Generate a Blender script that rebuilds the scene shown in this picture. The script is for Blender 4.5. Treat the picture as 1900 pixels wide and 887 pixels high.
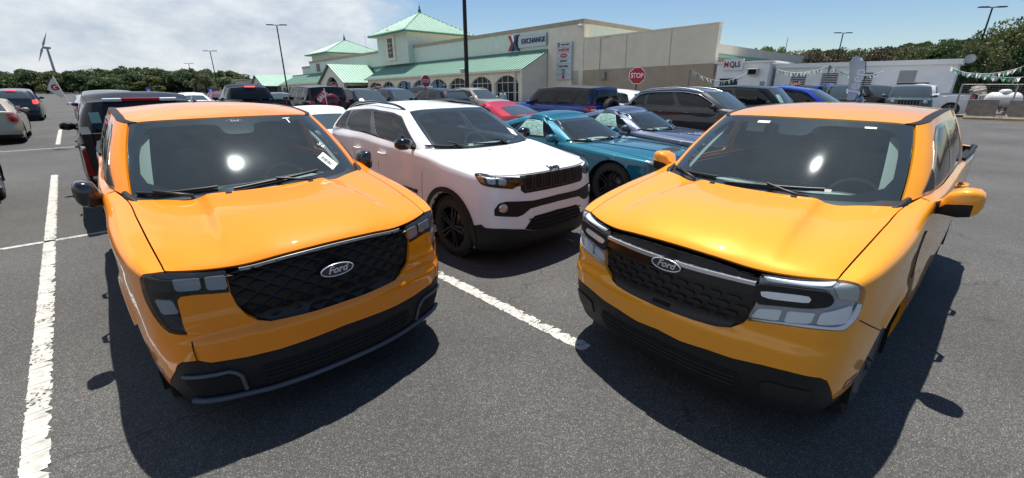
import bpy, math, random
import numpy as np
from mathutils import Vector, Matrix
from mathutils.geometry import delaunay_2d_cdt

for o_ in list(bpy.data.objects):
    bpy.data.objects.remove(o_)
SC = bpy.context.scene
COL = SC.collection
R_ = math.radians
random.seed(7)
RNG = np.random.default_rng(7)

# ------------------------------------------------------------------ camera
FPX, PITCH, ROLL, CAMH = 802.52, R_(19.651), R_(0.0725), 1.878
PW, PH = 1900.0, 887.0
cam_d = bpy.data.cameras.new('camera')
cam = bpy.data.objects.new('camera', cam_d)
COL.objects.link(cam)
cam.location = (0, 0, CAMH)
cam.rotation_euler = (math.pi / 2 - PITCH, 0, 0)
cam.rotation_mode = 'XYZ'
cam.matrix_world = Matrix.Translation((0, 0, CAMH)) @ Matrix.Rotation(math.pi / 2 - PITCH, 4, 'X') @ Matrix.Rotation(-ROLL, 4, 'Z')
cam_d.sensor_fit = 'HORIZONTAL'
cam_d.sensor_width = 36.0
cam_d.lens = FPX / PW * 36.0
cam_d.clip_start = 0.05
cam_d.clip_end = 3000.0
SC.camera = cam

# ------------------------------------------------------------------ light
SUN_AZ, SUN_EL = R_(3.0), R_(75.5)
world = bpy.data.worlds.new('World')
SC.world = world
world.use_nodes = True
wn = world.node_tree.nodes
wl = world.node_tree.links
wn.clear()
w_out = wn.new('ShaderNodeOutputWorld')
w_bg = wn.new('ShaderNodeBackground')
w_sky = wn.new('ShaderNodeTexSky')
w_sky.sky_type = 'NISHITA'
w_sky.sun_disc = False
w_sky.sun_elevation = SUN_EL
w_sky.sun_rotation = SUN_AZ
w_sky.air_density = 1.0
w_sky.dust_density = 0.25
w_sky.ozone_density = 4.0
w_bg.inputs['Strength'].default_value = 0.06


def wnode(kind, **kw):
    n = wn.new(kind)
    for k, val in kw.items():
        setattr(n, k, val)
    return n


def wmath(op, a, b=None, clamp=False):
    n = wn.new('ShaderNodeMath')
    n.operation = op
    n.use_clamp = clamp
    for i, x in enumerate((a, b)):
        if x is None:
            continue
        if isinstance(x, (int, float)):
            n.inputs[i].default_value = x
        else:
            wl.new(x, n.inputs[i])
    return n.outputs[0]


# clouds: a noise field on the sky directions, denser to the west where the photograph has its cloud bank
w_tc = wnode('ShaderNodeTexCoord')
w_sep = wnode('ShaderNodeSeparateXYZ')
wl.new(w_tc.outputs['Generated'], w_sep.inputs[0])
w_cmb = wnode('ShaderNodeVectorMath', operation='MULTIPLY')
wl.new(w_tc.outputs['Generated'], w_cmb.inputs[0])
w_cmb.inputs[1].default_value = (1.0, 1.0, 2.1)
w_n1 = wnode('ShaderNodeTexNoise')
w_n1.inputs['Scale'].default_value = 2.3
w_n1.inputs['Detail'].default_value = 9.0
w_n1.inputs['Roughness'].default_value = 0.56
w_n1.inputs['Distortion'].default_value = 0.15
wl.new(w_cmb.outputs[0], w_n1.inputs['Vector'])
# broad bank: cover falls off from west (-X) to east (+X)
cov = wmath('MULTIPLY', w_sep.outputs['X'], -1.05)
cov = wmath('ADD', cov, wmath('MULTIPLY', w_sep.outputs['Z'], -0.85))
cov = wmath('ADD', cov, -0.09)
cov = wmath('MINIMUM', cov, 0.24)
cov = wmath('MAXIMUM', cov, -0.35)
fld = wmath('ADD', w_n1.outputs['Fac'], cov)
w_rmp = wnode('ShaderNodeMapRange')
w_rmp.interpolation_type = 'SMOOTHSTEP'
w_rmp.inputs['From Min'].default_value = 0.50
w_rmp.inputs['From Max'].default_value = 0.66
wl.new(fld, w_rmp.inputs['Value'])
w_n2 = wnode('ShaderNodeTexNoise')
w_n2.inputs['Scale'].default_value = 6.5
w_n2.inputs['Detail'].default_value = 8.0
w_n2.inputs['Roughness'].default_value = 0.6
wl.new(w_cmb.outputs[0], w_n2.inputs['Vector'])
w_cr = wnode('ShaderNodeValToRGB')
w_cr.color_ramp.elements[0].position = 0.36
w_cr.color_ramp.elements[0].color = (6.4, 7.2, 8.3, 1)
w_cr.color_ramp.elements[1].position = 0.64
w_cr.color_ramp.elements[1].color = (10.8, 11.1, 11.4, 1)
wl.new(w_n2.outputs['Fac'], w_cr.inputs['Fac'])
w_mx = wnode('ShaderNodeMix', data_type='RGBA')
wl.new(wmath('MULTIPLY', w_rmp.outputs['Result'], 0.9), w_mx.inputs['Factor'])
w_hsv = wnode('ShaderNodeHueSaturation')
w_hsv.inputs['Saturation'].default_value = 1.06
w_hsv.inputs['Value'].default_value = 1.32
wl.new(w_sky.outputs['Color'], w_hsv.inputs['Color'])
wl.new(w_hsv.outputs['Color'], w_mx.inputs['A'])
wl.new(w_cr.outputs['Color'], w_mx.inputs['B'])
wl.new(w_mx.outputs['Result'], w_bg.inputs['Color'])
wl.new(w_bg.outputs[0], w_out.inputs['Surface'])

sun_d = bpy.data.lights.new('sun', 'SUN')
sun_d.energy = 5.0
sun_d.angle = R_(0.53)
sun_d.color = (1.0, 0.955, 0.89)
sun = bpy.data.objects.new('sun', sun_d)
COL.objects.link(sun)
sun_v = Vector((math.sin(SUN_AZ) * math.cos(SUN_EL), math.cos(SUN_AZ) * math.cos(SUN_EL), math.sin(SUN_EL)))
sun.rotation_mode = 'QUATERNION'
sun.rotation_quaternion = sun_v.to_track_quat('Z', 'Y')
sun.location = (0, 0, 60)

SC.view_settings.view_transform = 'Standard'
SC.view_settings.look = 'None'
SC.view_settings.exposure = 0.5
SC.view_settings.gamma = 1.0
SC.view_settings.use_curve_mapping = False
SC.render.engine = 'CYCLES'

# ------------------------------------------------------------------ camera maths (pixels of the photograph to rays)
_f = np.array([0, math.cos(PITCH), -math.sin(PITCH)])
_r = np.array([1.0, 0, 0])
_d = np.cross(_f, _r)
CAMR = np.array([math.cos(ROLL) * _r + math.sin(ROLL) * _d, -math.sin(ROLL) * _r + math.cos(ROLL) * _d, _f])
CAMC = np.array([0, 0, CAMH])


def proj(P):
    q = (np.asarray(P) - CAMC) @ CAMR.T
    return np.stack([PW / 2 + FPX * q[..., 0] / q[..., 2], PH / 2 + FPX * q[..., 1] / q[..., 2]], -1)


def ray(u, w):
    d = CAMR.T @ np.array([(u - PW / 2) / FPX, (w - PH / 2) / FPX, 1.0])
    return d / np.linalg.norm(d)


def ground_at(u, w, z=0.0):
    d = ray(u, w)
    return CAMC + d * (z - CAMH) / d[2]


def at_depth(u, w, Y):
    d = ray(u, w)
    return CAMC + d * (Y / d[1])


def on_plane(u, w, n, c):
    d = ray(u, w)
    n = np.asarray(n, float)
    return CAMC + d * ((c - CAMC @ n) / (d @ n))


LOT = R_(44.0)                       # direction of the parking stalls
AX = np.array([-math.sin(LOT), math.cos(LOT), 0.0])      # along the stalls, away from the camera to the left
BX = np.array([math.cos(LOT), math.sin(LOT), 0.0])       # across the stalls, away from the camera to the right


def lot(a, b, z=0.0):
    p = AX * a + BX * b
    return np.array([p[0], p[1], z])
# ------------------------------------------------------------------ materials
MATS = {}


def mat(name, col, rough=0.5, metal=0.0, coat=0.0, coat_rough=0.03, noise=0.0, nscale=20.0, bump=0.0, bscale=200.0,
        emit=None, estr=0.0, spec=0.5, dust=0.0, flake=0.0, alpha=1.0, coord='Object'):
    if name in MATS:
        return MATS[name]
    m = bpy.data.materials.new(name)
    m.use_nodes = True
    nt = m.node_tree
    b = nt.nodes['Principled BSDF']
    b.inputs['Base Color'].default_value = (*col, 1)
    b.inputs['Roughness'].default_value = rough
    b.inputs['Metallic'].default_value = metal
    b.inputs['Coat Weight'].default_value = coat
    b.inputs['Coat Roughness'].default_value = coat_rough
    b.inputs['Specular IOR Level'].default_value = spec
    tc = nt.nodes.new('ShaderNodeTexCoord')
    if noise > 0 or dust > 0:
        n = nt.nodes.new('ShaderNodeTexNoise')
        n.inputs['Scale'].default_value = nscale
        n.inputs['Detail'].default_value = 6
        nt.links.new(tc.outputs[coord], n.inputs['Vector'])
        r = nt.nodes.new('ShaderNodeValToRGB')
        k = noise if noise > 0 else 0.0
        lo = [max(0, c * (1 - k)) for c in col]
        hi = [min(1, c * (1 + k)) for c in col]
        if dust > 0:
            hi = [c * (1 - dust) + dust * d for c, d in zip(hi, (0.42, 0.38, 0.33))]
        r.color_ramp.elements[0].position = 0.3
        r.color_ramp.elements[1].position = 0.72
        r.color_ramp.elements[0].color = (*lo, 1)
        r.color_ramp.elements[1].color = (*hi, 1)
        nt.links.new(n.outputs['Fac'], r.inputs['Fac'])
        nt.links.new(r.outputs['Color'], b.inputs['Base Color'])
    if bump > 0 or flake > 0:
        n = nt.nodes.new('ShaderNodeTexNoise')
        n.inputs['Scale'].default_value = bscale
        n.inputs['Detail'].default_value = 4
        nt.links.new(tc.outputs[coord], n.inputs['Vector'])
        bp = nt.nodes.new('ShaderNodeBump')
        bp.inputs['Strength'].default_value = bump if bump > 0 else flake
        bp.inputs['Distance'].default_value = 0.01
        nt.links.new(n.outputs['Fac'], bp.inputs['Height'])
        nt.links.new(bp.outputs['Normal'], b.inputs['Normal'])
    if emit:
        b.inputs['Emission Color'].default_value = (*emit, 1)
        b.inputs['Emission Strength'].default_value = estr
    MATS[name] = m
    return m


def paint(name, col, metal=0.25, rough=0.38, dust=0.05, coat=1.0):
    """Car paint: base coat with a faint dust film that lies on upward faces only, under a clear coat."""
    if name in MATS:
        return MATS[name]
    m = bpy.data.materials.new(name)
    m.use_nodes = True
    nt = m.node_tree
    b = nt.nodes['Principled BSDF']
    tc = nt.nodes.new('ShaderNodeTexCoord')
    n = nt.nodes.new('ShaderNodeTexNoise')
    n.inputs['Scale'].default_value = 900
    n.inputs['Detail'].default_value = 2
    nt.links.new(tc.outputs['Object'], n.inputs['Vector'])
    mx = nt.nodes.new('ShaderNodeMix')
    mx.data_type = 'RGBA'
    mx.inputs['A'].default_value = (*[c * 0.9 for c in col], 1)
    mx.inputs['B'].default_value = (*[min(1, c * 1.1) for c in col], 1)
    nt.links.new(n.outputs['Fac'], mx.inputs['Factor'])
    n2 = nt.nodes.new('ShaderNodeTexNoise')
    n2.inputs['Scale'].default_value = 5.0
    n2.inputs['Detail'].default_value = 10
    n2.inputs['Roughness'].default_value = 0.7
    nt.links.new(tc.outputs['Object'], n2.inputs['Vector'])
    mr = nt.nodes.new('ShaderNodeMapRange')
    mr.inputs['From Min'].default_value = 0.35
    mr.inputs['From Max'].default_value = 0.75
    mr.inputs['To Min'].default_value = dust * 0.4
    mr.inputs['To Max'].default_value = dust * 1.7
    nt.links.new(n2.outputs['Fac'], mr.inputs['Value'])
    mx2 = nt.nodes.new('ShaderNodeMix')
    mx2.data_type = 'RGBA'
    mx2.inputs['B'].default_value = (0.40, 0.36, 0.31, 1)
    nt.links.new(mr.outputs['Result'], mx2.inputs['Factor'])
    nt.links.new(mx.outputs['Result'], mx2.inputs['A'])
    nt.links.new(mx2.outputs['Result'], b.inputs['Base Color'])
    b.inputs['Metallic'].default_value = metal
    b.inputs['Roughness'].default_value = rough
    b.inputs['Coat Weight'].default_value = coat
    b.inputs['Specular IOR Level'].default_value = 0.12
    mr2 = nt.nodes.new('ShaderNodeMapRange')
    mr2.inputs['To Min'].default_value = 0.005
    mr2.inputs['To Max'].default_value = 0.045
    nt.links.new(n2.outputs['Fac'], mr2.inputs['Value'])
    nt.links.new(mr2.outputs['Result'], b.inputs['Coat Roughness'])
    MATS[name] = m
    return m


def glass(name, tint=(0.42, 0.47, 0.46), clear=0.75, dust=0.06, rough=0.0):
    """Vehicle glass: Fresnel reflection over tinted see-through, plus a thin dust film."""
    if name in MATS:
        return MATS[name]
    m = bpy.data.materials.new(name)
    m.use_nodes = True
    nt = m.node_tree
    nt.nodes.clear()
    out = nt.nodes.new('ShaderNodeOutputMaterial')
    tr = nt.nodes.new('ShaderNodeBsdfTransparent')
    tr.inputs['Color'].default_value = (*[c * clear for c in tint], 1)
    gl = nt.nodes.new('ShaderNodeBsdfGlossy')
    gl.inputs['Roughness'].default_value = rough
    gl2 = nt.nodes.new('ShaderNodeBsdfGlossy')
    gl2.inputs['Roughness'].default_value = 0.06
    gl2.inputs['Color'].default_value = (0.75, 0.85, 0.88, 1)
    df = nt.nodes.new('ShaderNodeBsdfDiffuse')
    df.inputs['Color'].default_value = (0.30, 0.37, 0.38, 1)
    fr = nt.nodes.new('ShaderNodeFresnel')
    fr.inputs['IOR'].default_value = 1.52
    tc = nt.nodes.new('ShaderNodeTexCoord')
    n = nt.nodes.new('ShaderNodeTexNoise')
    n.inputs['Scale'].default_value = 7
    n.inputs['Detail'].default_value = 9
    n.inputs['Roughness'].default_value = 0.75
    nt.links.new(tc.outputs['Object'], n.inputs['Vector'])
    mr = nt.nodes.new('ShaderNodeMapRange')
    mr.inputs['From Min'].default_value = 0.35
    mr.inputs['From Max'].default_value = 0.75
    mr.inputs['To Min'].default_value = dust * 0.86
    mr.inputs['To Max'].default_value = dust * 1.12
    nt.links.new(n.outputs['Fac'], mr.inputs['Value'])
    m0 = nt.nodes.new('ShaderNodeMixShader')
    m0.inputs[0].default_value = 0.16
    nt.links.new(df.outputs[0], m0.inputs[1])
    nt.links.new(gl2.outputs[0], m0.inputs[2])
    m1 = nt.nodes.new('ShaderNodeMixShader')
    nt.links.new(mr.outputs['Result'], m1.inputs[0])
    nt.links.new(tr.outputs[0], m1.inputs[1])
    nt.links.new(m0.outputs[0], m1.inputs[2])
    m2 = nt.nodes.new('ShaderNodeMixShader')
    # one thin pane: seen from inside it reflects like a pane, not like a block of glass
    geo = nt.nodes.new('ShaderNodeNewGeometry')
    mb_ = nt.nodes.new('ShaderNodeMix')
    mb_.data_type = 'FLOAT'
    nt.links.new(geo.outputs['Backfacing'], mb_.inputs[0])
    nt.links.new(fr.outputs[0], mb_.inputs[2])
    mb_.inputs[3].default_value = 0.08
    nt.links.new(mb_.outputs[0], m2.inputs[0])
    nt.links.new(m1.outputs[0], m2.inputs[1])
    nt.links.new(gl.outputs[0], m2.inputs[2])
    nt.links.new(m2.outputs[0], out.inputs['Surface'])
    MATS[name] = m
    return m


def dark_glass(name, col=(0.012, 0.014, 0.016), rough=0.02):
    return mat(name, col, rough=rough, spec=0.6, coat=0.0)


# ------------------------------------------------------------------ objects
def tag(o, label=None, cat=None, group=None, kind=None):
    if label: o['label'] = label
    if cat: o['category'] = cat
    if group: o['group'] = group
    if kind: o['kind'] = kind
    return o


def empty(name, loc=(0, 0, 0), rz=0.0, label=None, cat=None, group=None):
    o = bpy.data.objects.new(name, None)
    o.empty_display_size = 0.2
    o.location = loc
    o.rotation_euler = (0, 0, rz)
    COL.objects.link(o)
    return tag(o, label, cat, group)


def link(name, me, m=None, parent=None, loc=None, rot=None):
    o = bpy.data.objects.new(name, me)
    COL.objects.link(o)
    if parent: o.parent = parent
    if loc is not None: o.location = loc
    if rot is not None: o.rotation_euler = rot
    if m is not None and not me.materials:
        me.materials.append(m)
    return o


def copy_tree(o, parent=None):
    c = o.copy()
    COL.objects.link(c)
    if parent is not None:
        c.parent = parent
    for ch in [x for x in bpy.data.objects if x.parent == o]:
        copy_tree(ch, c)
    return c


class MB:
    """Collects simple shapes into one mesh."""
    def __init__(self):
        self.v, self.f, self.s = [], [], []

    def add(self, v, f, smooth=False):
        o = len(self.v)
        self.v += [tuple(map(float, p)) for p in v]
        self.f += [tuple(i + o for i in q) for q in f]
        self.s += [smooth] * len(f)
        return self

    def box(self, c, size, rz=0.0, bev=0.0, mtx=None):
        sx, sy, sz = [x / 2 for x in size]
        if bev > 0:
            b = min(bev, sx * .9, sy * .9, sz * .9)
            pts = []
            for ix in (-1, 1):
                for iy in (-1, 1):
                    for iz in (-1, 1):
                        pts += [(ix * sx, iy * (sy - b), iz * (sz - b)), (ix * (sx - b), iy * sy, iz * (sz - b)), (ix * (sx - b), iy * (sy - b), iz * sz)]
            F = []
            def vi(ix, iy, iz, k): return ((ix > 0) * 4 + (iy > 0) * 2 + (iz > 0)) * 3 + k
            def q(a): F.append(a)
            for s in (-1, 1):
                a = [vi(s, -1, -1, 0), vi(s, 1, -1, 0), vi(s, 1, 1, 0), vi(s, -1, 1, 0)]; q(a if s > 0 else a[::-1])
                a = [vi(-1, s, -1, 1), vi(-1, s, 1, 1), vi(1, s, 1, 1), vi(1, s, -1, 1)]; q(a if s > 0 else a[::-1])
                a = [vi(-1, -1, s, 2), vi(1, -1, s, 2), vi(1, 1, s, 2), vi(-1, 1, s, 2)]; q(a if s > 0 else a[::-1])
            for s in (-1, 1):
                for t in (-1, 1):
                    a = [vi(-1, s, t, 1), vi(1, s, t, 1), vi(1, s, t, 2), vi(-1, s, t, 2)]; q(a if s * t < 0 else a[::-1])
                    a = [vi(s, -1, t, 0), vi(s, 1, t, 0), vi(s, 1, t, 2), vi(s, -1, t, 2)]; q(a[::-1] if s * t < 0 else a)
                    a = [vi(s, t, -1, 0), vi(s, t, 1, 0), vi(s, t, 1, 1), vi(s, t, -1, 1)]; q(a if s * t < 0 else a[::-1])
                    for w in (-1, 1):
                        a = [vi(s, t, w, 0), vi(s, t, w, 1), vi(s, t, w, 2)]; q(a if s * t * w > 0 else a[::-1])
        else:
            pts = [(x, y, z) for x in (-sx, sx) for y in (-sy, sy) for z in (-sz, sz)]
            F = [(0, 1, 3, 2), (4, 6, 7, 5), (0, 4, 5, 1), (2, 3, 7, 6), (0, 2, 6, 4), (1, 5, 7, 3)]
        cr, sr = math.cos(rz), math.sin(rz)
        P = []
        for x, y, z in pts:
            if mtx is not None:
                P.append(mtx @ Vector((x, y, z)) + Vector(c))
            else:
                P.append((c[0] + cr * x - sr * y, c[1] + sr * x + cr * y, c[2] + z))
        return self.add(P, F)

    def tube(self, pts, r, n=8, caps=True, smooth=True):
        pts = [Vector(p) for p in pts]
        rs = r if isinstance(r, (list, tuple)) else [r] * len(pts)
        V, F = [], []
        up = Vector((0, 0, 1))
        for i, p in enumerate(pts):
            t = (pts[min(i + 1, len(pts) - 1)] - pts[max(i - 1, 0)]).normalized()
            a = t.cross(up)
            if a.length < 1e-3: a = t.cross(Vector((1, 0, 0)))
            a.normalize()
            b = t.cross(a)
            for k in range(n):
                th = 2 * math.pi * k / n
                V.append(p + (a * math.cos(th) + b * math.sin(th)) * rs[i])
        for i in range(len(pts) - 1):
            for k in range(n):
                k2 = (k + 1) % n
                F.append((i * n + k, (i + 1) * n + k, (i + 1) * n + k2, i * n + k2))
        self.add(V, F, smooth)
        if caps:
            self.add(V[:n], [tuple(range(n))])
            self.add(V[-n:], [tuple(range(n))[::-1]])
        return self

    def lathe(self, prof, c=(0, 0, 0), axis='X', n=24, smooth=True, sx=1.0):
        """prof: (axial, radius) pairs."""
        V, F = [], []
        for a, r in prof:
            for k in range(n):
                th = 2 * math.pi * k / n
                p, q = r * math.cos(th), r * math.sin(th)
                if axis == 'X': V.append((c[0] + a * sx, c[1] + p, c[2] + q))
                elif axis == 'Y': V.append((c[0] + p, c[1] + a * sx, c[2] + q))
                else: V.append((c[0] + p, c[1] + q, c[2] + a * sx))
        for i in range(len(prof) - 1):
            for k in range(n):
                k2 = (k + 1) % n
                F.append((i * n + k, i * n + k2, (i + 1) * n + k2, (i + 1) * n + k))
        return self.add(V, F, smooth)

    def prism(self, poly, d0, d1, frame):
        """poly: 2D points; frame(a, b, d) -> xyz."""
        n = len(poly)
        V = [frame(a, b, d0) for a, b in poly] + [frame(a, b, d1) for a, b in poly]
        F = [tuple(range(n)), tuple(range(2 * n - 1, n - 1, -1))]
        F += [(i, i + n, (i + 1) % n + n, (i + 1) % n) for i in range(n)]
        return self.add(V, F)

    def mesh(self, name, fix=True):
        me = bpy.data.meshes.new(name)
        me.from_pydata(self.v, [], self.f)
        me.polygons.foreach_set('use_smooth', self.s)
        if fix:
            import bmesh
            bm = bmesh.new()
            bm.from_mesh(me)
            bmesh.ops.recalc_face_normals(bm, faces=bm.faces)
            bm.to_mesh(me)
            bm.free()
        me.update()
        return me

    def build(self, name, m, parent=None, loc=None, rot=None, fix=True):
        return link(name, self.mesh(name, fix), m, parent, loc, rot)


def text_mesh(body, size=1.0, shear=0.0, depth=0.0, bold=0.0, align='CENTER', width=None):
    cu = bpy.data.curves.new('text', 'FONT')
    cu.body = body
    cu.size = size
    cu.shear = shear
    cu.extrude = depth
    cu.offset = bold
    cu.align_x = align
    cu.align_y = 'CENTER'
    cu.resolution_u = 3
    o = bpy.data.objects.new('text', cu)
    COL.objects.link(o)
    dg = bpy.context.evaluated_depsgraph_get()
    me = bpy.data.meshes.new_from_object(o.evaluated_get(dg))
    bpy.data.objects.remove(o)
    bpy.data.curves.remove(cu)
    if width is not None and len(me.vertices):
        xs = [v.co.x for v in me.vertices]
        k = width / max(1e-6, max(xs) - min(xs))
        for v in me.vertices: v.co.x *= k
    return me


def frame_mtx(p, n, up=(0, 0, 1)):
    """Matrix whose Z is n, whose Y is as close to up as it can be: text stands on a surface with it."""
    n = Vector(n).normalized()
    x = Vector(up).cross(n)
    x.normalize()
    y = n.cross(x)
    M = Matrix((x, y, n)).transposed().to_4x4()
    M.translation = Vector(p)
    return M


def put_mesh(name, me, m, parent, M):
    me = me.copy() if me.users else me
    me.transform(M)
    me.materials.clear()
    return link(name, me, m, parent)


# ------------------------------------------------------------------ smooth surfaces
def _deriv(U):
    n = len(U)
    D = np.zeros((n, n))
    for i in range(n):
        if i == 0:
            h = U[1] - U[0]; D[0, 0] = -1 / h; D[0, 1] = 1 / h
        elif i == n - 1:
            h = U[-1] - U[-2]; D[i, i - 1] = -1 / h; D[i, i] = 1 / h
        else:
            h0, h1 = U[i] - U[i - 1], U[i + 1] - U[i]
            a, b = h1 / (h0 + h1), h0 / (h0 + h1)
            D[i, i - 1] += -a / h0; D[i, i] += a / h0
            D[i, i] += -b / h1; D[i, i + 1] += b / h1
    return D


def _weights(U, D, x):
    x = np.clip(x, U[0], U[-1])
    i = np.clip(np.searchsorted(U, x, side='right') - 1, 0, len(U) - 2)
    h = U[i + 1] - U[i]
    t = (x - U[i]) / h
    W = ((t ** 3 - 2 * t ** 2 + t) * h)[:, None] * D[i] + ((t ** 3 - t ** 2) * h)[:, None] * D[i + 1]
    r = np.arange(len(x))
    W[r, i] += 2 * t ** 3 - 3 * t ** 2 + 1
    W[r, i + 1] += -2 * t ** 3 + 3 * t ** 2
    return W


class Curve1:
    def __init__(self, x, y):
        self.x = np.asarray(x, float); self.y = np.asarray(y, float); self.D = _deriv(self.x)

    def __call__(self, q):
        q = np.atleast_1d(np.asarray(q, float))
        return _weights(self.x, self.D, q) @ self.y


class Surf:
    """Tensor cubic surface through a grid of points; mirrored about x = 0 for negative u."""
    def __init__(self, P, U=None, V=None):
        P = np.asarray(P, float)
        if U is None:
            mid = P[:, P.shape[1] // 2]
            U = np.concatenate([[0], np.cumsum(np.linalg.norm(np.diff(mid, axis=0), axis=1))])
        self.U0, self.V = np.asarray(U), np.asarray(V, float)
        Pm = P[:0:-1].copy(); Pm[..., 0] *= -1
        self.P = np.concatenate([Pm, P])
        self.U = np.concatenate([-self.U0[:0:-1], self.U0])
        self.DU, self.DV = _deriv(self.U), _deriv(self.V)

    def __call__(self, u, v):
        return np.einsum('ni,nj,ijk->nk', _weights(self.U, self.DU, u), _weights(self.V, self.DV, v), self.P, optimize=True)

    def dom(self):
        return (self.U[0], self.U[-1], self.V[0], self.V[-1])


class FSurf:
    def __init__(self, fn, dom):
        self.fn, self._d = fn, dom

    def __call__(self, u, v):
        return self.fn(np.asarray(u, float), np.asarray(v, float))

    def dom(self):
        return self._d


def normals(S, u, v, e=2e-3):
    d = S.dom()
    u0, u1 = np.maximum(u - e, d[0]), np.minimum(u + e, d[1])
    v0, v1 = np.maximum(v - e, d[2]), np.minimum(v + e, d[3])
    n = np.cross(S(u1, v) - S(u0, v), S(u, v1) - S(u, v0))
    return n / np.maximum(1e-9, np.linalg.norm(n, axis=1))[:, None]


def invert(S, pts, pf, dom=None, n=(90, 30)):
    """(u, v) whose image under pf is closest to each point."""
    d = dom or S.dom()
    pts = np.asarray(pts, float)
    gu, gv = np.meshgrid(np.linspace(d[0], d[1], n[0]), np.linspace(d[2], d[3], n[1]), indexing='ij')
    gu, gv = gu.ravel(), gv.ravel()
    G = pf(S(gu, gv))
    i = np.argmin(((G[None] - pts[:, None]) ** 2).sum(-1), 1)
    u, v = gu[i].copy(), gv[i].copy()
    e = 1e-4
    for _ in range(14):
        p0 = pf(S(u, v)); r = pts - p0
        ju = (pf(S(u + e, v)) - p0) / e
        jv = (pf(S(u, v + e)) - p0) / e
        a, b, c = (ju * ju).sum(1) + 1e-9, (ju * jv).sum(1), (jv * jv).sum(1) + 1e-9
        ra, rb = (ju * r).sum(1), (jv * r).sum(1)
        det = a * c - b * b
        det = np.where(np.abs(det) < 1e-12, 1e-12, det)
        du, dv = (c * ra - b * rb) / det, (a * rb - b * ra) / det
        k = np.minimum(1, 0.15 / np.maximum(1e-9, np.hypot(du, dv)))
        u = np.clip(u + du * k, d[0], d[1] - 2e-4)
        v = np.clip(v + dv * k, d[2], d[3] - 2e-4)
    return np.stack([u, v], 1)


SIDE = lambda P: P[:, [1, 2]]
FRONT = lambda P: P[:, [0, 2]]
TOP = lambda P: P[:, [0, 1]]


def pxf(pose):
    x, y, a = pose
    ca, sa = math.cos(a), math.sin(a)
    def fn(P):
        Wd = np.stack([x + ca * P[:, 0] - sa * P[:, 1], y + sa * P[:, 0] + ca * P[:, 1], P[:, 2]], 1)
        return proj(Wd)
    return fn


def densify(poly, res):
    out = []
    n = len(poly)
    for i in range(n):
        a, b = np.asarray(poly[i], float), np.asarray(poly[(i + 1) % n], float)
        k = max(1, int(math.ceil(np.linalg.norm(b - a) / res)))
        for j in range(k):
            out.append(a + (b - a) * j / k)
    return np.array(out)


def round_poly(poly, it=2, w=0.25, closed=True):
    """Chaikin corner cutting."""
    P = np.asarray(poly, float)
    for _ in range(it):
        Q = np.roll(P, -1, 0)
        P = np.stack([P * (1 - w) + Q * w, P * w + Q * (1 - w)], 1).reshape(-1, 2)
    return P


def inside(P, poly):
    x, y = P[:, 0], P[:, 1]
    r = np.zeros(len(P), bool)
    a = poly; b = np.roll(poly, -1, 0)
    for (x0, y0), (x1, y1) in zip(a, b):
        if y0 == y1: continue
        c = ((y0 > y) != (y1 > y)) & (x < (x1 - x0) * (y - y0) / (y1 - y0) + x0)
        r ^= c
    return r


def seg_dist(P, poly):
    a = poly; b = np.roll(poly, -1, 0)
    d = np.full(len(P), 1e9)
    for p, q in zip(a, b):
        e = q - p; L = e @ e
        if L < 1e-14: continue
        t = np.clip(((P - p) @ e) / L, 0, 1)
        d = np.minimum(d, np.linalg.norm(P - p - t[:, None] * e, axis=1))
    return d


def fill2d(outline, holes, res):
    """Triangles of an outline with holes: constrained Delaunay over a lattice."""
    loops = [densify(outline, res)] + [densify(h, res) for h in holes]
    lo, hi = loops[0].min(0), loops[0].max(0)
    nx, ny = int((hi[0] - lo[0]) / res) + 1, int((hi[1] - lo[1]) / res) + 1
    gx, gy = np.meshgrid(lo[0] + res * (0.5 + np.arange(nx)), lo[1] + res * (0.5 + np.arange(ny)), indexing='ij')
    G = np.stack([gx.ravel(), gy.ravel()], 1)
    k = inside(G, loops[0])
    for h in loops[1:]: k &= ~inside(G, h)
    G = G[k]
    if len(G):
        dd = seg_dist(G, loops[0])
        for h in loops[1:]: dd = np.minimum(dd, seg_dist(G, h))
        G = G[dd > 0.45 * res]
    pts, edges, o = [], [], 0
    for l in loops:
        n = len(l)
        pts += [tuple(p) for p in l]
        edges += [(o + i, o + (i + 1) % n) for i in range(n)]
        o += n
    pts += [tuple(p) for p in G]
    r = delaunay_2d_cdt([Vector(p) for p in pts], edges, [], 1, 1e-6)
    V = np.array([tuple(p) for p in r[0]])
    F = np.array([f for f in r[2] if len(f) == 3])
    cen = V[F].mean(1)
    k = inside(cen, loops[0])
    for h in loops[1:]: k &= ~inside(cen, h)
    F = F[k]
    a, b, c = V[F[:, 0]], V[F[:, 1]], V[F[:, 2]]
    ar = (b[:, 0] - a[:, 0]) * (c[:, 1] - a[:, 1]) - (b[:, 1] - a[:, 1]) * (c[:, 0] - a[:, 0])
    F[ar < 0] = F[ar < 0][:, ::-1]
    F = F[np.abs(ar) > 1e-10]
    used = np.unique(F)
    mp = -np.ones(len(V), int); mp[used] = np.arange(len(used))
    return V[used], mp[F]


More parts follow.
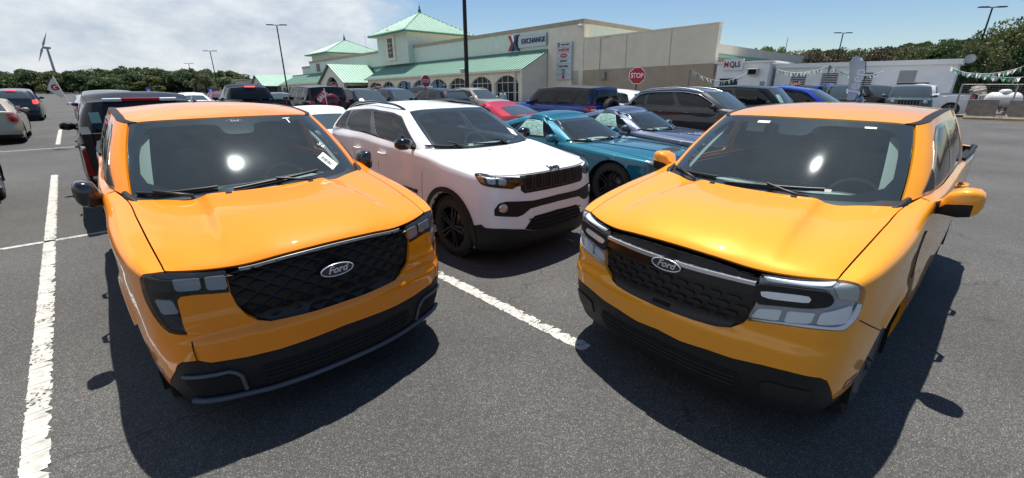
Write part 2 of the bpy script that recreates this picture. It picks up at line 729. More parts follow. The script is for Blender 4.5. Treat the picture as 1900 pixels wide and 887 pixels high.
def panel(S, outline, name, m, parent, res=0.05, off=0.0, edge=0.012, holes=(), disp=None, mirror=False):
    """A body panel: a piece of surface S cut along an outline given in (u, v), with turned-in edges."""
    outline = np.asarray(outline, float).copy()
    holes = [np.asarray(h, float).copy() for h in holes]
    if mirror:
        outline[:, 0] *= -1
        for h in holes: h[:, 0] *= -1
    V, F = fill2d(outline, holes, res)
    N = normals(S, V[:, 0], V[:, 1])
    P = S(V[:, 0], V[:, 1])
    if disp is not None:
        P = disp(P, N, V)
    P = P + N * off
    nv = len(P)
    ed = np.concatenate([F[:, [0, 1]], F[:, [1, 2]], F[:, [2, 0]]])
    key = {}
    for a, b in ed: key[(a, b)] = 1
    bd = [(a, b) for a, b in ed if (b, a) not in key]
    verts = [tuple(p) for p in P]
    faces = [tuple(map(int, f)) for f in F]
    lnorm = [tuple(N[i]) for f in F for i in f]
    if edge > 0:
        q0, q1 = {}, {}
        for a, b in bd:
            for i in (a, b):
                if i not in q0:
                    q0[i] = len(verts); verts.append(tuple(P[i]))
                    q1[i] = len(verts); verts.append(tuple(P[i] - N[i] * edge))
            f = (q0[b], q0[a], q1[a], q1[b])
            faces.append(f)
            e1 = P[a] - P[b]
            fn = np.cross(e1, -N[b])
            L = np.linalg.norm(fn)
            fn = fn / L if L > 1e-9 else N[b]
            lnorm += [tuple(fn)] * 4
    me = bpy.data.meshes.new(name)
    me.from_pydata(verts, [], faces)
    me.polygons.foreach_set('use_smooth', [True] * len(faces))
    me.update()
    if disp is None:
        me.normals_split_custom_set(lnorm)
    return link(name, me, m, parent)


def strip_poly(pts, w):
    """A band of width w along a line of (u, v) points."""
    P = np.asarray(pts, float)
    T = np.gradient(P, axis=0)
    T /= np.linalg.norm(T, axis=1)[:, None]
    Nn = np.stack([-T[:, 1], T[:, 0]], 1)
    return np.concatenate([P + Nn * w / 2, (P - Nn * w / 2)[::-1]])
# ------------------------------------------------------------------ vehicles
BLK = lambda: mat('black_plastic', (0.013, 0.0135, 0.015), rough=0.55, spec=0.3, noise=0.25, nscale=30, bump=0.08, bscale=900)
BLKG = lambda: mat('gloss_black', (0.006, 0.006, 0.007), rough=0.12, coat=0.6)
RUB = lambda: mat('tyre_rubber', (0.018, 0.018, 0.018), rough=0.75, noise=0.3, nscale=40)
VOID = lambda: mat('shut_gap_black', (0.004, 0.004, 0.004), rough=0.9)
CHROME = lambda: mat('chrome', (0.75, 0.76, 0.78), rough=0.09, metal=1.0)
SILVER = lambda: mat('satin_silver', (0.55, 0.56, 0.58), rough=0.32, metal=0.9)
REFL = lambda: mat('lamp_reflector', (0.80, 0.86, 0.92), rough=0.14, metal=0.42, bump=0.3, bscale=28)
LENS = lambda: glass('clear_lens', tint=(0.96, 0.98, 1.0), clear=0.99, dust=0.015)
SMOKE = lambda: glass('smoked_lens', tint=(0.66, 0.69, 0.72), clear=0.85, dust=0.02)
REDL = lambda: mat('red_lamp', (0.30, 0.010, 0.012), rough=0.12, coat=1.0)
AMBER = lambda: mat('amber_lamp', (0.55, 0.17, 0.02), rough=0.2, coat=1.0)
RIMB = lambda: mat('rim_black', (0.008, 0.008, 0.009), rough=0.42, spec=0.35)
RIMS = lambda: mat('rim_silver', (0.42, 0.43, 0.44), rough=0.28, metal=0.9)
GW = lambda: glass('windscreen_glass', tint=(0.84, 0.95, 0.94), clear=0.98, dust=0.095)
GS = lambda: glass('side_glass', tint=(0.30, 0.32, 0.33), clear=0.6, dust=0.02)
GP = lambda: mat('privacy_glass', (0.010, 0.012, 0.014), rough=0.03, spec=0.4)
GBK = lambda: mat('screen_glass', (0.050, 0.070, 0.078), rough=0.03, spec=0.55)  # bluish-grey base colour stands in for the sky reflected in the glass
INTD = lambda: mat('cabin_dark', (0.060, 0.066, 0.070), rough=0.7, noise=0.2, nscale=60)
INTG = lambda: mat('cabin_grey', (0.14, 0.155, 0.16), rough=0.65, noise=0.15, nscale=80)
LINER = lambda: mat('headliner', (0.42, 0.44, 0.42), rough=0.8)
PAPER = lambda: mat('white_paper', (0.78, 0.80, 0.78), rough=0.6)
INK = lambda: mat('black_ink', (0.015, 0.015, 0.015), rough=0.6)


class Car:
    def __init__(s, sp):
        s.sp = sp
        C = np.array(sp['cols'], float)
        T = np.array(sp['top'], float)
        tg = np.gradient(C, axis=0)
        tg[0] = (1, 0); tg[-1] = (-1, 0)
        # tangents from unit chords so that uneven spacing does not matter
        ch = np.diff(C, axis=0); ch /= np.linalg.norm(ch, axis=1)[:, None]
        for i in range(1, len(C) - 1):
            tg[i] = ch[i - 1] + ch[i]
        tg /= np.linalg.norm(tg, axis=1)[:, None]
        on = np.stack([tg[:, 1], -tg[:, 0]], 1)
        wf = np.maximum(0, -on[:, 1]) ** 2; wr = np.maximum(0, on[:, 1]) ** 2; ws = on[:, 0] ** 2
        zl = np.array(sp['zl']); rows = []
        for k, z in enumerate(zl):
            d = sp['pf'][k] * wf + sp['ps'][k] * ws + sp['pr'][k] * wr
            xy = C - on * d[:, None]
            xy[:, 0] = np.maximum(xy[:, 0], 0)
            rows.append(np.concatenate([xy, np.full((len(C), 1), z)], 1))
        last = rows[-1]
        sh = last * 0.5 + T * 0.5
        k1, k2 = sp.get('sh', (0.17, 0.75))
        sh[:, :2] = last[:, :2] * (1 - k1) + T[:, :2] * k1
        sh[:, 2] = last[:, 2] * (1 - k2) + T[:, 2] * k2
        rows += [sh, T]
        V = list(zl) + [zl[-1] + 0.10, zl[-1] + 0.2]
        P = np.stack(rows, 1)
        mid = C
        U = np.concatenate([[0], np.cumsum(np.linalg.norm(np.diff(mid, axis=0), axis=1))])
        s.wall = Surf(P, U, V)
        s.U, s.vt, s.v0 = U, V[-1], V[0]
        s.cx = lambda i: U[i]
        # bonnet
        fc, rc = sp['fc'], sp['rc']
        uu = np.linspace(U[fc], U[rc], 60)
        G = s.wall(uu, np.full(60, s.vt))
        tt = (G[:, 1] - G[0, 1]) / (G[-1, 1] - G[0, 1])
        uf = np.linspace(0, U[fc], 40)
        Fp = s.wall(uf, np.full(40, s.vt))
        cy0, cz0 = sp['cowl']
        cr = sp.get('crown', 0.03); roll = sp.get('roll', 0.025)
        ridge = sp.get('ridge')
        xf, xr = Fp[-1, 0], G[-1, 0]
        s.hL = G[-1, 1] - Fp[-1, 1]
        s.hW = xr

        def hood(u, v):
            q = u / s.hW; t = np.clip(v / s.hL, 0, 1); a = np.abs(q)
            yf = np.interp(a * xf, Fp[:, 0], Fp[:, 1]); zf = np.interp(a * xf, Fp[:, 0], Fp[:, 2])
            yr = cy0 + (G[-1, 1] - cy0) * a ** 2.2; zr = cz0 + (G[-1, 2] - cz0) * a ** 2
            y = yf * (1 - t) + yr * t
            z = zf * (1 - t) + zr * t
            zg = np.interp(t, tt, G[:, 2])
            z = z + (zg - (G[0, 2] * (1 - t) + G[-1, 2] * t))
            x = q * np.interp(t, tt, G[:, 0])
            z = z + (1 - a ** 2.5) * cr * np.sin(np.pi * np.clip(t, 0, 1) ** 0.6)
            z = z + (1 - a ** 8) * roll * (1 - np.exp(-t / 0.035)) * (1 - t)
            if ridge is not None:
                z = z + ridge(np.abs(x), y, t)
            return np.stack([x, y, z], 1)
        s.hood = FSurf(hood, (-s.hW, s.hW, 0.0, s.hL))
        # greenhouse
        gb = np.array([g[0] for g in sp['gh']], float); gt = np.array([g[1] for g in sp['gh']], float)
        rows = []; vs = [0, .25, .5, .75, 1.0]
        tgm = np.gradient((gb + gt)[:, :2] / 2, axis=0); tgm[0] = (1, 0); tgm[-1] = (-1, 0)
        tgm /= np.linalg.norm(tgm, axis=1)[:, None]
        on2 = np.stack([tgm[:, 1], -tgm[:, 0]], 1)
        bul = sp.get('bulge', 0.025)
        for v in vs:
            p = gb * (1 - v) + gt * v
            p[:, :2] += on2 * (bul * 4 * v * (1 - v))
            p[0, 0] = 0; p[-1, 0] = 0
            rows.append(p)
        Pg = np.stack(rows, 1)
        s.gH = sp.get('gH', 0.55)
        s.gh = Surf(Pg, None, np.array(vs) * s.gH)
        s.gU = s.gh.U0
        ia, ic = sp['ia'], sp['ic']
        n = 60
        ua = np.linspace(s.gU[ia], s.gU[ic], n); E = s.gh(ua, np.full(n, s.gH))
        u1 = np.linspace(0, s.gU[ia], n); FE = s.gh(u1, np.full(n, s.gH))
        u2 = np.linspace(s.gU[-1], s.gU[ic], n); RE = s.gh(u2, np.full(n, s.gH))
        te = (E[:, 1] - E[0, 1]) / (E[-1, 1] - E[0, 1])
        rcr = sp.get('rcrown', 0.02); rin = sp.get('rail', 0.0)
        s.rW = E[:, 0].max(); s.rL = E[-1, 1] - E[0, 1]

        def roof(u, v):
            q = u / s.rW; t = np.clip(v / s.rL, 0, 1); a = np.abs(q)
            xf = a * FE[-1, 0]; xr = a * RE[-1, 0]
            yf = np.interp(xf, FE[:, 0], FE[:, 1]); zf = np.interp(xf, FE[:, 0], FE[:, 2])
            yr = np.interp(xr, RE[:, 0], RE[:, 1]); zr = np.interp(xr, RE[:, 0], RE[:, 2])
            y = yf * (1 - t) + yr * t; z = zf * (1 - t) + zr * t
            zg = np.interp(t, te, E[:, 2])
            z = z + zg - (E[0, 2] * (1 - t) + E[-1, 2] * t)
            z = z + rcr * (1 - a ** 2.4) * np.sin(np.pi * t ** 0.8)
            x = q * np.interp(t, te, E[:, 0])
            return np.stack([x, y, z], 1)
        s.roof = FSurf(roof, (-s.rW, s.rW, 0.0, s.rL))

    # outlines ------------------------------------------------------
    def side(s, pts, surf=None, dom=None):
        S = surf or s.wall
        d = S.dom()
        return invert(S, pts, SIDE, dom or (0.02, d[1] - 0.02, d[2], d[3]))

    def front(s, pts, surf=None):
        S = surf or s.wall
        d = S.dom()
        return invert(S, pts, FRONT, (d[0] * 0.25, d[1] * 0.25, d[2], d[3]))

    def px(s, pts, pose, side, surf=None, umax=None):
        S = surf or s.wall
        d = S.dom()
        um = umax if umax is not None else d[1] * 0.5
        dm = (0.0, um, d[2], d[3]) if side > 0 else (-um, 0.0, d[2], d[3])
        return invert(S, pts, pxf(pose), dm)

    def arch(s, yc, zc, r, n=18, z0=None):
        """Wheel-arch line from its rear foot to its front foot (side view)."""
        z0 = s.v0 if z0 is None else z0
        a0 = math.asin(max(-1, min(1, (z0 - zc) / r)))
        return [(yc + r * math.cos(a), zc + r * math.sin(a)) for a in np.linspace(a0, math.pi - a0, n)]


def make_wheel(parent, x, y, r, w, side, rim_mat, style='five', rimr=0.70):
    """A wheel whose outer face is at x (side +1 / -1): tyre with a rim child."""
    t = MB()
    o = side
    prof = [(-w * .98, r * .62), (-w, r * .80), (-w * .96, r * .93), (-w * .85, r * .985), (-w * .5, r), (-w * .15, r * .985), (-w * .04, r * .93),
            (0, r * .80), (-w * .015, r * (rimr + .03)), (-w * .06, r * rimr)]
    t.lathe([(a * o, q) for a, q in prof], (0, 0, 0), 'X', 32)
    for k in range(40):     # tread blocks
        th = 2 * math.pi * k / 40
        M = Matrix.Rotation(th, 3, 'X')
        c = M @ Vector((0, 0, r * 0.985))
        t.box((-o * w * .5 + 0 * c.x, c.y, c.z), (w * .86, 0.034, 0.022), mtx=M)
    tyre = t.build('tyre', RUB(), parent, loc=(x, y, r))
    m = MB()
    R0 = r * rimr
    m.lathe([(-o * w * .06, R0), (-o * w * .03, R0 * .985), (-o * w * .07, R0 * .93), (-o * w * .45, R0 * .90)], (0, 0, 0), 'X', 32)
    nsp = {'five': 5, 'ten': 10, 'six': 6, 'seven': 7}.get(style, 5)
    for k in range(nsp):
        th = 2 * math.pi * k / nsp + 0.3
        for dth in ((-0.13, 0.13) if nsp <= 5 else (0,)):
            M = Matrix.Rotation(th, 3, 'X')
            M2 = Matrix.Rotation(th + dth, 3, 'X')
            a = M2 @ Vector((-o * w * .08, 0, R0 * .95)); b = M @ Vector((-o * w * .12, math.copysign(R0 * .07, -dth) if dth else 0, R0 * .18))
            mid = (a + b) / 2
            d = (a - b)
            rot = d.to_track_quat('Z', 'X').to_matrix()
            m.box(mid, (w * .12, R0 * .15, d.length), mtx=rot, bev=0.006)
    m.lathe([(-o * w * .05, 0.0), (-o * w * .05, R0 * .13), (-o * w * .09, R0 * .2), (-o * w * .25, R0 * .22)], (0, 0, 0), 'X', 16)
    for k in range(5):
        th = 2 * math.pi * k / 5 + .6
        m.lathe([(-o * w * .06, 0), (-o * w * .06, R0 * .035), (-o * w * .12, R0 * .035)], (0, R0 * .155 * math.cos(th), R0 * .155 * math.sin(th)), 'X', 6)
    rim = m.build('rim', rim_mat, tyre)
    d = MB()
    d.lathe([(-o * w * .42, 0.0), (-o * w * .42, R0 * .72), (-o * w * .5, R0 * .72)], (0, 0, 0), 'X', 24)
    d.build('brake_disc', mat('brake_steel', (0.16, 0.155, 0.15), rough=0.4, metal=0.8), tyre)
    b = MB()
    b.lathe([(-o * w * .55, 0.0), (-o * w * .55, R0 * .95)], (0, 0, 0), 'X', 24)
    b.build('wheel_back', VOID(), tyre)
    return tyre


def shell_outline(c, arches, z0):
    """Whole side wall, seam at the tail, with the wheel arches cut into its lower edge."""
    U = c.U[-1]
    half = [(0.0, z0)]
    for yc, zc, r in arches:
        pts = c.side([p for p in c.arch(yc, zc, r, z0=z0)][::-1])
        half += [tuple(p) for p in pts]
    half += [(U, z0)]
    half = np.array(half)
    half[:, 1] = np.maximum(half[:, 1], z0)
    top = np.array([(U, c.vt), (-U, c.vt)])
    lo = half[1:][::-1].copy(); lo[:, 0] *= -1      # from -U to 0
    return np.concatenate([lo, half[:-1] if False else half, top])


def make_seat(parent, x, y, z, m, w=0.52):
    s = MB()
    s.box((x, y, z), (w, 0.52, 0.16), bev=0.05)
    M = Matrix.Rotation(R_(-16), 3, 'X')
    s.box((x, y + 0.32, z + 0.36), (w * .94, 0.15, 0.62), bev=0.06, mtx=M)
    s.box((x, y + 0.43, z + 0.75), (w * .5, 0.10, 0.19), bev=0.045, mtx=M)
    s.tube([(x - .07, y + .40, z + .6), (x - .07, y + .42, z + .72)], .008, 6)
    s.tube([(x + .07, y + .40, z + .6), (x + .07, y + .42, z + .72)], .008, 6)
    return s.build('seat', m, parent)


def make_steering(parent, x, y, z, m, tilt=25):
    t = MB()
    M = Matrix.Rotation(R_(90 - tilt), 3, 'X')
    pts = [M @ Vector((0.185 * math.cos(a), 0.185 * math.sin(a), 0)) + Vector((x, y, z)) for a in np.linspace(0, 2 * math.pi, 25)]
    t.tube(pts, 0.017, 8, caps=False)
    t.box((x, y, z), (0.15, 0.13, 0.05), mtx=M, bev=.02)
    t.box((x, y, z), (0.35, 0.04, 0.02), mtx=M, bev=.008)
    t.box((x, y - .02, z - .09), (0.045, 0.02, 0.16), mtx=Matrix.Rotation(R_(-tilt), 3, 'X'))
    return t.build('steering_wheel', m, parent)


def oval(cx, cy, rx, ry, n=40):
    return np.array([(cx + rx * math.cos(a), cy + ry * math.sin(a)) for a in np.linspace(0, 2 * math.pi, n, endpoint=False)])


def wiper(parent, pts, m):
    """A wiper: arm plus blade standing on the glass."""
    w = MB()
    a, b, c = [Vector(p) for p in pts]       # pivot, joint (arm end), blade ends follow
    w.tube([a, a.lerp(b, .5) + Vector((0, -.004, .022)), b + Vector((0, 0, .018))], [.012, .009, .007], 6)
    return w


def surf_bar(S, uv, r, off, n=8):
    uv = np.asarray(uv, float)
    P = S(uv[:, 0], uv[:, 1]) + normals(S, uv[:, 0], uv[:, 1]) * off
    return [tuple(p) for p in P]


def lerp_poly(pts, n=12):
    """Resample an open line evenly."""
    P = np.asarray(pts, float)
    d = np.concatenate([[0], np.cumsum(np.linalg.norm(np.diff(P, axis=0), axis=1))])
    q = np.linspace(0, d[-1], n)
    return np.stack([np.interp(q, d, P[:, 0]), np.interp(q, d, P[:, 1])], 1)
# ------------------------------------------------------------------ ground and paint
def asphalt():
    m = bpy.data.materials.new('asphalt')
    m.use_nodes = True
    nt = m.node_tree
    b = nt.nodes['Principled BSDF']
    tc = nt.nodes.new('ShaderNodeTexCoord')
    def noise(sc, det, rough=.5):
        n = nt.nodes.new('ShaderNodeTexNoise')
        n.inputs['Scale'].default_value = sc; n.inputs['Detail'].default_value = det; n.inputs['Roughness'].default_value = rough
        nt.links.new(tc.outputs['Object'], n.inputs['Vector'])
        return n.outputs['Fac']
    v = nt.nodes.new('ShaderNodeTexVoronoi')
    v.inputs['Scale'].default_value = 230
    nt.links.new(tc.outputs['Object'], v.inputs['Vector'])
    r = nt.nodes.new('ShaderNodeValToRGB')          # stone colours
    r.color_ramp.elements[0].position = .0; r.color_ramp.elements[0].color = (.031, .030, .0285, 1)
    r.color_ramp.elements[1].position = 1.0; r.color_ramp.elements[1].color = (.22, .215, .20, 1)
    e = r.color_ramp.elements.new(.55); e.color = (.060, .0582, .0550, 1)
    e = r.color_ramp.elements.new(.86); e.color = (.086, .085, .081, 1)
    sp = nt.nodes.new('ShaderNodeSeparateColor')
    nt.links.new(v.outputs['Color'], sp.inputs[0])
    nt.links.new(sp.outputs[0], r.inputs['Fac'])
    big = nt.nodes.new('ShaderNodeMapRange')
    big.inputs['From Min'].default_value = .3; big.inputs['From Max'].default_value = .7
    big.inputs['To Min'].default_value = .62; big.inputs['To Max'].default_value = 1.26
    nt.links.new(noise(.38, 9, .62), big.inputs['Value'])
    mid = nt.nodes.new('ShaderNodeMapRange')
    mid.inputs['From Min'].default_value = .3; mid.inputs['From Max'].default_value = .7
    mid.inputs['To Min'].default_value = .8; mid.inputs['To Max'].default_value = 1.2
    nt.links.new(noise(26, 5, .7), mid.inputs['Value'])
    mu0 = nt.nodes.new('ShaderNodeMath'); mu0.operation = 'MULTIPLY'
    nt.links.new(big.outputs[0], mu0.inputs[0]); nt.links.new(mid.outputs[0], mu0.inputs[1])
    st = nt.nodes.new('ShaderNodeMapRange'); st.interpolation_type = 'SMOOTHSTEP'
    st.inputs['From Min'].default_value = .66; st.inputs['From Max'].default_value = .76
    st.inputs['To Min'].default_value = 1.0; st.inputs['To Max'].default_value = .62
    nt.links.new(noise(2.3, 4, .45), st.inputs['Value'])
    cv = nt.nodes.new('ShaderNodeTexVoronoi'); cv.feature = 'DISTANCE_TO_EDGE'
    cv.inputs['Scale'].default_value = .16
    wv = nt.nodes.new('ShaderNodeVectorMath'); wv.operation = 'MULTIPLY_ADD'
    nn = nt.nodes.new('ShaderNodeTexNoise'); nn.inputs['Scale'].default_value = 1.6; nn.inputs['Detail'].default_value = 6
    nt.links.new(tc.outputs['Object'], nn.inputs['Vector'])
    nt.links.new(nn.outputs['Color'], wv.inputs[0]); wv.inputs[1].default_value = (.9, .9, .9)
    nt.links.new(tc.outputs['Object'], wv.inputs[2]); nt.links.new(wv.outputs[0], cv.inputs['Vector'])
    ck = nt.nodes.new('ShaderNodeMapRange')
    ck.inputs['From Min'].default_value = .0005; ck.inputs['From Max'].default_value = .0016
    ck.inputs['To Min'].default_value = .55; ck.inputs['To Max'].default_value = 1.0
    nt.links.new(cv.outputs['Distance'], ck.inputs['Value'])
    mu1 = nt.nodes.new('ShaderNodeMath'); mu1.operation = 'MULTIPLY'
    nt.links.new(st.outputs[0], mu1.inputs[0]); nt.links.new(ck.outputs[0], mu1.inputs[1])
    mu = nt.nodes.new('ShaderNodeMath'); mu.operation = 'MULTIPLY'
    nt.links.new(mu0.outputs[0], mu.inputs[0]); nt.links.new(mu1.outputs[0], mu.inputs[1])
    mx = nt.nodes.new('ShaderNodeVectorMath'); mx.operation = 'SCALE'
    nt.links.new(r.outputs['Color'], mx.inputs[0]); nt.links.new(mu.outputs[0], mx.inputs['Scale'])
    nt.links.new(mx.outputs[0], b.inputs['Base Color'])
    b.inputs['Roughness'].default_value = .82
    bp = nt.nodes.new('ShaderNodeBump')
    bp.inputs['Strength'].default_value = .6; bp.inputs['Distance'].default_value = .003
    nt.links.new(v.outputs['Distance'], bp.inputs['Height'])
    nt.links.new(bp.outputs['Normal'], b.inputs['Normal'])
    return m


def ground_sheet():
    gm = MB()
    xs = [-900, -120, -40, -12, 12, 40, 120, 900]
    ys = [-60, 0, 12, 40, 120, 1500]
    V = [(x, y, 0) for x in xs for y in ys]
    n = len(ys)
    F = [(i * n + j, (i + 1) * n + j, (i + 1) * n + j + 1, i * n + j + 1) for i in range(len(xs) - 1) for j in range(n - 1)]
    gm.add(V, F)
    tag(gm.build('ground', asphalt()), kind='structure')


ground_sheet()


def worn_paint():
    """Traffic paint that has flaked off in small chips: the asphalt shows through."""
    if 'line_paint' in MATS: return MATS['line_paint']
    m = mat('line_paint', (.46, .45, .41), rough=.8, noise=.25, nscale=14, bump=.3, bscale=120)
    nt = m.node_tree
    tc = nt.nodes.new('ShaderNodeTexCoord')
    n = nt.nodes.new('ShaderNodeTexNoise')
    n.inputs['Scale'].default_value = 42; n.inputs['Detail'].default_value = 8; n.inputs['Roughness'].default_value = .72
    nt.links.new(tc.outputs['Object'], n.inputs['Vector'])
    n2 = nt.nodes.new('ShaderNodeTexNoise')
    n2.inputs['Scale'].default_value = 3.5; n2.inputs['Detail'].default_value = 3
    nt.links.new(tc.outputs['Object'], n2.inputs['Vector'])
    ad = nt.nodes.new('ShaderNodeMath'); ad.operation = 'MULTIPLY_ADD'
    nt.links.new(n2.outputs['Fac'], ad.inputs[0]); ad.inputs[1].default_value = .55; nt.links.new(n.outputs['Fac'], ad.inputs[2])
    mr = nt.nodes.new('ShaderNodeMapRange')
    mr.inputs['From Min'].default_value = .645; mr.inputs['From Max'].default_value = .675
    nt.links.new(ad.outputs[0], mr.inputs['Value'])
    tr = nt.nodes.new('ShaderNodeBsdfTransparent')
    mx = nt.nodes.new('ShaderNodeMixShader')
    nt.links.new(mr.outputs[0], mx.inputs[0])
    nt.links.new(tr.outputs[0], mx.inputs[1])
    nt.links.new(nt.nodes['Principled BSDF'].outputs[0], mx.inputs[2])
    nt.links.new(mx.outputs[0], nt.nodes['Material Output'].inputs['Surface'])
    return m


def painted_line(p0, p1, w, seed, wear=.35, rag=.010):
    """A worn stall line: a thin sheet with ragged edges and cross-cracks left open."""
    rg = np.random.default_rng(seed)
    p0, p1 = np.array(p0[:2]), np.array(p1[:2])
    L = np.linalg.norm(p1 - p0); d = (p1 - p0) / L; nrm = np.array([-d[1], d[0]])
    mb = MB()
    s = 0.0
    dl, dr = 0., 0.
    while s < L:
        ln = float(rg.uniform(.022, .07))
        e = min(L, s + ln)
        a0, a1 = w / 2 + rg.normal(0, rag * .35, 2)
        b0, b1 = w / 2 + np.minimum(0.006, rg.normal(0, rag, 2))
        if rg.random() < wear * .25: b1 -= w * rg.uniform(.15, .5)
        gap = rg.uniform(.0, .004) if rg.random() < wear else 0
        q = [p0 + d * (s + gap) + nrm * a0, p0 + d * (s + gap * rg.uniform(0, 2.5)) - nrm * b0, p0 + d * e - nrm * b1, p0 + d * e + nrm * a1]
        mb.add([(x[0], x[1], .004) for x in q], [(0, 1, 2, 3)])
        s = e
    return tag(mb.build('stall_line', worn_paint(), fix=False), kind='structure')


g0 = ground_at(75, 887)
painted_line(lot(.6, -.575), lot(13.9, -.685), .112, 1, .45)
painted_line(lot(21.2, -.72), lot(28.4, -.72), .12, 2, .2)
painted_line(lot(1.62, 2.35), lot(7.8, 2.30), .115, 3, 1.0, .016)
painted_line(lot(7.84, -9.0), lot(7.84, -.02), .085, 4, .15, .004)
painted_line(lot(20.0, -9.0), lot(20.0, 1.5), .085, 5, .15, .004)
painted_line(lot(2.2, 5.25), lot(7.8, 5.25), .115, 6, .5)
painted_line(lot(2.2, 8.15), lot(7.8, 8.15), .115, 7, .5)

# ------------------------------------------------------------------ the store
FB = 42.0                                   # facade plane
STORE = empty('store_building', tuple(lot(0, FB)), LOT, 'long cream and mint store with green metal roofs, two roof towers and arched windows', 'building')
STORE.rotation_euler = (-R_(1.15), 0, 0)
STORE.rotation_mode = 'XYZ'
_M = Matrix.Translation(Vector(lot(33, FB))) @ Matrix.Rotation(LOT, 4, 'Z') @ Matrix.Rotation(-R_(1.15), 4, 'X') @ Matrix.Translation((0, -33, 0))
STORE.matrix_world = _M
MINT = mat('stucco_mint', (.66, .74, .64), rough=.9, noise=.06, nscale=1.5, bump=.15, bscale=20)
CREAM = mat('stucco_cream', (.80, .73, .58), rough=.9, noise=.07, nscale=1.2, bump=.15, bscale=20)
TAN = mat('stucco_tan', (.76, .69, .54), rough=.9, noise=.07, nscale=.8, bump=.2, bscale=20)
BROWN = mat('stucco_brown', (.40, .32, .235), rough=.9, noise=.10, nscale=.8, bump=.2, bscale=20)
COPE = mat('coping_tan', (.42, .35, .26), rough=.8, noise=.1, nscale=2)
GREENR = mat('roof_green', (.16, .31, .225), rough=.45, noise=.10, nscale=.7, metal=.1)
GREENS = mat('roof_seam', (.38, .54, .45), rough=.45, metal=.1)
GREEND = mat('fascia_green', (.05, .20, .15), rough=.5)
WGLASS = mat('store_glass', (.010, .012, .013), rough=.12, spec=.25)
WFRAME = mat('window_white', (.62, .62, .58), rough=.5)


def sbox(name, x, y, z, m, parent=None, bev=0):
    """Box in store axes: x = depth behind the facade, y = along it, z up, each (lo, hi)."""
    mb = MB().box(((x[0] + x[1]) / 2, (y[0] + y[1]) / 2, (z[0] + z[1]) / 2), (x[1] - x[0], y[1] - y[0], z[1] - z[0]), bev=bev)
    return mb.build(name, m, parent or STORE)


def roof_plane(name, quad, spacing, parent=STORE, m=None, seam=.13):
    """A metal roof slope (eave0, eave1, top1, top0) with standing seams from eave to top."""
    q = [Vector(p) for p in quad]
    n = (q[1] - q[0]).cross(q[3] - q[0]).normalized()
    if n.z < 0: n = -n
    mb = MB().add([p for p in q] + [p - n * .08 for p in q], [(0, 1, 2, 3), (7, 6, 5, 4), (0, 4, 5, 1), (1, 5, 6, 2), (2, 6, 7, 3), (3, 7, 4, 0)])
    o = mb.build(name, m or GREENR, parent)
    sm = MB()
    k = int(max((q[1] - q[0]).length, (q[2] - q[3]).length) / spacing)
    for i in range(k + 1):
        t = i / k
        a, b = q[0].lerp(q[1], t), q[3].lerp(q[2], t)
        d = (b - a)
        if d.length < .3: continue
        s = d.normalized().cross(n) * (seam / 2)
        h = n * .07
        sm.add([a - s, a + s, b + s, b - s, a - s + h, a + s + h, b + s + h, b - s + h], [(4, 5, 6, 7), (0, 4, 7, 3), (1, 2, 6, 5), (0, 1, 5, 4)])
    so = sm.build('standing_seams', GREENS, o)
    so['kind'] = 'stuff'
    return o


# main upper wall, coping
sbox('upper_wall', (0, 30), (32, 112), (0, 8.15), MINT)
sbox('parapet', (-.06, 30.06), (31.94, 112.06), (8.15, 8.6), COPE)
sbox('wing_wall', (2.5, 24), (112.1, 124), (0, 7.6), MINT)
sbox('wing_parapet', (2.44, 24.06), (112.12, 124.06), (7.6, 8.05), COPE)
sbox('corner_pier', (-.10, 1.0), (31.85, 37.0), (0, 8.1), CREAM)
# screen wall to the right, two-tone
sbox('screen_wall_foot', (-.1, .6), (17.3, 33.4), (-1, 3.35), BROWN)
sbox('screen_wall', (-.08, .58), (17.3, 31.8), (3.352, 6.55), TAN)
sbox('screen_coping', (-.14, .64), (17.24, 31.8), (6.552, 6.66), CREAM)
for y in (21.6, 26.4):
    sbox('expansion_joint', (-.105, -.085), (y, y + .05), (.2, 6.5), COPE)
sbox('service_wall', (.6, 44), (17.6, 30), (-1, 4.15), BROWN)
sbox('service_band', (.6, 44), (17.5, 30), (4.152, 5.0), TAN)
sbox('service_fascia', (.62, 44), (17.36, 17.49), (3.86, 4.10), mat('fascia_mint', (.22, .45, .33), rough=.5))
# canopy roof and arcade right of the gable
ce, ct = 3.62, 5.75
CX = -4.4
roof_plane('canopy_roof', [(CX, 37.2, ce), (CX, 76, ce), (-.02, 76, ct), (-.02, 37.2, ct)], .55)
sbox('canopy_flashing', (-.16, -.02), (37.2, 124), (5.55, 5.95), GREEND)
sbox('canopy_gutter', (CX - .12, CX - .02), (37.1, 76), (3.42, 3.66), CREAM)
roof_plane('canopy_roof', [(CX, 86.5, ce), (CX, 122, ce), (-.02, 122, ct), (-.02, 86.5, ct)], .55)
sbox('canopy_gutter', (CX - .12, CX - .02), (86.5, 122), (3.42, 3.66), CREAM)
# verge wall closing the canopy at its right end
vg = MB().prism([(CX, 0), (-.1, 0), (-.1, ct - .1), (CX, ce - .12)], 37.22, 37.5, lambda a, b, d: (a, d, b))
vg.build('verge_wall', CREAM, STORE)


def arch_pts(y0, y1, zs, zt, n=14):
    """Segmental arch from (y0, zs) over zt to (y1, zs)."""
    h, c = zt - zs, (y1 - y0) / 2
    r = (c * c + h * h) / (2 * h)
    a = math.asin(min(1, c / r))
    return [((y0 + y1) / 2 + r * math.sin(t), zs + h - r + r * math.cos(t)) for t in np.linspace(-a, a, n)]


